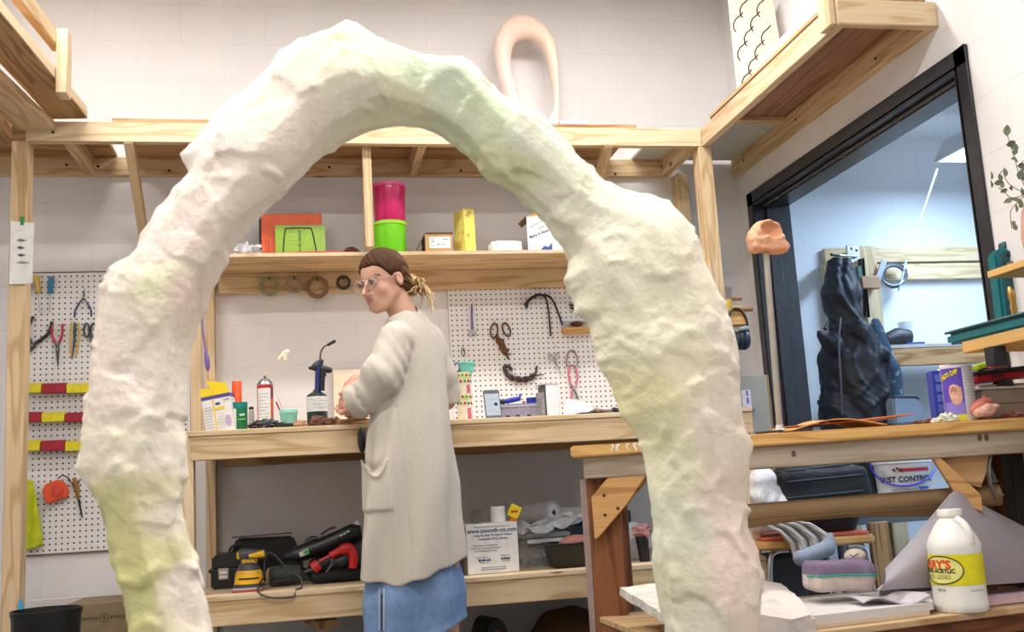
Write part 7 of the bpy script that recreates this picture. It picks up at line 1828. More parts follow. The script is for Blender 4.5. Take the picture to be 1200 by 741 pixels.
def printed(pts,mt,nm,dz):
 cx_=sum(q[0] for q in pts)/len(pts);cy_=sum(q[1] for q in pts)/len(pts);n_=len(pts);vs=[];fs=[]
 for k in range(7):
  for x,y in pts:
   x=cx_+(x-cx_)*k/6;y=cy_+(y-cy_)*k/6;vs.append((math.sin(x/r_)*(r_+dz),y,math.cos(x/r_)*(r_+dz)-r_))
 for k in range(6):
  for i in range(n_):fs.append((k*n_+i,(k+1)*n_+i,(k+1)*n_+(i+1)%n_,k*n_+(i+1)%n_))
 m=MB(Fm);m.raw(vs,fs);return obj(nm,m,mt,t,smooth=0)
hx=lambda x,y:(x*.001*1.02,zc*y)
printed([hx(-18,.44),hx(-20,.56),hx(-16,.64),hx(-6,.68),hx(6,.65),hx(17,.60),hx(18,.42),hx(12,.34),hx(2,.30),hx(-8,.31),hx(-13,.36)],paint((214,160,140),.5),'printed_fist',.0006)
for i,(x,y) in enumerate(((-12,.57),(-6,.59),(0,.57))):printed([hx(x-2,y-.05),hx(x-2,y+.03),hx(x+1.5,y+.04),hx(x+2,y-.05)],paint((150,96,80),.5),'printed_finger_shadow',.0009)
printed([hx(-16,.46),hx(-14,.50),hx(4,.47),hx(8,.42),hx(4,.40),hx(-8,.42)],paint((226,176,156),.5),'printed_thumb',.0009)
Yb_=Yof(1110,.15);A=on(1099,Yb_);B=on(1124,Yb_);zb=zof(1103,435,Yb_)
t=thing('blue_box','blue box with pale print standing left of the printed can','box',((A.x+B.x)/2,Yb_,tz(A.x)))
M_=stand((B.x,Yb_-.02,tz(B.x)+.001),-14)
wl=(B.x-A.x)*1.05;hb=zb-tz(A.x)
m=MB(M_);m.cbox((-wl,0,0),(0,.05,hb));obj('carton',m,paint((30,48,160),.4),t,bevel=.001)
for q in range(4):
 m=MB(M_);m.cbox((-wl*.88,-.0008,hb*(.22+.19*q)),(-wl*.42,0,hb*(.36+.19*q)));obj('print_block',m,paint((90,110,190),.5,var=.35,scale=220),t,smooth=0)
m=MB(M_);m.cbox((-wl*.84,-.0008,hb*.12),(-wl*.5,0,hb*.15));obj('white_print',m,paint((220,224,236),.5),t,smooth=0)
Yw_=Yof(1116,.27);p=on(1116,Yw_);m=mbs(p+Vector((0,0,.001)));h_=zof(1112,428,Yw_)-tz(p.x);m.lathe([(.03,0),(.03,h_-.02),(.018,h_-.01),(.018,h_),(0,h_)],24)
tag(obj('white_bottle',m,WHITEP),'white bottle showing between the blue box and the printed can','bottle')
c_=lambda x,y:np.array(tfp(x,y,.055))
cor=solid(lambda P:smin(smin(sd_cap(P,c_(1140,481),c_(1150,474),.014,.020),sd_cap(P,c_(1152,474),c_(1160,470),.016,.009),.012),smin(sd_cap(P,c_(1158,473),c_(1151,462.5),.009,.004),sd_cap(P,c_(1158,472),c_(1166,478),.008,.006),.006),.006)+lumps(P,120,.003,2),c_(1128,490)-np.array([0,.05,0]),c_(1178,455)+np.array([0,.05,0]),.003)
cor.v=[Vector((q.x,q.y,max(q.z,tz(q.x)+.001))) for q in cor.v]
tag(obj('pink_coral',cor,paint((226,134,118),.6),smooth=180),'branching pink clay piece before the printed can','clay piece')
c_=lambda x,y:np.array(tfp(x,y,.022))
co2=solid(lambda P:smin(sd_cap(P,c_(1146,484),c_(1158,481),.012,.017),sd_cap(P,c_(1158,481),c_(1167,477),.017,.010),.01)+lumps(P,190,.0045,6),c_(1134,492)-np.array([0,.05,0]),c_(1180,466)+np.array([0,.05,0]),.003)
co2.v=[Vector((q.x,q.y,max(q.z,tz(q.x)+.001))) for q in co2.v]
tag(obj('pale_coral',co2,paint((216,166,148),.8,var=.2,scale=120),smooth=180),'knobbly pale pink clay piece at the table edge, under the branching pink one','clay piece')
Yd=Yof(1152,.11);A=on(1152,Yd);zt_=zof(1156,458,Yd)
t=thing('drawer_unit','low grey drawer unit at the right end of the worktable','drawers',(A.x+.2,Yd,tz(A.x)))
x0,x1=A.x+.008,min(A.x+.34,2.285);z0=tz(x1)+.002;hz=zof(1152,457,Yd)-z0
m=MB();m.cbox((x0,Yd,z0),(x1,Yd+.13,z0+hz));obj('cabinet',m,paint((150,142,136),.5),t,bevel=.003)
m=MB();m.cbox((x0-.002,Yd-.004,z0+.004),(x1,Yd-.0005,z0+hz*.50));obj('drawer_front',m,paint((164,156,148),.5),t,bevel=.001)
m=MB();m.cbox((x0-.002,Yd-.004,z0+hz*.53),(x1,Yd-.0005,z0+hz-.002));obj('drawer_front',m,paint((170,164,156),.5),t,bevel=.001)
m=MB();m.cbox((x0-.006,Yd-.008,z0+hz),(x1,Yd+.134,z0+hz+.007));obj('top_sheet',m,paint((214,216,214),.5),t,bevel=.001)
ztop=z0+hz+.008
p=onZ(1176,Yd+.04,ztop);m=MB();m.ball(p,(.034,.03,.036),28,16);m.v=[Vector((q.x,q.y,max(q.z,ztop+.0005))) for q in m.v]
tag(obj('dark_dome',m,paint((52,44,44),.5,var=.5,scale=90)),'small mottled dark dome on the grey drawer unit','stone')
XT=1.93
st=thing('tiered_stand','wooden tiered stand at the right edge, carrying teal cases','stand',(XT+.15,2.9,tz(XT)))
def tier(px,pyb,pyt,nm,Xl,w_=.36):
 A=atX(px,pyb,Xl);B=atX(px,pyt,Xl);th=B.z-A.z
 m=MB();m.bar((Xl+w_/2,A.y,(A.z+B.z)/2),(Xl+w_/2,2.30,(A.z+B.z)/2),w_,th);obj(nm,m,MAPLE,st,bevel=.002);return A,B
LA,LB_=tier(1128.5,414.5,401,'lower_tier',XT)
UA,UB=tier(1157.5,326.5,318,'upper_tier',XT+.06,.30)
for y in(2.66,2.38):
 for xx in(XT+.32,):
  m=MB();m.bar((xx,y,.001),(xx,y,UA.z),.04,.04,up=(0,1,0));obj('upright',m,MAPLE,st,bevel=.002)
yq_=LA.y-.16
q=atY(1172,415,yq_)
m=MB();m.cbox((q.x-.022,yq_,zof(1172,428,yq_)),(q.x+.022,yq_+.04,LA.z));obj('black_block',m,BLACKM,st,bevel=.002)
Yk=Yd+.02
zl=ztop+.040
A=onZ(1146,Yk,zl);
m=MB();m.bar((A.x+.004,Yk+.06,zof(1150,456,Yk)),(A.x+.29,Yk+.06,zof(1150,456,Yk)+.003),.10,.026)
tag(obj('plank',m,PINE,bevel=.003),'short pine plank lying on the grey drawer unit under the red case','plank')
zp=zof(1150,456,Yk)+.018
t=thing('red_case','red tool case with a black lid lying under the lower tier of the stand','case',(A.x+.15,Yk,zp))
hr=.038;m=MB(Matrix.Translation((A.x,Yk,zp))@Matrix.Rotation(R(-4),4,'Y'));m.cbox((0,0,0),(.27,.10,hr*.62));obj('red_shell',m,paint((176,24,38),.35),t,bevel=.005,seg=2)
m=MB(Matrix.Translation((A.x,Yk,zp))@Matrix.Rotation(R(-4),4,'Y'));m.cbox((.0,.0,hr*.66),(.27,.10,hr));obj('black_lid',m,BLACK,t,bevel=.004,seg=2)
m=MB(Matrix.Translation((A.x,Yk,zp))@Matrix.Rotation(R(-4),4,'Y'));m.cbox((.05,-.003,hr*.25),(.09,0,hr*.5));obj('latch',m,paint((60,16,20),.5),t,bevel=.001)
t=thing('lime_level','lime green plastic tool lying on the red case','tool',(A.x+.06,Yk,zp+hr))
m=MB(Matrix.Translation((A.x+.022,Yk+.02,zp+hr+.006))@Matrix.Rotation(R(-12),4,'Y'));m.cbox((0,0,0),(.075,.05,.016));obj('tool_body',m,paint((186,204,20),.4),t,bevel=.003,seg=2)
m=MB(Matrix.Translation((A.x+.03,Yk+.02,zp+hr+.004))@Matrix.Rotation(R(-6),4,'Y'));m.cbox((.02,-.004,0),(.085,.05,.006));obj('red_side',m,paint((190,50,40),.5),t,bevel=.001)
TEAL=paint((14,104,112),.4,var=.1);TEALD=paint((10,74,84),.45)
t=thing('teal_tray','long teal plastic tray lying on the lower tier of the stand','tray',(XT+.1,2.9,LB_.z))
P0=atX(1111,395,XT+.0);Lz=LB_.z+.001
m=MB(Matrix.Translation((XT+.005,P0.y,Lz)))
def trayf():
 poly=[(.0,.02),(.03,.0),(.33,.0),(.36,-.02),(.36,-.62),(.0,-.62)]
 return poly
m.prism([(x,y) for x,y in trayf()],.0,.034);obj('tray_body',m,TEAL,t,bevel=.008,seg=2)
m=MB(Matrix.Translation((XT+.005,P0.y,Lz)));m.prism([(x*1.0-.006 if x<.1 else x+.006,y) for x,y in trayf()],.034,.042);obj('tray_rim',m,TEALD,t,bevel=.003)
Yg_=2.84;g=onZ(1181,Yg_,Lz+.044);kx=pxm(1181,362,Yg_)
t=thing('glass_dish','small faceted glass dish on the teal tray, holding brass fittings','dish',(g.x,Yg_,Lz+.043))
m=mbs((g.x,Yg_,Lz+.043));r_=24*kx;m.lathe([(r_*.6,0),(r_*.9,.010),(r_,.016),(r_*1.02,.020),(r_*.96,.020),(r_*.85,.012),(r_*.5,.004),(0,.004)],22);obj('glass_wall',m,paint((196,200,204),.1,trans=.6),t,smooth=20)
BRASS=paint((196,160,90),.3,.85)
for i,px in enumerate((1189,1194)):
 c=onZ(px,Yg_,Lz+.06);zt_=zof(px,336+3*i,Yg_)
 m=mbs((c.x,Yg_+.008*i,Lz+.048));hh=zt_-Lz-.048;m.lathe([(.007,0),(.007,hh*.3),(.0045,hh*.36),(.0075,hh*.5),(.0045,hh*.62),(.008,hh*.75),(.008,hh*.95),(.003,hh),(0,hh)],12)
 tag(obj('brass_fitting',m,BRASS),('left' if i==0 else 'right')+' of two turned brass fittings in the glass dish','fitting')
Yt=2.98;A=atY(1173.5,358,Yt);B=atY(1215,290,Yt)
t=thing('teal_case','open teal drill case standing upright behind the upper tier of the stand','case',(A.x+.1,Yt,A.z-.02))
M_=Matrix(((1,0,0,0),(0,0,1,Yt),(0,1,0,0),(0,0,0,1)))
zt_=zof(1180,290,Yt);zb=Lz+.043
m=MB(M_);m.prism([(A.x,zb),(A.x+.28,zb),(A.x+.28,zt_+.01),(A.x+.03,zt_),(A.x+.004,zt_-.02)],0,.05);obj('case_shell',m,TEAL,t,bevel=.008,seg=2)
m=MB(M_);m.prism([(A.x+.018,zb+.02),(A.x+.26,zb+.02),(A.x+.26,zt_-.006),(A.x+.034,zt_-.014),(A.x+.018,zt_-.03)],-.003,0);obj('recess_panel',m,TEALD,t,bevel=.003)
h0=atY(1178,281,Yt);m=MB(M_);m.prism([(h0.x-.004,zt_-.002),(h0.x+.034,zt_+.002),(h0.x+.026,zof(1186,281,Yt)),(h0.x,zof(1178,284,Yt)+.004)],.005,.04);obj('carry_latch',m,TEALD,t,bevel=.003)
for i in range(5):
 m=MB();q=atY(1182+5.5*i,312-1.5*i,Yt-.012);m.tube([q+Vector((0,0,-.01)),q+Vector((0,0,.012))],.006,10);obj('socket_bit',m,paint((150,130,120),.3,.7),t)
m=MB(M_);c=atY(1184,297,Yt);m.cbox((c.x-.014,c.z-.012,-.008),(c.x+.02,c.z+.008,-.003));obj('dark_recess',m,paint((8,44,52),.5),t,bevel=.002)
Yv=2.72;zb=UB.z
c=onZ(1222,Yv,zb);kx=pxm(1200,245,Yv)
t=thing('pink_vase','pinkish vase of dried eucalyptus sprigs at the right edge on the upper tier','vase',(c.x,Yv,zb))
hv=zof(1205,226,Yv)-zb
m=mbs((c.x,Yv,zb+.001));m.lathe([(.026,0),(.040,hv*.2),(.046,hv*.45),(.036,hv*.75),(.022,hv*.9),(.024,hv),(.019,hv),(.017,hv*.9),(0,hv*.85)],30);obj('vase_body',m,paint((206,160,146),.5,var=.1),t)
LEAF=paint((112,124,96),.7,var=.2,scale=60)
LEAFD=paint((92,102,84),.7,var=.2,scale=60)
mouth=Vector((c.x,Yv,zb+hv-.01))
rl_=random.Random(4)
sprigs=[[(1205,226),(1195,206),(1188,182),(1181,160),(1180,150)],[(1203,226),(1192,222),(1180,213),(1175,200),(1170,208)],[(1203,228),(1190,240),(1184,250),(1186,268)],[(1206,224),(1199,210),(1196,198),(1199,188)],[(1204,228),(1186,232),(1178,226),(1170,220)]]
lf={0:[(1180,153,14,80),(1184,168,13,20),(1187,172,13,150),(1190,178,10,60),(1188,188,13,170),(1196,194,12,10),(1198,208,12,140)],1:[(1172,208,9,100),(1161,206,10,80),(1161,216,9,90),(1177,202,11,95),(1170,214,11,10),(1174,217,9,60)],2:[(1188,235,11,160),(1181,236,11,200),(1187,262,9,30),(1190,266,9,100),(1196,240,10,60)],3:[(1196,205,14,60),(1199,199,12,190),(1197,225,10,90)],4:[(1184,221,9,0),(1176,224,9,200),(1190,244,10,90),(1193,236,11,120)]}
for si,sp in enumerate(sprigs):
 pts=[mouth-Vector((0,0,.06)),mouth]+[atY(x,y,Yv+.02*math.sin(si*2+i)) for i,(x,y) in enumerate(sp)]
 m=MB();m.tube(catmull(pts,4),.0013,5);so=obj('sprig',m,paint((108,96,76),.7),t)
 for x,y,ln,an in lf[si]:
  c0=atY(x,y,Yv+.015*rl_.uniform(-1,1));L=ln*kx;
  B_=Matrix.Translation(c0)@Matrix.Rotation(rl_.uniform(-.6,.6),4,'Z')@Matrix(((1,0,0,0),(0,0,-1,0),(0,1,0,0),(0,0,0,1)))@Matrix.Rotation(R(an),4,'Z')@Matrix.Rotation(rl_.uniform(-.5,.5),4,'X')
  m=MB(B_)
  m.sheet(lambda u,v,L=L:(L*(u-.5),L*.30*math.sin(PI*min(1,u**.8))*(2*v-1),.08*L*math.sin(PI*u)+.10*L*abs(2*v-1)**1.5),7,4,.0006)
  obj('leaf',m,LEAF if rl_.random()<.6 else LEAFD,so,smooth=180)
Yj=2.71;p=son(1127,Yj);kx=pxm(1127,660,Yj)
H_=zof(1125,596.5,Yj)-sz(p.x)
jg=thing('gesso_jug','white plastic gallon jug with a yellow label on the lower shelf of the worktable','jug',p)
JW=paint((228,226,220),.4,var=.04);r_=30.5*kx
M_=stand(p+Vector((0,0,.001)))
jl=[(r_*.93,0),(r_*.99,.006),(r_,.02),(r_*.97,H_*.12),(r_*.965,H_*.58),(r_*.99,H_*.62),(r_*.97,H_*.66),(r_*.88,H_*.72),(r_*.62,H_*.84),(r_*.44,H_*.905),(r_*.40,H_*.93),(r_*.40,H_*.95)]
m=MB(M_);m.lathe(jl,48);obj('jug_body',m,JW,jg)
m=MB(M_);m.lathe([(r_*.44,H_*.925),(r_*.46,H_*.93),(r_*.46,H_*.99),(r_*.43,H_),(0,H_)],30);obj('screw_cap',m,paint((224,222,214),.45),jg)
hp=catmull([Vector((-r_*.02,-r_*.40,H_*.90)),Vector((r_*.08,-r_*.66,H_*.85)),Vector((r_*.13,-r_*.84,H_*.77)),Vector((r_*.14,-r_*.86,H_*.67))],5)
m=MB(M_);m.tube(hp,.012,12);obj('grip_handle',m,JW,jg)
cyl_patch(M_,r_*.985,PI*.75,PI*2.1,H_*.265,H_*.565,paint((222,212,8),.45),'yellow_label',jg,60)
ov=[];Rl=r_*.992
def cylp(a_off,z,dr=0):a=1.5*PI+a_off;return Vector(((Rl+dr)*math.cos(a),(Rl+dr)*math.sin(a),z))
oc=-1.20;hw,hh=.86,H_*.135;zc_=H_*.415
m=MB(M_);pts=[]
nn=40
P_o=[cylp(oc+hw*math.cos(2*PI*i/nn),zc_+hh*math.sin(2*PI*i/nn)) for i in range(nn)]
n1=10;vs=[];fs=[]
for k_ in range(n1+1):
 for i in range(nn):vs.append(cylp(oc+hw*k_/n1*math.cos(2*PI*i/nn),zc_+hh*k_/n1*math.sin(2*PI*i/nn)))
for k_ in range(n1):
 for i in range(nn):fs.append((k_*nn+i,(k_+1)*nn+i,(k_+1)*nn+(i+1)%nn,k_*nn+(i+1)%nn))
m.raw(vs,fs);obj('pale_oval',m,paint((226,222,130),.5),jg)
m=MB(M_);m.tube([cylp(oc+hw*math.cos(2*PI*i/nn),zc_+hh*math.sin(2*PI*i/nn)) for i in range(nn+1)],.0017,6,cap=False);obj('oval_outline',m,paint((24,22,20),.5),jg)
def jug_text(s,size,z,aend,col,bold,nm,ws=1.0):
 Fm_=Matrix.Translation(p+Vector((0,0,.001)))@Matrix.Rotation(aend,4,'Z')@Matrix(((1,0,0,0),(0,0,-1,-Rl*1.003),(0,1,0,z),(0,0,0,1)))
 lettering(s,size,Fm_,paint(col,.5),jg,wrap=Rl,align='RIGHT',bold=bold,wscale=ws)
jug_text("JERRY'S",.031,H_*.465,-.78,(214,70,30),.0016,'a',1.05)
jug_text('STUDIO ACRYLIC',.0165,H_*.405,-.63,(30,28,24),.0007,'a',.92)
jug_text('WHITE GESSO',.0165,H_*.345,-.82,(110,108,60),0,'a',.9)
jug_text('128 oz.',.010,H_*.225,-1.05,(60,60,60),0,'a')
for q in range(2):cyl_patch(M_,r_*.985,1.5*PI-.15,1.5*PI+.45,H_*(.205+.012*q),H_*(.205+.012*q)+.001,paint((140,140,130),.6),'small_print',jg,10)
Y0=YT+.05
def slab(pix,z0f,th,mt,nm,lab,cat,lump=.0,res=.006,seed=0):
 P2=[atZ(x,y,z0f+th) for x,y in pix]
 cx=sum(q.x for q in P2)/len(P2);cy=sum(q.y for q in P2)/len(P2)
 return P2
pS=son(790,3.0)
def flat_poly(pix,z,th,mt,nm,lab,cat,wob=.004,seed=0,bevel=.004):
 P2=[atZ(x,y,z+th) for x,y in pix]
 m=MB();n=len(P2)
 out=[]
 for i in range(n):
  a_,b_=P2[i],P2[(i+1)%n];k=max(2,int((b_-a_).length/.03))
  for j in range(k):
   q=a_.lerp(b_,j/k);q=q+Vector((noise.noise(q*30+Vector((seed,0,0))),noise.noise(q*30+Vector((0,seed,5))),0))*wob;out.append((q.x,q.y))
 m.prism(out,z,z+th)
 return tag(obj(nm,m,mt,bevel=bevel,seg=2),lab,cat)
zsl=sz(1.0)
PLS=paint((208,202,192),.85,var=.2,scale=22,bump=1.0,bscale=50,name='raw_plaster')
m=MB()
A=atZ(725,692,zsl+.05);
q0=[atY(x,y,3.05) for x,y in((724,690),(790,688))];q1=[atY(x,y,2.80) for x,y in((750,741),(800,760))]
def sl_(u,v):
 top=Vector((1.0+u*.62-.03*v,3.22-.36*v,sz(1.1)+.105-.075*v));return top
A0=atZ(726,693,zsl+.10);
def sl2(u,v):
 q=A0+Vector((u*.34+v*.05,-v*.42,-v*.075));q.z+=.004*noise.noise(q*14);return q+Vector((.006*noise.noise(q*25),0,0))
m.sheet(sl2,24,16,.024);m.v=[Vector((q.x,q.y,max(q.z,sz(q.x)+.001))) for q in m.v]
tag(obj('plaster_slab',m,PLS,smooth=40),'rough white plaster slab leaning at the left end of the worktable lower shelf','slab')
zc_=sz(1.35)
fo=lambda x,y,h:atZ(x,y,sz(1.4)+h)
def cl(u,v):
 a=fo(870,737,.03).lerp(fo(955,737,.03),u);b=fo(862,690,.045).lerp(fo(915,690,.05),u);q=a.lerp(b,v);q.z=sz(q.x)+.032+.012*v+.006*math.sin(u*7+v*4)+.005*noise.noise(q*18);return q
m=MB();m.sheet(cl,20,14,.055);m.v=[Vector((q.x,q.y,max(q.z,sz(q.x)+.001))) for q in m.v]
tag(obj('plaster_slab',m,paint((214,204,198),.85,var=.08,scale=8,bump=.5,bscale=50),smooth=60),'rounded pale plaster slab on the lower shelf beside the right foot of the arch','slab')
bA,bB,bC,bD=son(932,2.60),son(1090,2.67),son(1078,3.02),son(905,3.0)
for i,(th,z_,col,lab,g) in enumerate(((.012,.001,(206,186,168),'bottom pale board under the big grey foam sheet',.0),(.020,.0135,(206,202,200),'thicker grey white board lying on the pale board of the lower shelf',.01))):
 m=MB()
 def bf_(u,v,g=g,z_=z_,th=th):
  q=bA.lerp(bB,u).lerp(bD.lerp(bC,u),v);q=q+Vector((-g*2*(1-2*u),g*(1-2*v),0));q.z=sz(q.x)+z_+th/2;return q
 m.sheet(bf_,12,8,th);tag(obj('foam_board',m,paint(col,.7,var=.05),smooth=30),lab,'board')
Ys=2.86;z0=sz(1.5)+.036
pc=lambda x,y,d=0:np.array(atY(x,y,Ys+d))
t=thing('fabric_form','slipper-like padded fabric form, lilac and yellow with teal piping, on the lower shelf boards','fabric form',(pc(985,685)[0],Ys,z0))
def fform(P):
 a_,b_=pc(946,660),pc(1016,690);c_=(a_+b_)/2
 d=sd_box(P,c_,(abs(b_[0]-a_[0])/2,.055,abs(b_[2]-a_[2])/2),np.array(Matrix.Rotation(R(4),3,'Y')),.016)
 d=smin(d,sd_ell(P,pc(1003,672),(.055,.062,.040)),.02)
 return d+lumps(P,40,.002,3)
def fcol(P):
 n_=np.array([noise.noise(Vector(q)*22) for q in P]);x=P[:,0];z=P[:,2]
 up=np.array([124,108,134.]);lo_=np.array([206,190,184.]);ye=np.array([180,172,110.])
 seam=pc(985,676)[2]-.010*np.sin((x-pc(950,0)[0])*9)
 m_=(z>seam).astype(float)[:,None];c=up*m_+lo_*(1-m_)
 w=np.exp(-(((x-pc(1004,0)[0])/.04)**2+((z-pc(0,665)[2])/.03)**2))[:,None];c=c*(1-w*m_)+ye*w*m_
 return c*(1+.12*n_[:,None])
fm_=solid(fform,pc(930,720)-np.array([0,.12,0]),pc(1040,640)+np.array([0,.12,0]),.005,color=fcol)
fm_.v=[Vector((q.x,q.y,max(q.z,sz(q.x)+.036))) for q in fm_.v]
obj('padded_body',fm_,vcol(.9,.5,200,'quilted_fabric',var=.1),t,smooth=180)
pip=[]
for x in np.linspace(946,1022,22):
 zz=pc(985,676)[2]-.010*math.sin((pc(x,676)[0]-pc(950,0)[0])*9);lo_,hi_=Ys-.12,Ys
 X_=pc(x,676)[0]
 for _ in range(18):
  mid=(lo_+hi_)/2
  if float(fform(np.array([[X_,mid,zz]]))[0])>0:lo_=mid
  else:hi_=mid
 pip.append(Vector((X_,lo_-.001,zz)))
m=MB();m.tube(pip,.0032,7);obj('teal_piping',m,paint((30,150,130),.6),t)
tg=solid(lambda P:sd_ell(P,pc(1002,652,.03),(.032,.03,.022))+lumps(P,60,.002,2),pc(980,670)-np.array([0,.08,0]),pc(1024,636)+np.array([0,.1,0]),.005)
obj('cream_patch',tg,paint((206,194,176),.9,bump=.3),t,smooth=180)
m=MB();m.tube([Vector(pc(996,650,-.004)),Vector(pc(999,653,-.005)),Vector(pc(1006,649,-.006))],.0016,5);obj('black_stitch',m,INK,t)
Yf=2.80
FOAM=paint((172,166,174),.6,var=.04,scale=5,name='grey_foam',trans=.12)
pk_=lambda x,y,d=0:atY(x,y,Yf+d)
t=thing('foam_sheet','large grey foam sheet folded to a peak behind the gesso jug','foam sheet',(pk_(1118,690).x,Yf,sz(1.9)+.03))
apx=pk_(1118,575,.02)
bl_,br_=pk_(1028,692,-.06),Vector((XE-.03,Yf+.06,ZS+.04))
def fs1(u,v):
 b_=bl_.lerp(br_,u)
 tl=pk_(1022,690,-.04);
 top=pk_(1040,668,.0).lerp(apx,min(1,u/.46)) if u<.46 else apx.lerp(Vector((XE-.03,Yf+.10,zof(1212,634,Yf+.1))),(u-.46)/.54)
 q=b_.lerp(top,v);q=q+Vector((0,-.05*math.sin(PI*v)*.5+.010*math.sin(u*8+v*2),0));q.z=max(q.z,sz(q.x)+.038);return q
m=MB();m.sheet(fs1,40,20,.006);obj('front_panel',m,FOAM,t,smooth=60)
def fs2(u,v):
 top=pk_(1040,668,.0).lerp(apx,min(1,u/.46)) if u<.46 else apx.lerp(Vector((XE-.03,Yf+.10,zof(1212,634,Yf+.1))),(u-.46)/.54)
 q=top.lerp(top+Vector((0,.06,0)),v);q.z=top.z+(sz(top.x)+.04-top.z)*v**1.2;return q
m=MB();m.sheet(fs2,30,8,.006);obj('back_panel',m,FOAM,t,smooth=60)
def fs3(u,v):
 q=pk_(1010,694,-.10).lerp(pk_(1090,690,-.12),u)+Vector((0,.10*v,0));q.z=sz(q.x)+.040+.012*math.sin(u*7+v*2)+.004;return q
m=MB();m.sheet(fs3,20,6,.004);obj('rumpled_edge',m,paint((186,178,184),.5),t,smooth=60)
m=MB();
def pf_(u,v):
 q=son(1148,2.73).lerp(Vector((XE-.02,2.76,0)),u)+Vector((0,.18*v,0));q.z=sz(q.x)+.010+.002*math.sin(u*5);return q
m.sheet(pf_,10,6,.017);tag(obj('pink_foam',m,paint((206,176,186),.7,bump=.2),smooth=40),'pink foam slab on the lower shelf right of the gesso jug','foam slab')
Yc=4.02;zc=zof(960,634,Yc)
xa,xb=atY(893,640,Yc).x,atY(1029,632,Yc).x
ch=thing('wooden_chair','chair with an orange seat, pale wooden rim and chrome legs behind the worktable','chair',((xa+xb)/2,Yc+.2,0))
cw=xb-xa;cm=(xa+xb)/2;zs=zc+.01
BLOND=wood((222,180,120),(202,154,94),name='blond_wood',knots=0)
def rr_poly(w_,d_,r_,n=6):
 out=[]
 for cx,cy,a0 in((w_/2-r_,d_/2-r_,0),(-w_/2+r_,d_/2-r_,90),(-w_/2+r_,-d_/2+r_,180),(w_/2-r_,-d_/2+r_,270)):
  for k in range(n+1):a=R(a0+90*k/n);out.append((cx+r_*math.cos(a),cy+r_*math.sin(a)))
 return out
m=MB(Matrix.Translation((cm,Yc+.20,zs-.035)));m.prism(rr_poly(cw,.42,.05),0,.036);obj('seat_rim',m,BLOND,ch,bevel=.008,seg=2)
m=MB(Matrix.Translation((cm,Yc+.20,zs+.001)));m.prism(rr_poly(cw-.03,.39,.04),0,.014);obj('seat_pad',m,paint((206,104,76),.7,bump=.3),ch,bevel=.006,seg=2)
for sx in(-1,1):
 for sy in(-1,1):
  x=cm+sx*(cw/2-.075);y=Yc+.20+sy*.17
  m=MB();m.tube(catmull([Vector((x-sx*.05,y,zs-.040)),Vector((x+sx*.01,y,zs-.045)),Vector((x+sx*.035,y,zs-.09)),Vector((x+sx*.045,y,zs-.25)),Vector((x+sx*.055,y,.001))],5),.0115,10);obj('leg',m,CHROME,ch)
for sx in(-1,1):
 x=cm+sx*(cw/2-.06);m=MB();m.tube([Vector((x,Yc+.38,zs-.05)),Vector((x,Yc+.43,zs+.2)),Vector((x,Yc+.46,zs+.36))],.0115,10);obj('back_post',m,CHROME,ch)
m=MB(Matrix.Translation((cm,Yc+.455,zs+.31))@Matrix.Rotation(R(90),4,'X'));m.prism(rr_poly(cw-.06,.14,.05),-.01,.012);obj('backrest',m,BLOND,ch,bevel=.005,seg=2)
Yb=4.16;BKP=paint((17,18,23),.65,bump=.35,bscale=90,name='black_nylon')
w=lambda x,y,d=0:np.array(atY(x,y,Yb+d))
zsp=zs+.016
bpk=thing('backpack','black backpack lying on the orange seated chair','backpack',(w(965,600)[0],Yb,zsp))
def bpf(P):
 d=smin(sd_cap(P,w(938,580,.02),w(978,575,.03),.145,.14),sd_cap(P,w(950,606,0),w(980,606,0),.09,.085),.06)
 d=smin(d,sd_box(P,w(966,573,-.12),(.20,.035,.085),None,.03),.02)
 return d+lumps(P,22,.008,5)+lumps(P,60,.003,2)
mm=solid(bpf,w(880,650)-np.array([0,.30,0]),w(1060,500)+np.array([0,.30,0]),.010)
mm.v=[Vector((q.x,q.y,max(q.z,zsp))) for q in mm.v]
obj('bag_body',mm,BKP,bpk,smooth=180)
for y_ in(553,566,585):
 pts=[]
 for x in np.linspace(915,1010,14):
  lo_,hi_=Yb-.45,Yb
  p0=atY(x,y_-.10*(x-915),Yb-.15)
  for _ in range(16):
   mid=(lo_+hi_)/2
   if float(bpf(np.array([[p0.x,mid,p0.z]]))[0])>0:lo_=mid
   else:hi_=mid
  pts.append(Vector((p0.x,lo_,p0.z)))
 m=MB();m.tube(pts,.005,6);obj('zip_seam',m,paint((40,42,52),.5),bpk)
w2=lambda x,y,d=0:np.array(atY(x,y,4.06+d))
mm=solid(lambda P:smin(smin(sd_cap(P,w2(894,565),w2(896,586),.055,.05),sd_cap(P,w2(910,578),w2(912,590),.04,.05),.03),sd_ell(P,w2(900,605,.05),(.11,.09,.07)),.03)+lumps(P,30,.014,3)+lumps(P,80,.006,4),w2(868,630)-np.array([0,.16,0]),w2(935,540)+np.array([0,.22,0]),.007)
mm.v=[Vector((q.x,q.y,max(q.z,zsp))) for q in mm.v]
tag(obj('white_jumper',mm,paint((222,220,222),.9,bump=.4,bscale=80),smooth=180),'bundled white garment on the chair left of the black backpack','garment')
w3=lambda x,y,Y:atY(x,y,Y)
def scarf(u,v):
 t=v
 cx=[(908,612),(930,618),(948,632),(955,650)]
 k=min(2,int(t*3));f_=t*3-k
 a=(cx[k][0]+(cx[k+1][0]-cx[k][0])*f_,cx[k][1]+(cx[k+1][1]-cx[k][1])*f_)
 hw=17+6*t
 Y=4.000-.015*math.sin(u*20+v*3)-.012*t
 p=atY(a[0]+(u-.5)*2*hw,a[1]+(u-.5)*2*(-3-4*t),Y);return p
def stripes(u,v):return(u,v)
ms,nt_s,bs=nodes('striped_knit')
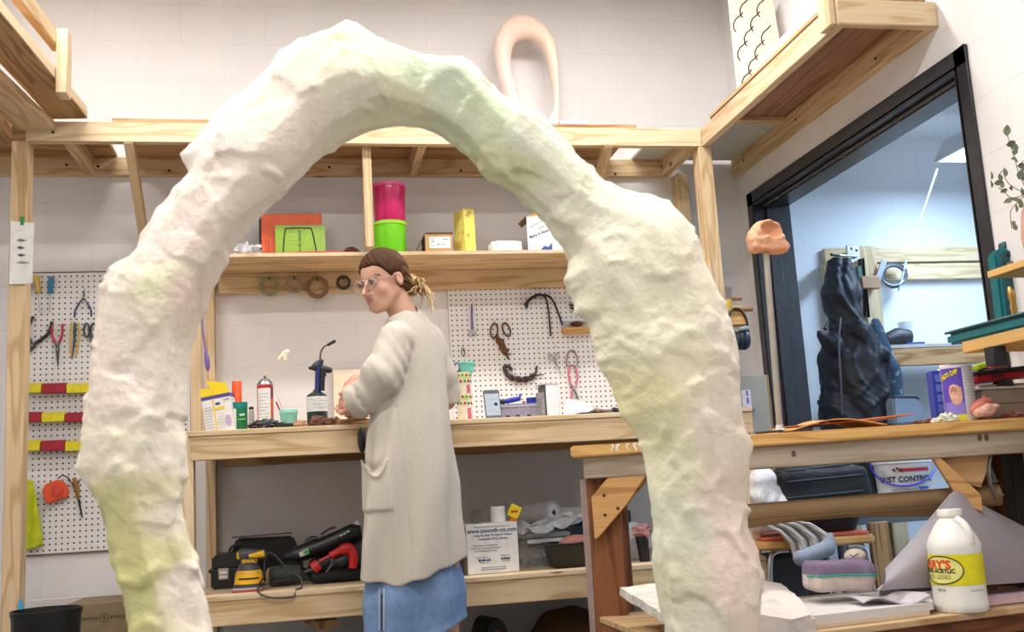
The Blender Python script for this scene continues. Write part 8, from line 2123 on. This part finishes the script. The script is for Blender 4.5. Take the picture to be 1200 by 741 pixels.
uvn=N(nt_s,'ShaderNodeUVMap');sp_=N(nt_s,'ShaderNodeSeparateXYZ');nt_s.links.new(uvn.outputs[0],sp_.inputs[0])
mu=N(nt_s,'ShaderNodeMath',operation='MULTIPLY');mu.inputs[1].default_value=125;nt_s.links.new(sp_.outputs[0],mu.inputs[0])
si_=N(nt_s,'ShaderNodeMath',operation='SINE');nt_s.links.new(mu.outputs[0],si_.inputs[0])
rp_=ramp(nt_s,si_.outputs[0],[(.3,rgb(208,200,192)),(.75,rgb(158,150,148))]);nt_s.links.new(rp_.outputs[0],bs.inputs['Base Color']);bs.inputs['Roughness'].default_value=.9
m=MB();m.sheet(scarf,34,26,.012,uvs=stripes);
tag(obj('striped_scarf',m,ms,smooth=180),'grey and cream striped scarf hanging over the front of the chair seat','scarf')
w4=lambda x,y,d=0:np.array(atY(x,y,3.975+d))
mm=solid(lambda P:smin(sd_cap(P,w4(938,655),w4(970,642),.030,.034),sd_cap(P,w4(970,642),w4(973,628),.026,.018),.02)+lumps(P,40,.005,2),w4(920,680)-np.array([0,.1,0]),w4(990,610)+np.array([0,.1,0]),.006)
obj('blue_cloth',mm,paint((150,158,176),.9,var=.15,scale=200),bpy.data.objects['striped_scarf'],smooth=180)  # bluish cloth hanging behind the scarf's end, parented to the scarf
cr_=onZ(912,4.62,0);
m=MB();x0=atY(893,680,4.2).x;x1=atY(946,680,4.2).x;zt_=zof(915,652,4.2)
m.cbox((x0,4.2,.001),(x1,4.46,zt_));tag(obj('grey_crate',m,paint((62,62,66),.7,var=.2),bevel=.01),'dark grey crate on the floor under the orange seated chair','crate')
Ys=4.46;A=atY(975,608,Ys);B=atY(1092,600,Ys);zt_=zof(1040,599,Ys+.0)
GST=paint((108,112,118),.4,.5,name='grey_steel')
stl=thing('steel_table','low grey steel table behind the worktable, carrying the white bucket','table',((A.x+B.x)/2,Ys+.2,0))
zt_=zof(1090,597,Ys)
x0,x1=A.x+.02,B.x+.30
x0=max(x0,2.52) if False else x0
m=MB();m.cbox((x0,Ys,zt_-.05),(x1,Ys+.33,zt_-.012));obj('frame',m,GST,stl,bevel=.003)
m=MB();m.cbox((x0-.01,Ys-.01,zt_-.012),(x1+.01,Ys+.34,zt_));obj('top_sheet',m,paint((176,180,186),.35,.6),stl,bevel=.003)
for px in(1001,1019):
 q=atY(px,630,Ys+.03);m=MB();m.tube([Vector((q.x,Ys+.03+(.28 if px>1010 else 0),0.001)),Vector((q.x,Ys+.03+(.28 if px>1010 else 0),zt_-.045))],.017,12);obj('leg',m,GST,stl)
for yy in(.03,.31):
 m=MB();m.tube([Vector((x1-.04,Ys+yy,.001)),Vector((x1-.04,Ys+yy,zt_-.045))],.017,12);obj('leg',m,GST,stl)
Yk=Ys+.12;p=onZ(1065,Yk,zt_);kx=pxm(1061,560,Yk);hb=zof(1061,533.5,Yk)-zt_
bk=thing('dust_bucket','white plastic bucket of dust control powder with a blue wire handle, under the worktable','bucket',p)
M_=stand(p+Vector((0,0,.001)));r2=34.5*kx;r1=31*kx
BW=paint((226,224,222),.45,var=.03)
m=MB(M_);m.lathe([(r1*.97,0),(r1,.006),(r2*.97,hb*.80),(r2*.985,hb*.81),(r2*.985,hb*.86)],48);obj('pail',m,BW,bk)
m=MB(M_);m.lathe([(r2*1.0,hb*.84),(r2*1.035,hb*.85),(r2*1.035,hb*.97),(r2*1.0,hb*.985),(r2*.96,hb),(0,hb)],48);obj('ribbed_lid',m,paint((214,214,212),.45),bk)
va=-math.atan2(p.x,p.y)
Fk=Matrix.Translation(p)@Matrix.Rotation(va,4,'Z')@Matrix(((1,0,0,0),(0,0,-1,-r2*.985),(0,1,0,0),(0,0,0,1)))
lettering('DUST CONTROL',.037,Fk@Matrix.Translation((.002,zof(1061,561.5,Yk)-zt_,0)),paint((34,34,40),.6),bk,wrap=r2*.985,bold=.0008,wscale=.92)
z_=zof(1061,551,Yk)-zt_
cyl_patch(M_,r2*.992,1.5*PI+va-.16,1.5*PI+va+.86,z_-.007,z_+.008,paint((168,30,46),.5),'red_stripe',bk,20)
for i in range(3):
 m=MB(Fk@Matrix.Translation((-.045+.016*i,z_-.0+.006*(1 if i==1 else 0),.006)));m.prism([(-.010,.006),(-.001,.010),(.008,.002),(.002,-.008),(-.004,-.002)],0,.001);obj('red_leaf_emblem',m,paint((90,20,30),.5),bk,smooth=0)
for q in range(4):cyl_patch(M_,r2*.99,1.5*PI+va-.85,1.5*PI+va-.62,z_-.012+.009*q-.02,z_-.010+.009*q-.02,paint((150,150,160),.6),'small_print',bk,6)
cyl_patch(M_,r2*.99,1.5*PI+va-.5,1.5*PI+va+.35,zof(1061,574,Yk)-zt_,zof(1061,573,Yk)-zt_,paint((130,130,140),.6),'small_print',bk,12)
cyl_patch(M_,r2*.99,1.5*PI+va+.42,1.5*PI+va+.78,zof(1061,573,Yk)-zt_-.003,zof(1061,571,Yk)-zt_,paint((50,80,170),.6),'blue_print',bk,10)
hpts=[]
for i in range(21):
 a=PI*i/20;hpts.append(p+Vector((math.cos(va)*(-r2*1.05*math.cos(a)),math.sin(va)*(-r2*1.05*math.cos(a)),hb*.86))+Vector((math.sin(va),-math.cos(va),0)).normalized()*(r2*1.06*math.sin(a))*-1*-1+Vector((0,0,-math.sin(a)*r2*.95)))
hpts=[p+Vector((math.cos(va),math.sin(va),0))*(-r2*1.06*math.cos(PI*i/20))+Vector((math.sin(va),-math.cos(va),0))*(r2*1.06*math.sin(PI*i/20)*.99)+Vector((0,0,hb*.88-math.sin(PI*i/20)*r2*.80)) for i in range(21)]
m=MB();m.tube(hpts,.0045,8);obj('blue_handle',m,paint((50,60,190),.4),bk)
m=MB();a_=onZ(1037,4.25,0);m.bar((atY(1035,650,4.25).x,4.25,.0),(atY(1027,610,4.25).x,4.25,zof(1028,612,4.25)),.09,.03,up=(0,1,0))
tag(obj('plank',m,PINED,bevel=.003),'tan plank standing on the floor left of the grey foam sheet','plank')
Yq=3.62;a_,b_=atY(1183,526,Yq),atY(1200,650,Yq)
XD=2.22
t_=MB();q0=atX(1191,575,XD);t_.bar((XD,q0.y,0),(XD,q0.y,zof(1188,505,q0.y)),.05,.05,up=(0,1,0))
tag(obj('dark_post',t_,paint((40,34,34),.5),bevel=.003),'dark post standing behind the right end of the worktable','post')
Yq=4.30
A=atY(872,490,Yq);B=atY(898,490,Yq)
m=MB();xl_,xr_=atY(866,440,4.6).x,atY(899.5,440,4.6).x
mm=MB(Matrix.Translation((0,4.66,BZ+.001))@Matrix.Rotation(R(-5),4,'X'));mm.cbox((1.955,0,-.0),(2.15,.016,zof(880,440,4.66)-BZ))
m=MB();m.raw([],[])
gx0,gx1=atY(868,470,4.75).x,atY(901,470,4.75).x
zg0,zg1=BZ-.30,zof(880,440,4.75)
m=MB();m.cbox((gx0-.10,4.75,.001),(gx1,4.77,zg1));gb=tag(obj('leaning_board',m,paint((170,162,148),.5,var=.06,scale=4),bevel=.002),'grey board with a brown edge standing right of the long bench behind the mask rod','board')
m=MB();m.cbox((gx1+.001,4.752,.001),(gx1+.012,4.772,zg1));e_=obj('brown_edge',m,paint((150,118,76),.7),gb,smooth=0)
q=atY(869,480,4.22)
bt=thing('white_bottle','white bottle with a red tip on the long bench right of the arch','bottle',(q.x,4.22,BZ))
bx_=min(q.x,1.80);kx=pxm(869,470,4.22)
m=mbs((bx_,4.22,BZ+.001));hz=zof(869,447,4.22)-BZ;ht=zof(869,440,4.22)-BZ
m.lathe([(.030,0),(.033,.006),(.033,hz*.55),(.024,hz*.75),(.013,hz*.93),(.012,hz),(0,hz)],26);obj('bottle_body',m,paint((232,228,224),.5),bt)
m=mbs((bx_,4.22,BZ+.001));m.lathe([(.012,hz),(.011,ht-.01),(.006,ht),(0,ht)],18);obj('red_tip',m,paint((214,50,40),.4),bt)
m=mbf((bx_+.018,4.22-.030,BZ+.020));m.lathe([(.010,0),(.010,.001),(.0065,.001),(.0065,0)],20,cap=False);obj('red_ring_print',m,paint((214,30,40),.5),bt)
lettering('ATL',.012,face((bx_+.012,4.22-.034,BZ+hz*.55)),paint((50,50,56),.5),bt)
q=atY(876.5,468,4.55)
wl_=thing('small_label_box','small white box with violet print beside the white bottle, before the grey panel','box',(q.x,4.55,BZ))
qx=atY(877,468,4.70);
m=MB();m.cbox((qx.x-.026,4.71,zof(877,477,4.71)),(qx.x+.020,4.745,zof(877,457,4.71)));obj('carton',m,paint((226,222,232),.5),wl_,bevel=.002)
for i in range(2):
 m=MB();m.cbox((qx.x-.004,4.709,zof(877,473-9*i,4.71)),(qx.x+.004,4.71,zof(877,466-8*i,4.71)));obj('violet_print',m,paint((126,60,150),.5),wl_,smooth=0)
m=MB();m.cbox((qx.x-.03,4.70,.001),(qx.x+.03,4.745,zof(877,477.5,4.71)-.001));
m2=MB();m2.cbox((qx.x-.028,4.705,zof(877,483,4.71)),(qx.x+.032,4.748,zof(877,478,4.71)-.001));obj('grey_bracket',m2,paint((120,120,122),.5),wl_,bevel=.001)
m=MB();m.cbox((qx.x-.012,4.715,.001),(qx.x+.012,4.745,zof(877,483.5,4.71)));obj('support_strip',m,paint((206,206,204),.5),wl_)
px0=1.949;
th_=thing('peg_block','wooden block with two dowel pegs fixed to the right post','peg block',(px0+.05,YF+.03,zof(862,370,YF)))
w=lambda x,y,d=0:atY(x,y,YF+.02+d)
m=MB();c=w(862,371);m.bar(w(850,372),w(871,371),.085,zof(862,360,YF)-zof(862,382,YF));obj('block',m,BLOND,th_,bevel=.003)
for x0_,x1_,y_,d in((852,868.5,350,.0),(862,881.5,362.5,-.04)):
 m=MB();m.tube([w(x0_,y_,d),w(x1_,y_-.5,d)],.0125,14);obj('dowel',m,paint((150,116,88),.7),th_)
t=thing('paint_scraper','putty knife with a steel blade hanging on the pegs of the right post','scraper',w(853,350,-.03))
M_=Matrix(((1,0,0,0),(0,0,1,YF-.02),(0,1,0,0),(0,0,0,1)))
q=[atY(x,y,YF-.02) for x,y in((849.5,336),(858,337),(857,352),(851.5,352))];m=MB(M_);m.prism([(p.x,p.z) for p in q],0,.002);obj('blade',m,paint((150,138,126),.35,.7),t)
q=[atY(x,y,YF-.02) for x,y in((851.5,351),(857,351),(857,366),(852.5,366))];m=MB(M_);m.prism([(p.x,p.z) for p in q],-.008,.010);obj('handle',m,paint((196,160,50),.5),t,bevel=.003)
t=thing('ear_defenders','dark blue ear defenders hanging from the peg block on the right post','ear defenders',w(868,400,-.06))
m=MB();m.tube(catmull([w(858,394,-.05),w(853,375,-.05),w(858,363,-.05),w(868,364,-.05),w(875,376,-.05),w(877,394,-.05)],5),.009,8,flat=.6);obj('headband',m,BLACK,t)
DBL=paint((18,30,54),.35)
for c_,rx_ in(((871,398),(.036,.030,.050)),((861,399),(.024,.035,.042))):
 m=MB();m.ball(w(c_[0],c_[1],-.06),rx_,22,14);obj('ear_cup',m,DBL,t)
m=MB();m.ball(w(866,399,-.055),(.012,.034,.046),18,12);obj('cushion',m,BLACKM,t)
m=MB();m.tube([w(866,386,-.08),w(877,384.5,-.08)],.010,10);obj('grey_clip',m,paint((150,156,160),.5),t)
q=atX(902,392,XR-.013) if False else None
sw=MB();c=atY(890,391,4.93)
Yr=5.0
X0=atY(1000,300,Yr).x
WPN=wood((226,206,170),(206,178,134),name='white_pine',knots=.4)
fr=thing('shelf_frame','pale pine shelving frame in the side room behind the black jacket','shelving',(X0+.4,5.2,0))
pxl,pxr=atY(1008.5,300,Yr).x,atY(1027,300,Yr).x
zt_=zof(1015,288,Yr)
m=MB();m.bar(((pxl+pxr)/2,Yr+.045,0),((pxl+pxr)/2,Yr+.045,zt_),pxr-pxl,.089,up=(0,1,0));obj('front_post',m,WPN,fr,bevel=.003)
zb1,zb0=zof(1085,289,5.44),zof(1085,306,5.44)
m=MB();m.bar((pxl+.04,5.47,(zb1+zb0)/2),(4.9,5.47,(zb1+zb0)/2),.04,zb1-zb0);obj('rail_board',m,WPN,fr,bevel=.002)
zb1,zb0=zof(1085,308.5,5.44),zof(1085,326.5,5.44)
m=MB();m.bar((pxl+.04,5.47,(zb1+zb0)/2),(4.9,5.47,(zb1+zb0)/2),.04,zb1-zb0);obj('rail_board',m,WPN,fr,bevel=.002)
A=atY(972,308,5.42);m=MB();m.bar((A.x,5.455,0),(A.x,5.455,A.z),.05,.07,up=(0,1,0));obj('rear_post',m,WPN,fr,bevel=.003)
m=MB();m.bar((A.x,5.42,A.z-.03),((pxl+pxr)/2,Yr+.09,zt_-.03),.035,.085);obj('top_arm',m,WPN,fr,bevel=.002)
zsh=zof(1080,404.5,Yr+.05)
m=MB();m.cbox(((pxl+pxr)/2+.05,Yr+.0,zsh-.02),(4.9,5.44,zsh));obj('shelf_board',m,paint((176,172,166),.6),fr,bevel=.002)
zf=zof(1080,428,Yr);m=MB();m.bar(((pxl+pxr)/2+.05,Yr+.02,(zsh-.021+zf)/2),(4.9,Yr+.02,(zsh-.021+zf)/2),.038,zsh-.021-zf);obj('shelf_apron',m,PINED,fr,bevel=.002)
m=MB();m.bar((4.7,Yr+.06,0),(4.7,Yr+.06,zsh-.03),.06,.06,up=(0,1,0));obj('far_post',m,WPN,fr)
q=atY(1004,297,Yr-.03);m=MB();m.cbox((q.x-.045,Yr-.015,q.z-.05),(q.x+.03,Yr-.001,q.z+.05));obj('metal_plate',m,paint((176,172,164),.4,.5),fr,bevel=.002)
for dx,dz in((-.02,.03),(.01,.02),(-.01,-.02)):
 mm=MB(Matrix.Translation((q.x+dx,Yr-.016,q.z+dz))@Matrix.Rotation(PI/2,4,'X'));mm.lathe([(0,.002),(.007,.001),(.008,0)],10);obj('bolt',mm,DSTEEL,fr)
m=MB();m.tube([atY(1005,301,Yr-.01),atY(985,299.5,Yr-.10),atY(974,298.5,Yr-.14)],.005,8);obj('hook_rod',m,STEEL,fr)
m=MB();m.tube([atY(983,299.2,Yr-.11),atY(974,298.5,Yr-.145)],.008,8);obj('hook_tip',m,BLACK,fr)
t=thing('black_straps','black straps with a buckle hanging on the pine frame beside the jacket hood','straps',atY(1010,340,Yr-.04))
for pts,r_ in(([(1007,304),(1009,330),(1013,350),(1013,372)],.016),([(1011,303),(1013,326),(1016,352),(1018,372)],.014)):
 m=MB();m.tube(catmull([atY(x,y,Yr-.035) for x,y in pts],4),r_,8,flat=.35);obj('strap',m,paint((32,30,38),.6),t)
m=MB();m.cbox((atY(1004,340,Yr).x,Yr-.06,zof(1010,341,Yr)),(atY(1026,340,Yr).x,Yr-.02,zof(1010,326,Yr)));obj('tan_buckle',m,paint((176,140,108),.6),t,bevel=.006)
m=MB();m.cbox((atY(1001,330,Yr).x,Yr-.05,zof(1003,339,Yr)),(atY(1006,330,Yr).x,Yr-.02,zof(1003,314,Yr)));obj('green_tool_edge',m,paint((60,110,100),.5),t,bevel=.003)
t=MB();t.bar(atY(1026,334,Yr-.02),atY(1036,306,Yr-.02),.03,.012,up=(0,1,0));tag(obj('steel_rule',t,paint((150,156,164),.4,.5)),'grey steel bar leaning on the pine post left of the wire coil','bar')
t=thing('wire_coil','coil of grey wire hanging on the upper boards of the side room','coil',atY(1049,325,5.40))
for i in range(7):
 q=[];ox,oy=random.uniform(-1.5,1.5),random.uniform(-1.5,1.5);rx,ry=12.5+random.uniform(-1.5,1.5),13.5+random.uniform(-1.5,1)
 for k in range(31):
  a=2*PI*k/30;q.append(atY(1048+ox+rx*math.cos(a),323+oy+ry*math.sin(a),5.40-.010*i+.006*math.sin(a*3+i)))
 m=MB();m.tube(q,.006,6,cap=False);obj('wire_loop',m,paint((90,96,106) if i%2 else(140,148,156),.4,.5),t)
m=MB();m.tube([atY(1053,342,5.36),atY(1058,322,5.33),atY(1062,305,5.36)],.007,7);obj('tie',m,paint((196,204,212),.4),t)
t=thing('black_tool','black tool with a red grip lying on the side room shelf','tool',onZ(1050,5.1,zsh))
p0,p1=onZ(1038,5.12,zsh+.04),onZ(1065,5.12,zsh+.05)
m=MB();m.tube([p0+Vector((-.02,0,-.015)),p0],[.028,.035],12);obj('red_grip',m,paint((180,40,60),.5),t)
m=MB();m.tube([p0,p0.lerp(p1,.5)+Vector((0,0,.012)),p1],[.038,.052,.046],14);obj('tool_body',m,paint((34,36,42),.5),t)
m=MB();m.cbox((p1.x-.04,5.08,zsh+.001),(p1.x+.07,5.14,zsh+.022));obj('blue_base',m,paint((60,70,140),.5),t,bevel=.003)
p=onZ(1064,5.25,zsh+.0);hh=zof(1064,378,5.25)-zsh
m=mbs(p+Vector((0,0,.001)));m.lathe([(.030,0),(.034,hh*.5),(.040,hh),(.037,hh),(.028,.006),(0,.006)],24);tag(obj('glass_cup',m,paint((206,214,222),.1,alpha=.5)),'clear cup standing behind the black tool on the side room shelf','cup')
Yg=4.69;A=atY(1048,482,Yg);B=atY(1080,482,Yg);zt_=zof(1060,465,Yg)
x0,x1=A.x,B.x
t=thing('grey_case','grey plastic case on the tall stand behind the worktable, right of the jacket','case',((x0+x1)/2,Yg,0))
M_=Matrix(((1,0,0,0),(0,0,1,Yg),(0,1,0,0),(0,0,0,1)))
zb=BZ-.08
m=MB(M_);m.prism([(x0,zb),(x1+.02,zb),(x1+.012,zb+.09),(x1-.02,zt_-.004),(x0+.012,zt_+.004),(x0,zt_-.02)],0,.09);obj('case_shell',m,paint((122,136,154),.4),t,bevel=.008,seg=2)
m=MB(M_);m.prism([(x0+.005,zt_-.004),(x0+.012,zt_+.010),(x1-.02,zt_+.003),(x1+.004,zb+.12),(x1-.006,zb+.12),(x1-.028,zt_-.006)],-.004,.094);obj('dark_rim',m,paint((50,60,74),.5),t,bevel=.003)
m=MB();m.cbox((x0+.02,Yg+.01,zof(1090,597,4.46)+.001),(x1-.02,Yg+.08,zb-.001));obj('pedestal',m,paint((70,74,84),.6),t,bevel=.01)
Yj=4.93;w=lambda x,y,d=0:np.array(atY(x,y,Yj+d))
def jacket(P):
 d=smin(smin(sd_cap(P,w(977,311),w(976,345,-.02),.034,.062),sd_cap(P,w(991,311),w(997,345,-.02),.030,.056),.03),sd_cap(P,w(984,314),w(985,350),.045,.08),.03)
 d=smin(d,sd_cap(P,w(984,345,-.02),w(993,378,-.02),.082,.075),.03)
 d=smin(d,sd_cap(P,w(993,375),w(1000,420,0),.075,.150),.05)
 d=smin(d,sd_cap(P,w(1001,430),w(1010,600,.02),.165,.20),.05)
 d=smin(d,sd_cap(P,w(961,392,-.10),w(978,406,-.10),.010,.045),.008);d=smin(d,sd_cap(P,w(962,393,-.10),w(969,412,-.09),.012,.022),.008)
 d=smin(d,sd_cap(P,w(1008,388,-.10),w(1029,416,-.13),.056,.052),.010)
 d=smin(d,sd_cap(P,w(1029,416,-.13),w(1018,430,-.14),.052,.030),.010)
 Z=P[...,2];X=P[...,0]
 fold=.010*np.sin(X*46+Z*9+2*np.sin(Z*6))*np.clip((w(0,380)[2]-Z)*4,0,1)
 hx_=np.abs(X-w(985,340)[0]-.03*np.sin(Z*14));d=d+.020*np.exp(-(hx_/.012)**2)*np.clip((Z-w(984,372)[2])*8,0,1)
 for q0,q1 in(((1000,385),(982,425)),((1008,440),(985,470)),((1035,450),(1000,480)),((978,410),(990,450)),((975,350),(992,376))):
  s0_,s1_=w(*q0),w(*q1);d=d-.012*np.exp(-(seg2(X,Z,(s0_[0],s0_[2]),(s1_[0],s1_[2]))/.012)**2)
 return d+fold-.007*np.abs(np.sin(X*60+Z*30+3*np.sin(Z*17)))+lumps(P,18,.009,9)+lumps(P,52,.007,4)
mm=solid(jacket,w(940,612)-np.array([0,.34,0]),w(1075,300)+np.array([0,.30,0]),.009)
jk=thing('hooded_jacket','black hooded jacket hanging on the pine frame in the side room','jacket',w(1000,610))
obj('jacket_body',mm,paint((17,20,32),.6,var=.2,scale=16,bump=.35,bscale=38,name='coated_nylon'),jk,smooth=180)
m=MB();m.tube(catmull([Vector(w(985,372,-.115)),Vector(w(983,400,-.155)),Vector(w(985,440,-.185)),Vector(w(987,486,-.20))],5),.006,6);obj('front_zip',m,paint((46,52,70),.4),jk)
m=MB();m.tube([Vector(w(971,377,-.05)),Vector(w(967,386,-.06))],[.006,.011],8);obj('cord_toggle',m,BLACK,jk)
mm=solid(lambda P:smin(sd_cap(P,w(1022,380,.10),w(1040,440,.08),.045,.07),sd_cap(P,w(1040,440,.08),w(1050,500,.06),.07,.085),.05)+lumps(P,26,.012,3),w(1000,520)-np.array([0,.15,0]),w(1075,365)+np.array([0,.3,0]),.009,color=lambda P:np.where((np.array([noise.noise(Vector(q)*40) for q in P])>.42)[:,None],np.array([130,150,160.]),np.array([40,62,80.])))
tag(obj('work_apron',mm,vcol(.8,name='spattered_canvas'),smooth=180),'paint-spattered blue apron hanging behind the right side of the jacket','apron')
m=MB();m.tube([atY(1098,198,5.0),atY(1084,240,5.0),atY(1068,284,5.0)],[.007,.006,.003],8)
tag(obj('pull_cord',m,paint((236,240,246),.3)),'thin white cord slanting down from the cool fluorescent lamp','cord')
c=MB();
for x,y in((1061,177),(1062,184),(1071,178)):
 pass
ZD=LZ1+.018
Yo=4.88;
oo=[(603,163),(600,148),(594,128),(588,105),(583,88),(579,65),(580,45),(588,28),(600,19),(608,16.5),(622,19),(638,30),(650,48),(654,70),(654.5,95),(655,120),(656.5,140),(657,163)]
oi=[(626,163),(618,146),(612,128),(606,110),(601,90),(598,72),(600,58),(606,49),(616,46),(624,46),(634,54),(640,66),(644,84),(647,100),(649,120),(648,130),(642,142),(640,163)]
def ringf():
 a=[Vector((x,y,0)) for x,y in oo];b=[Vector((x,y,0)) for x,y in oi]
 A=resample(oo,60)+[Vector((*oo[-1],0))];B_=resample(oi,60)+[Vector((*oi[-1],0))]
 n=18;vs=[];fs=[]
 for k in range(61):
  p,q=atY(A[k].x,A[k].y,Yo),atY(B_[k].x,B_[k].y,Yo);c=(p+q)/2;d=(p-q)/2;w_=d.length
  for j in range(n):
   an=2*PI*j/n;vs.append(c+d*math.cos(an)+Vector((0,1,0))*(min(w_*.9,.045)*math.sin(an))+Vector((noise.noise(c*12+Vector((j*.3,0,0))),0,noise.noise(c*12+Vector((0,j*.3,4)))))*.003)
 for k in range(60):
  for j in range(n):fs.append((k*n+j,k*n+(j+1)%n,(k+1)*n+(j+1)%n,(k+1)*n+j))
 fs.append(tuple(reversed(range(n))));fs.append(tuple(range(60*n,61*n)))
 for v in vs:v.z=max(v.z,ZD+.001)
 m=MB();m.add(vs,fs)
 top=atY(610,20,Yo).z
 cc=[]
 for v in vs:
  t=(v.z-ZD)/(top-ZD);t=min(1,max(0,t));s_=.5+.5*noise.noise(v*7)
  c=np.array([232,222,224.])*(1-t)+np.array([234,206,186.])*t
  if v.x>atY(640,80,Yo).x:c=c*.6+np.array([236,228,200.])*.4
  c=c*(1-.1*s_)+np.array([240,214,214.])*.1*s_;c=c/255;cc.append(np.where(c<=.04045,c/12.92,((c+.055)/1.055)**2.4))
 m.c=[(float(a),float(b),float(d),1) for a,b,d in cc]
 return m
rg=obj('ring_sculpture',ringf(),vcol(.6,.2,60,'pastel_plaster_ring',var=.03),smooth=180)
tag(rg,'tall oval pinkish ring sculpture standing on the rack along the back wall','sculpture')
bm=bmesh.new();bm.from_mesh(rg.data);bmesh.ops.recalc_face_normals(bm,faces=bm.faces);bm.to_mesh(rg.data);bm.free()
A=atY(660,150,4.62);B=atY(691,150,4.62)
m=MB();m.cbox((A.x-.02,4.60,ZD+.001),(B.x,4.74,max(ZD+.03,zof(680,141,4.60))));tag(obj('lavender_block',m,paint((206,184,198),.7),bevel=.003),'flat lavender foam block on the rack beside the oval ring','block')
zr=LZ1+.013
X_=XB+.02
tlp=[(863,108),(878,0),(893,-60),(932,-60),(920,20),(908,80)]
t=thing('cut_panel','plywood panel cut with a honeycomb pattern, standing on the shelf over the door frame','panel',(2.0,4.2,zr))
PB=atZ(866,107,zr);PC=atZ(910,66,zr)
def pan(u,v):
 b=Vector((XB+.03,4.02,zr)).lerp(Vector((XB+.30,4.02,zr)),u)
 return b
f0=onZ(866,4.28,zr);f1=onZ(911,4.28-.02,zr)
f0=Vector((max(f0.x,XB-.02),4.28,zr));f1=Vector((min(f0.x+.24,XR-.06),4.24,zr))
ux=(f1-f0).normalized();upv=Vector((0,.10,1)).normalized();nn_=ux.cross(upv).normalized()
Wp,Hp=(f1-f0).length,.60
Pm=Matrix((ux,upv,-nn_ if nn_.y>0 else nn_)).transposed().to_4x4();Pm.translation=f0
m=MB(Pm);m.prism([(0,.002),(Wp,.002),(Wp*.98,Hp),(Wp*.10,Hp)],-.006,0);obj('panel_board',m,paint((226,208,188),.7,var=.05,scale=8),t,bevel=.001)
cell=.082
for r_ in range(10):
 for c_ in range(-1,5):
  cx=(c_+.5*(r_%2))*cell+.01;cy=.015+r_*.076
  pts=[]
  for ax_,ay_ in((.045,.105),(.030,.088),(.006,.070),(-.008,.045),(-.010,.020),(-.002,.0)):
   pts.append((cx+ax_-.01,cy+ay_,.0008))
  if any(q[0]<.004 or q[0]>Wp-.004 or q[1]<.004 or q[1]>Hp-.01 for q in pts):continue
  mm=MB(Pm);mm.tube([Vector(q) for q in pts],.0035,5,flat=.3);obj('cut_line',mm,paint((62,44,34),.8),t)
mm=solid(lambda P:smin(sd_cap(P,(XB+.06,3.95,zr+.03),(XB+.07,3.55,zr+.05),.03,.055),sd_ell(P,(XB+.07,3.50,zr+.06),(.04,.10,.075)),.03)+lumps(P,40,.008,1)+lumps(P,90,.004,2),(XB-.05,3.30,zr-.02),(XB+.22,4.08,zr+.20),.008)
mm.v=[Vector((max(q.x,XB+.004),q.y,max(q.z,zr+.001))) for q in mm.v]
tag(obj('white_cloth',mm,paint((232,230,230),.8),smooth=60),'crumpled white cloth on the shelf over the black door frame','cloth')
m=MB();m.cbox((XB+.01,3.36,zr+.001),(XB+.09,3.62,zr+.012));tag(obj('dark_strip',m,paint((96,90,84),.6)),'thin dark strip lying under the white cloth on the right shelf','strip')
for o in bpy.data.objects:
 if 'at' in o:del o['at']
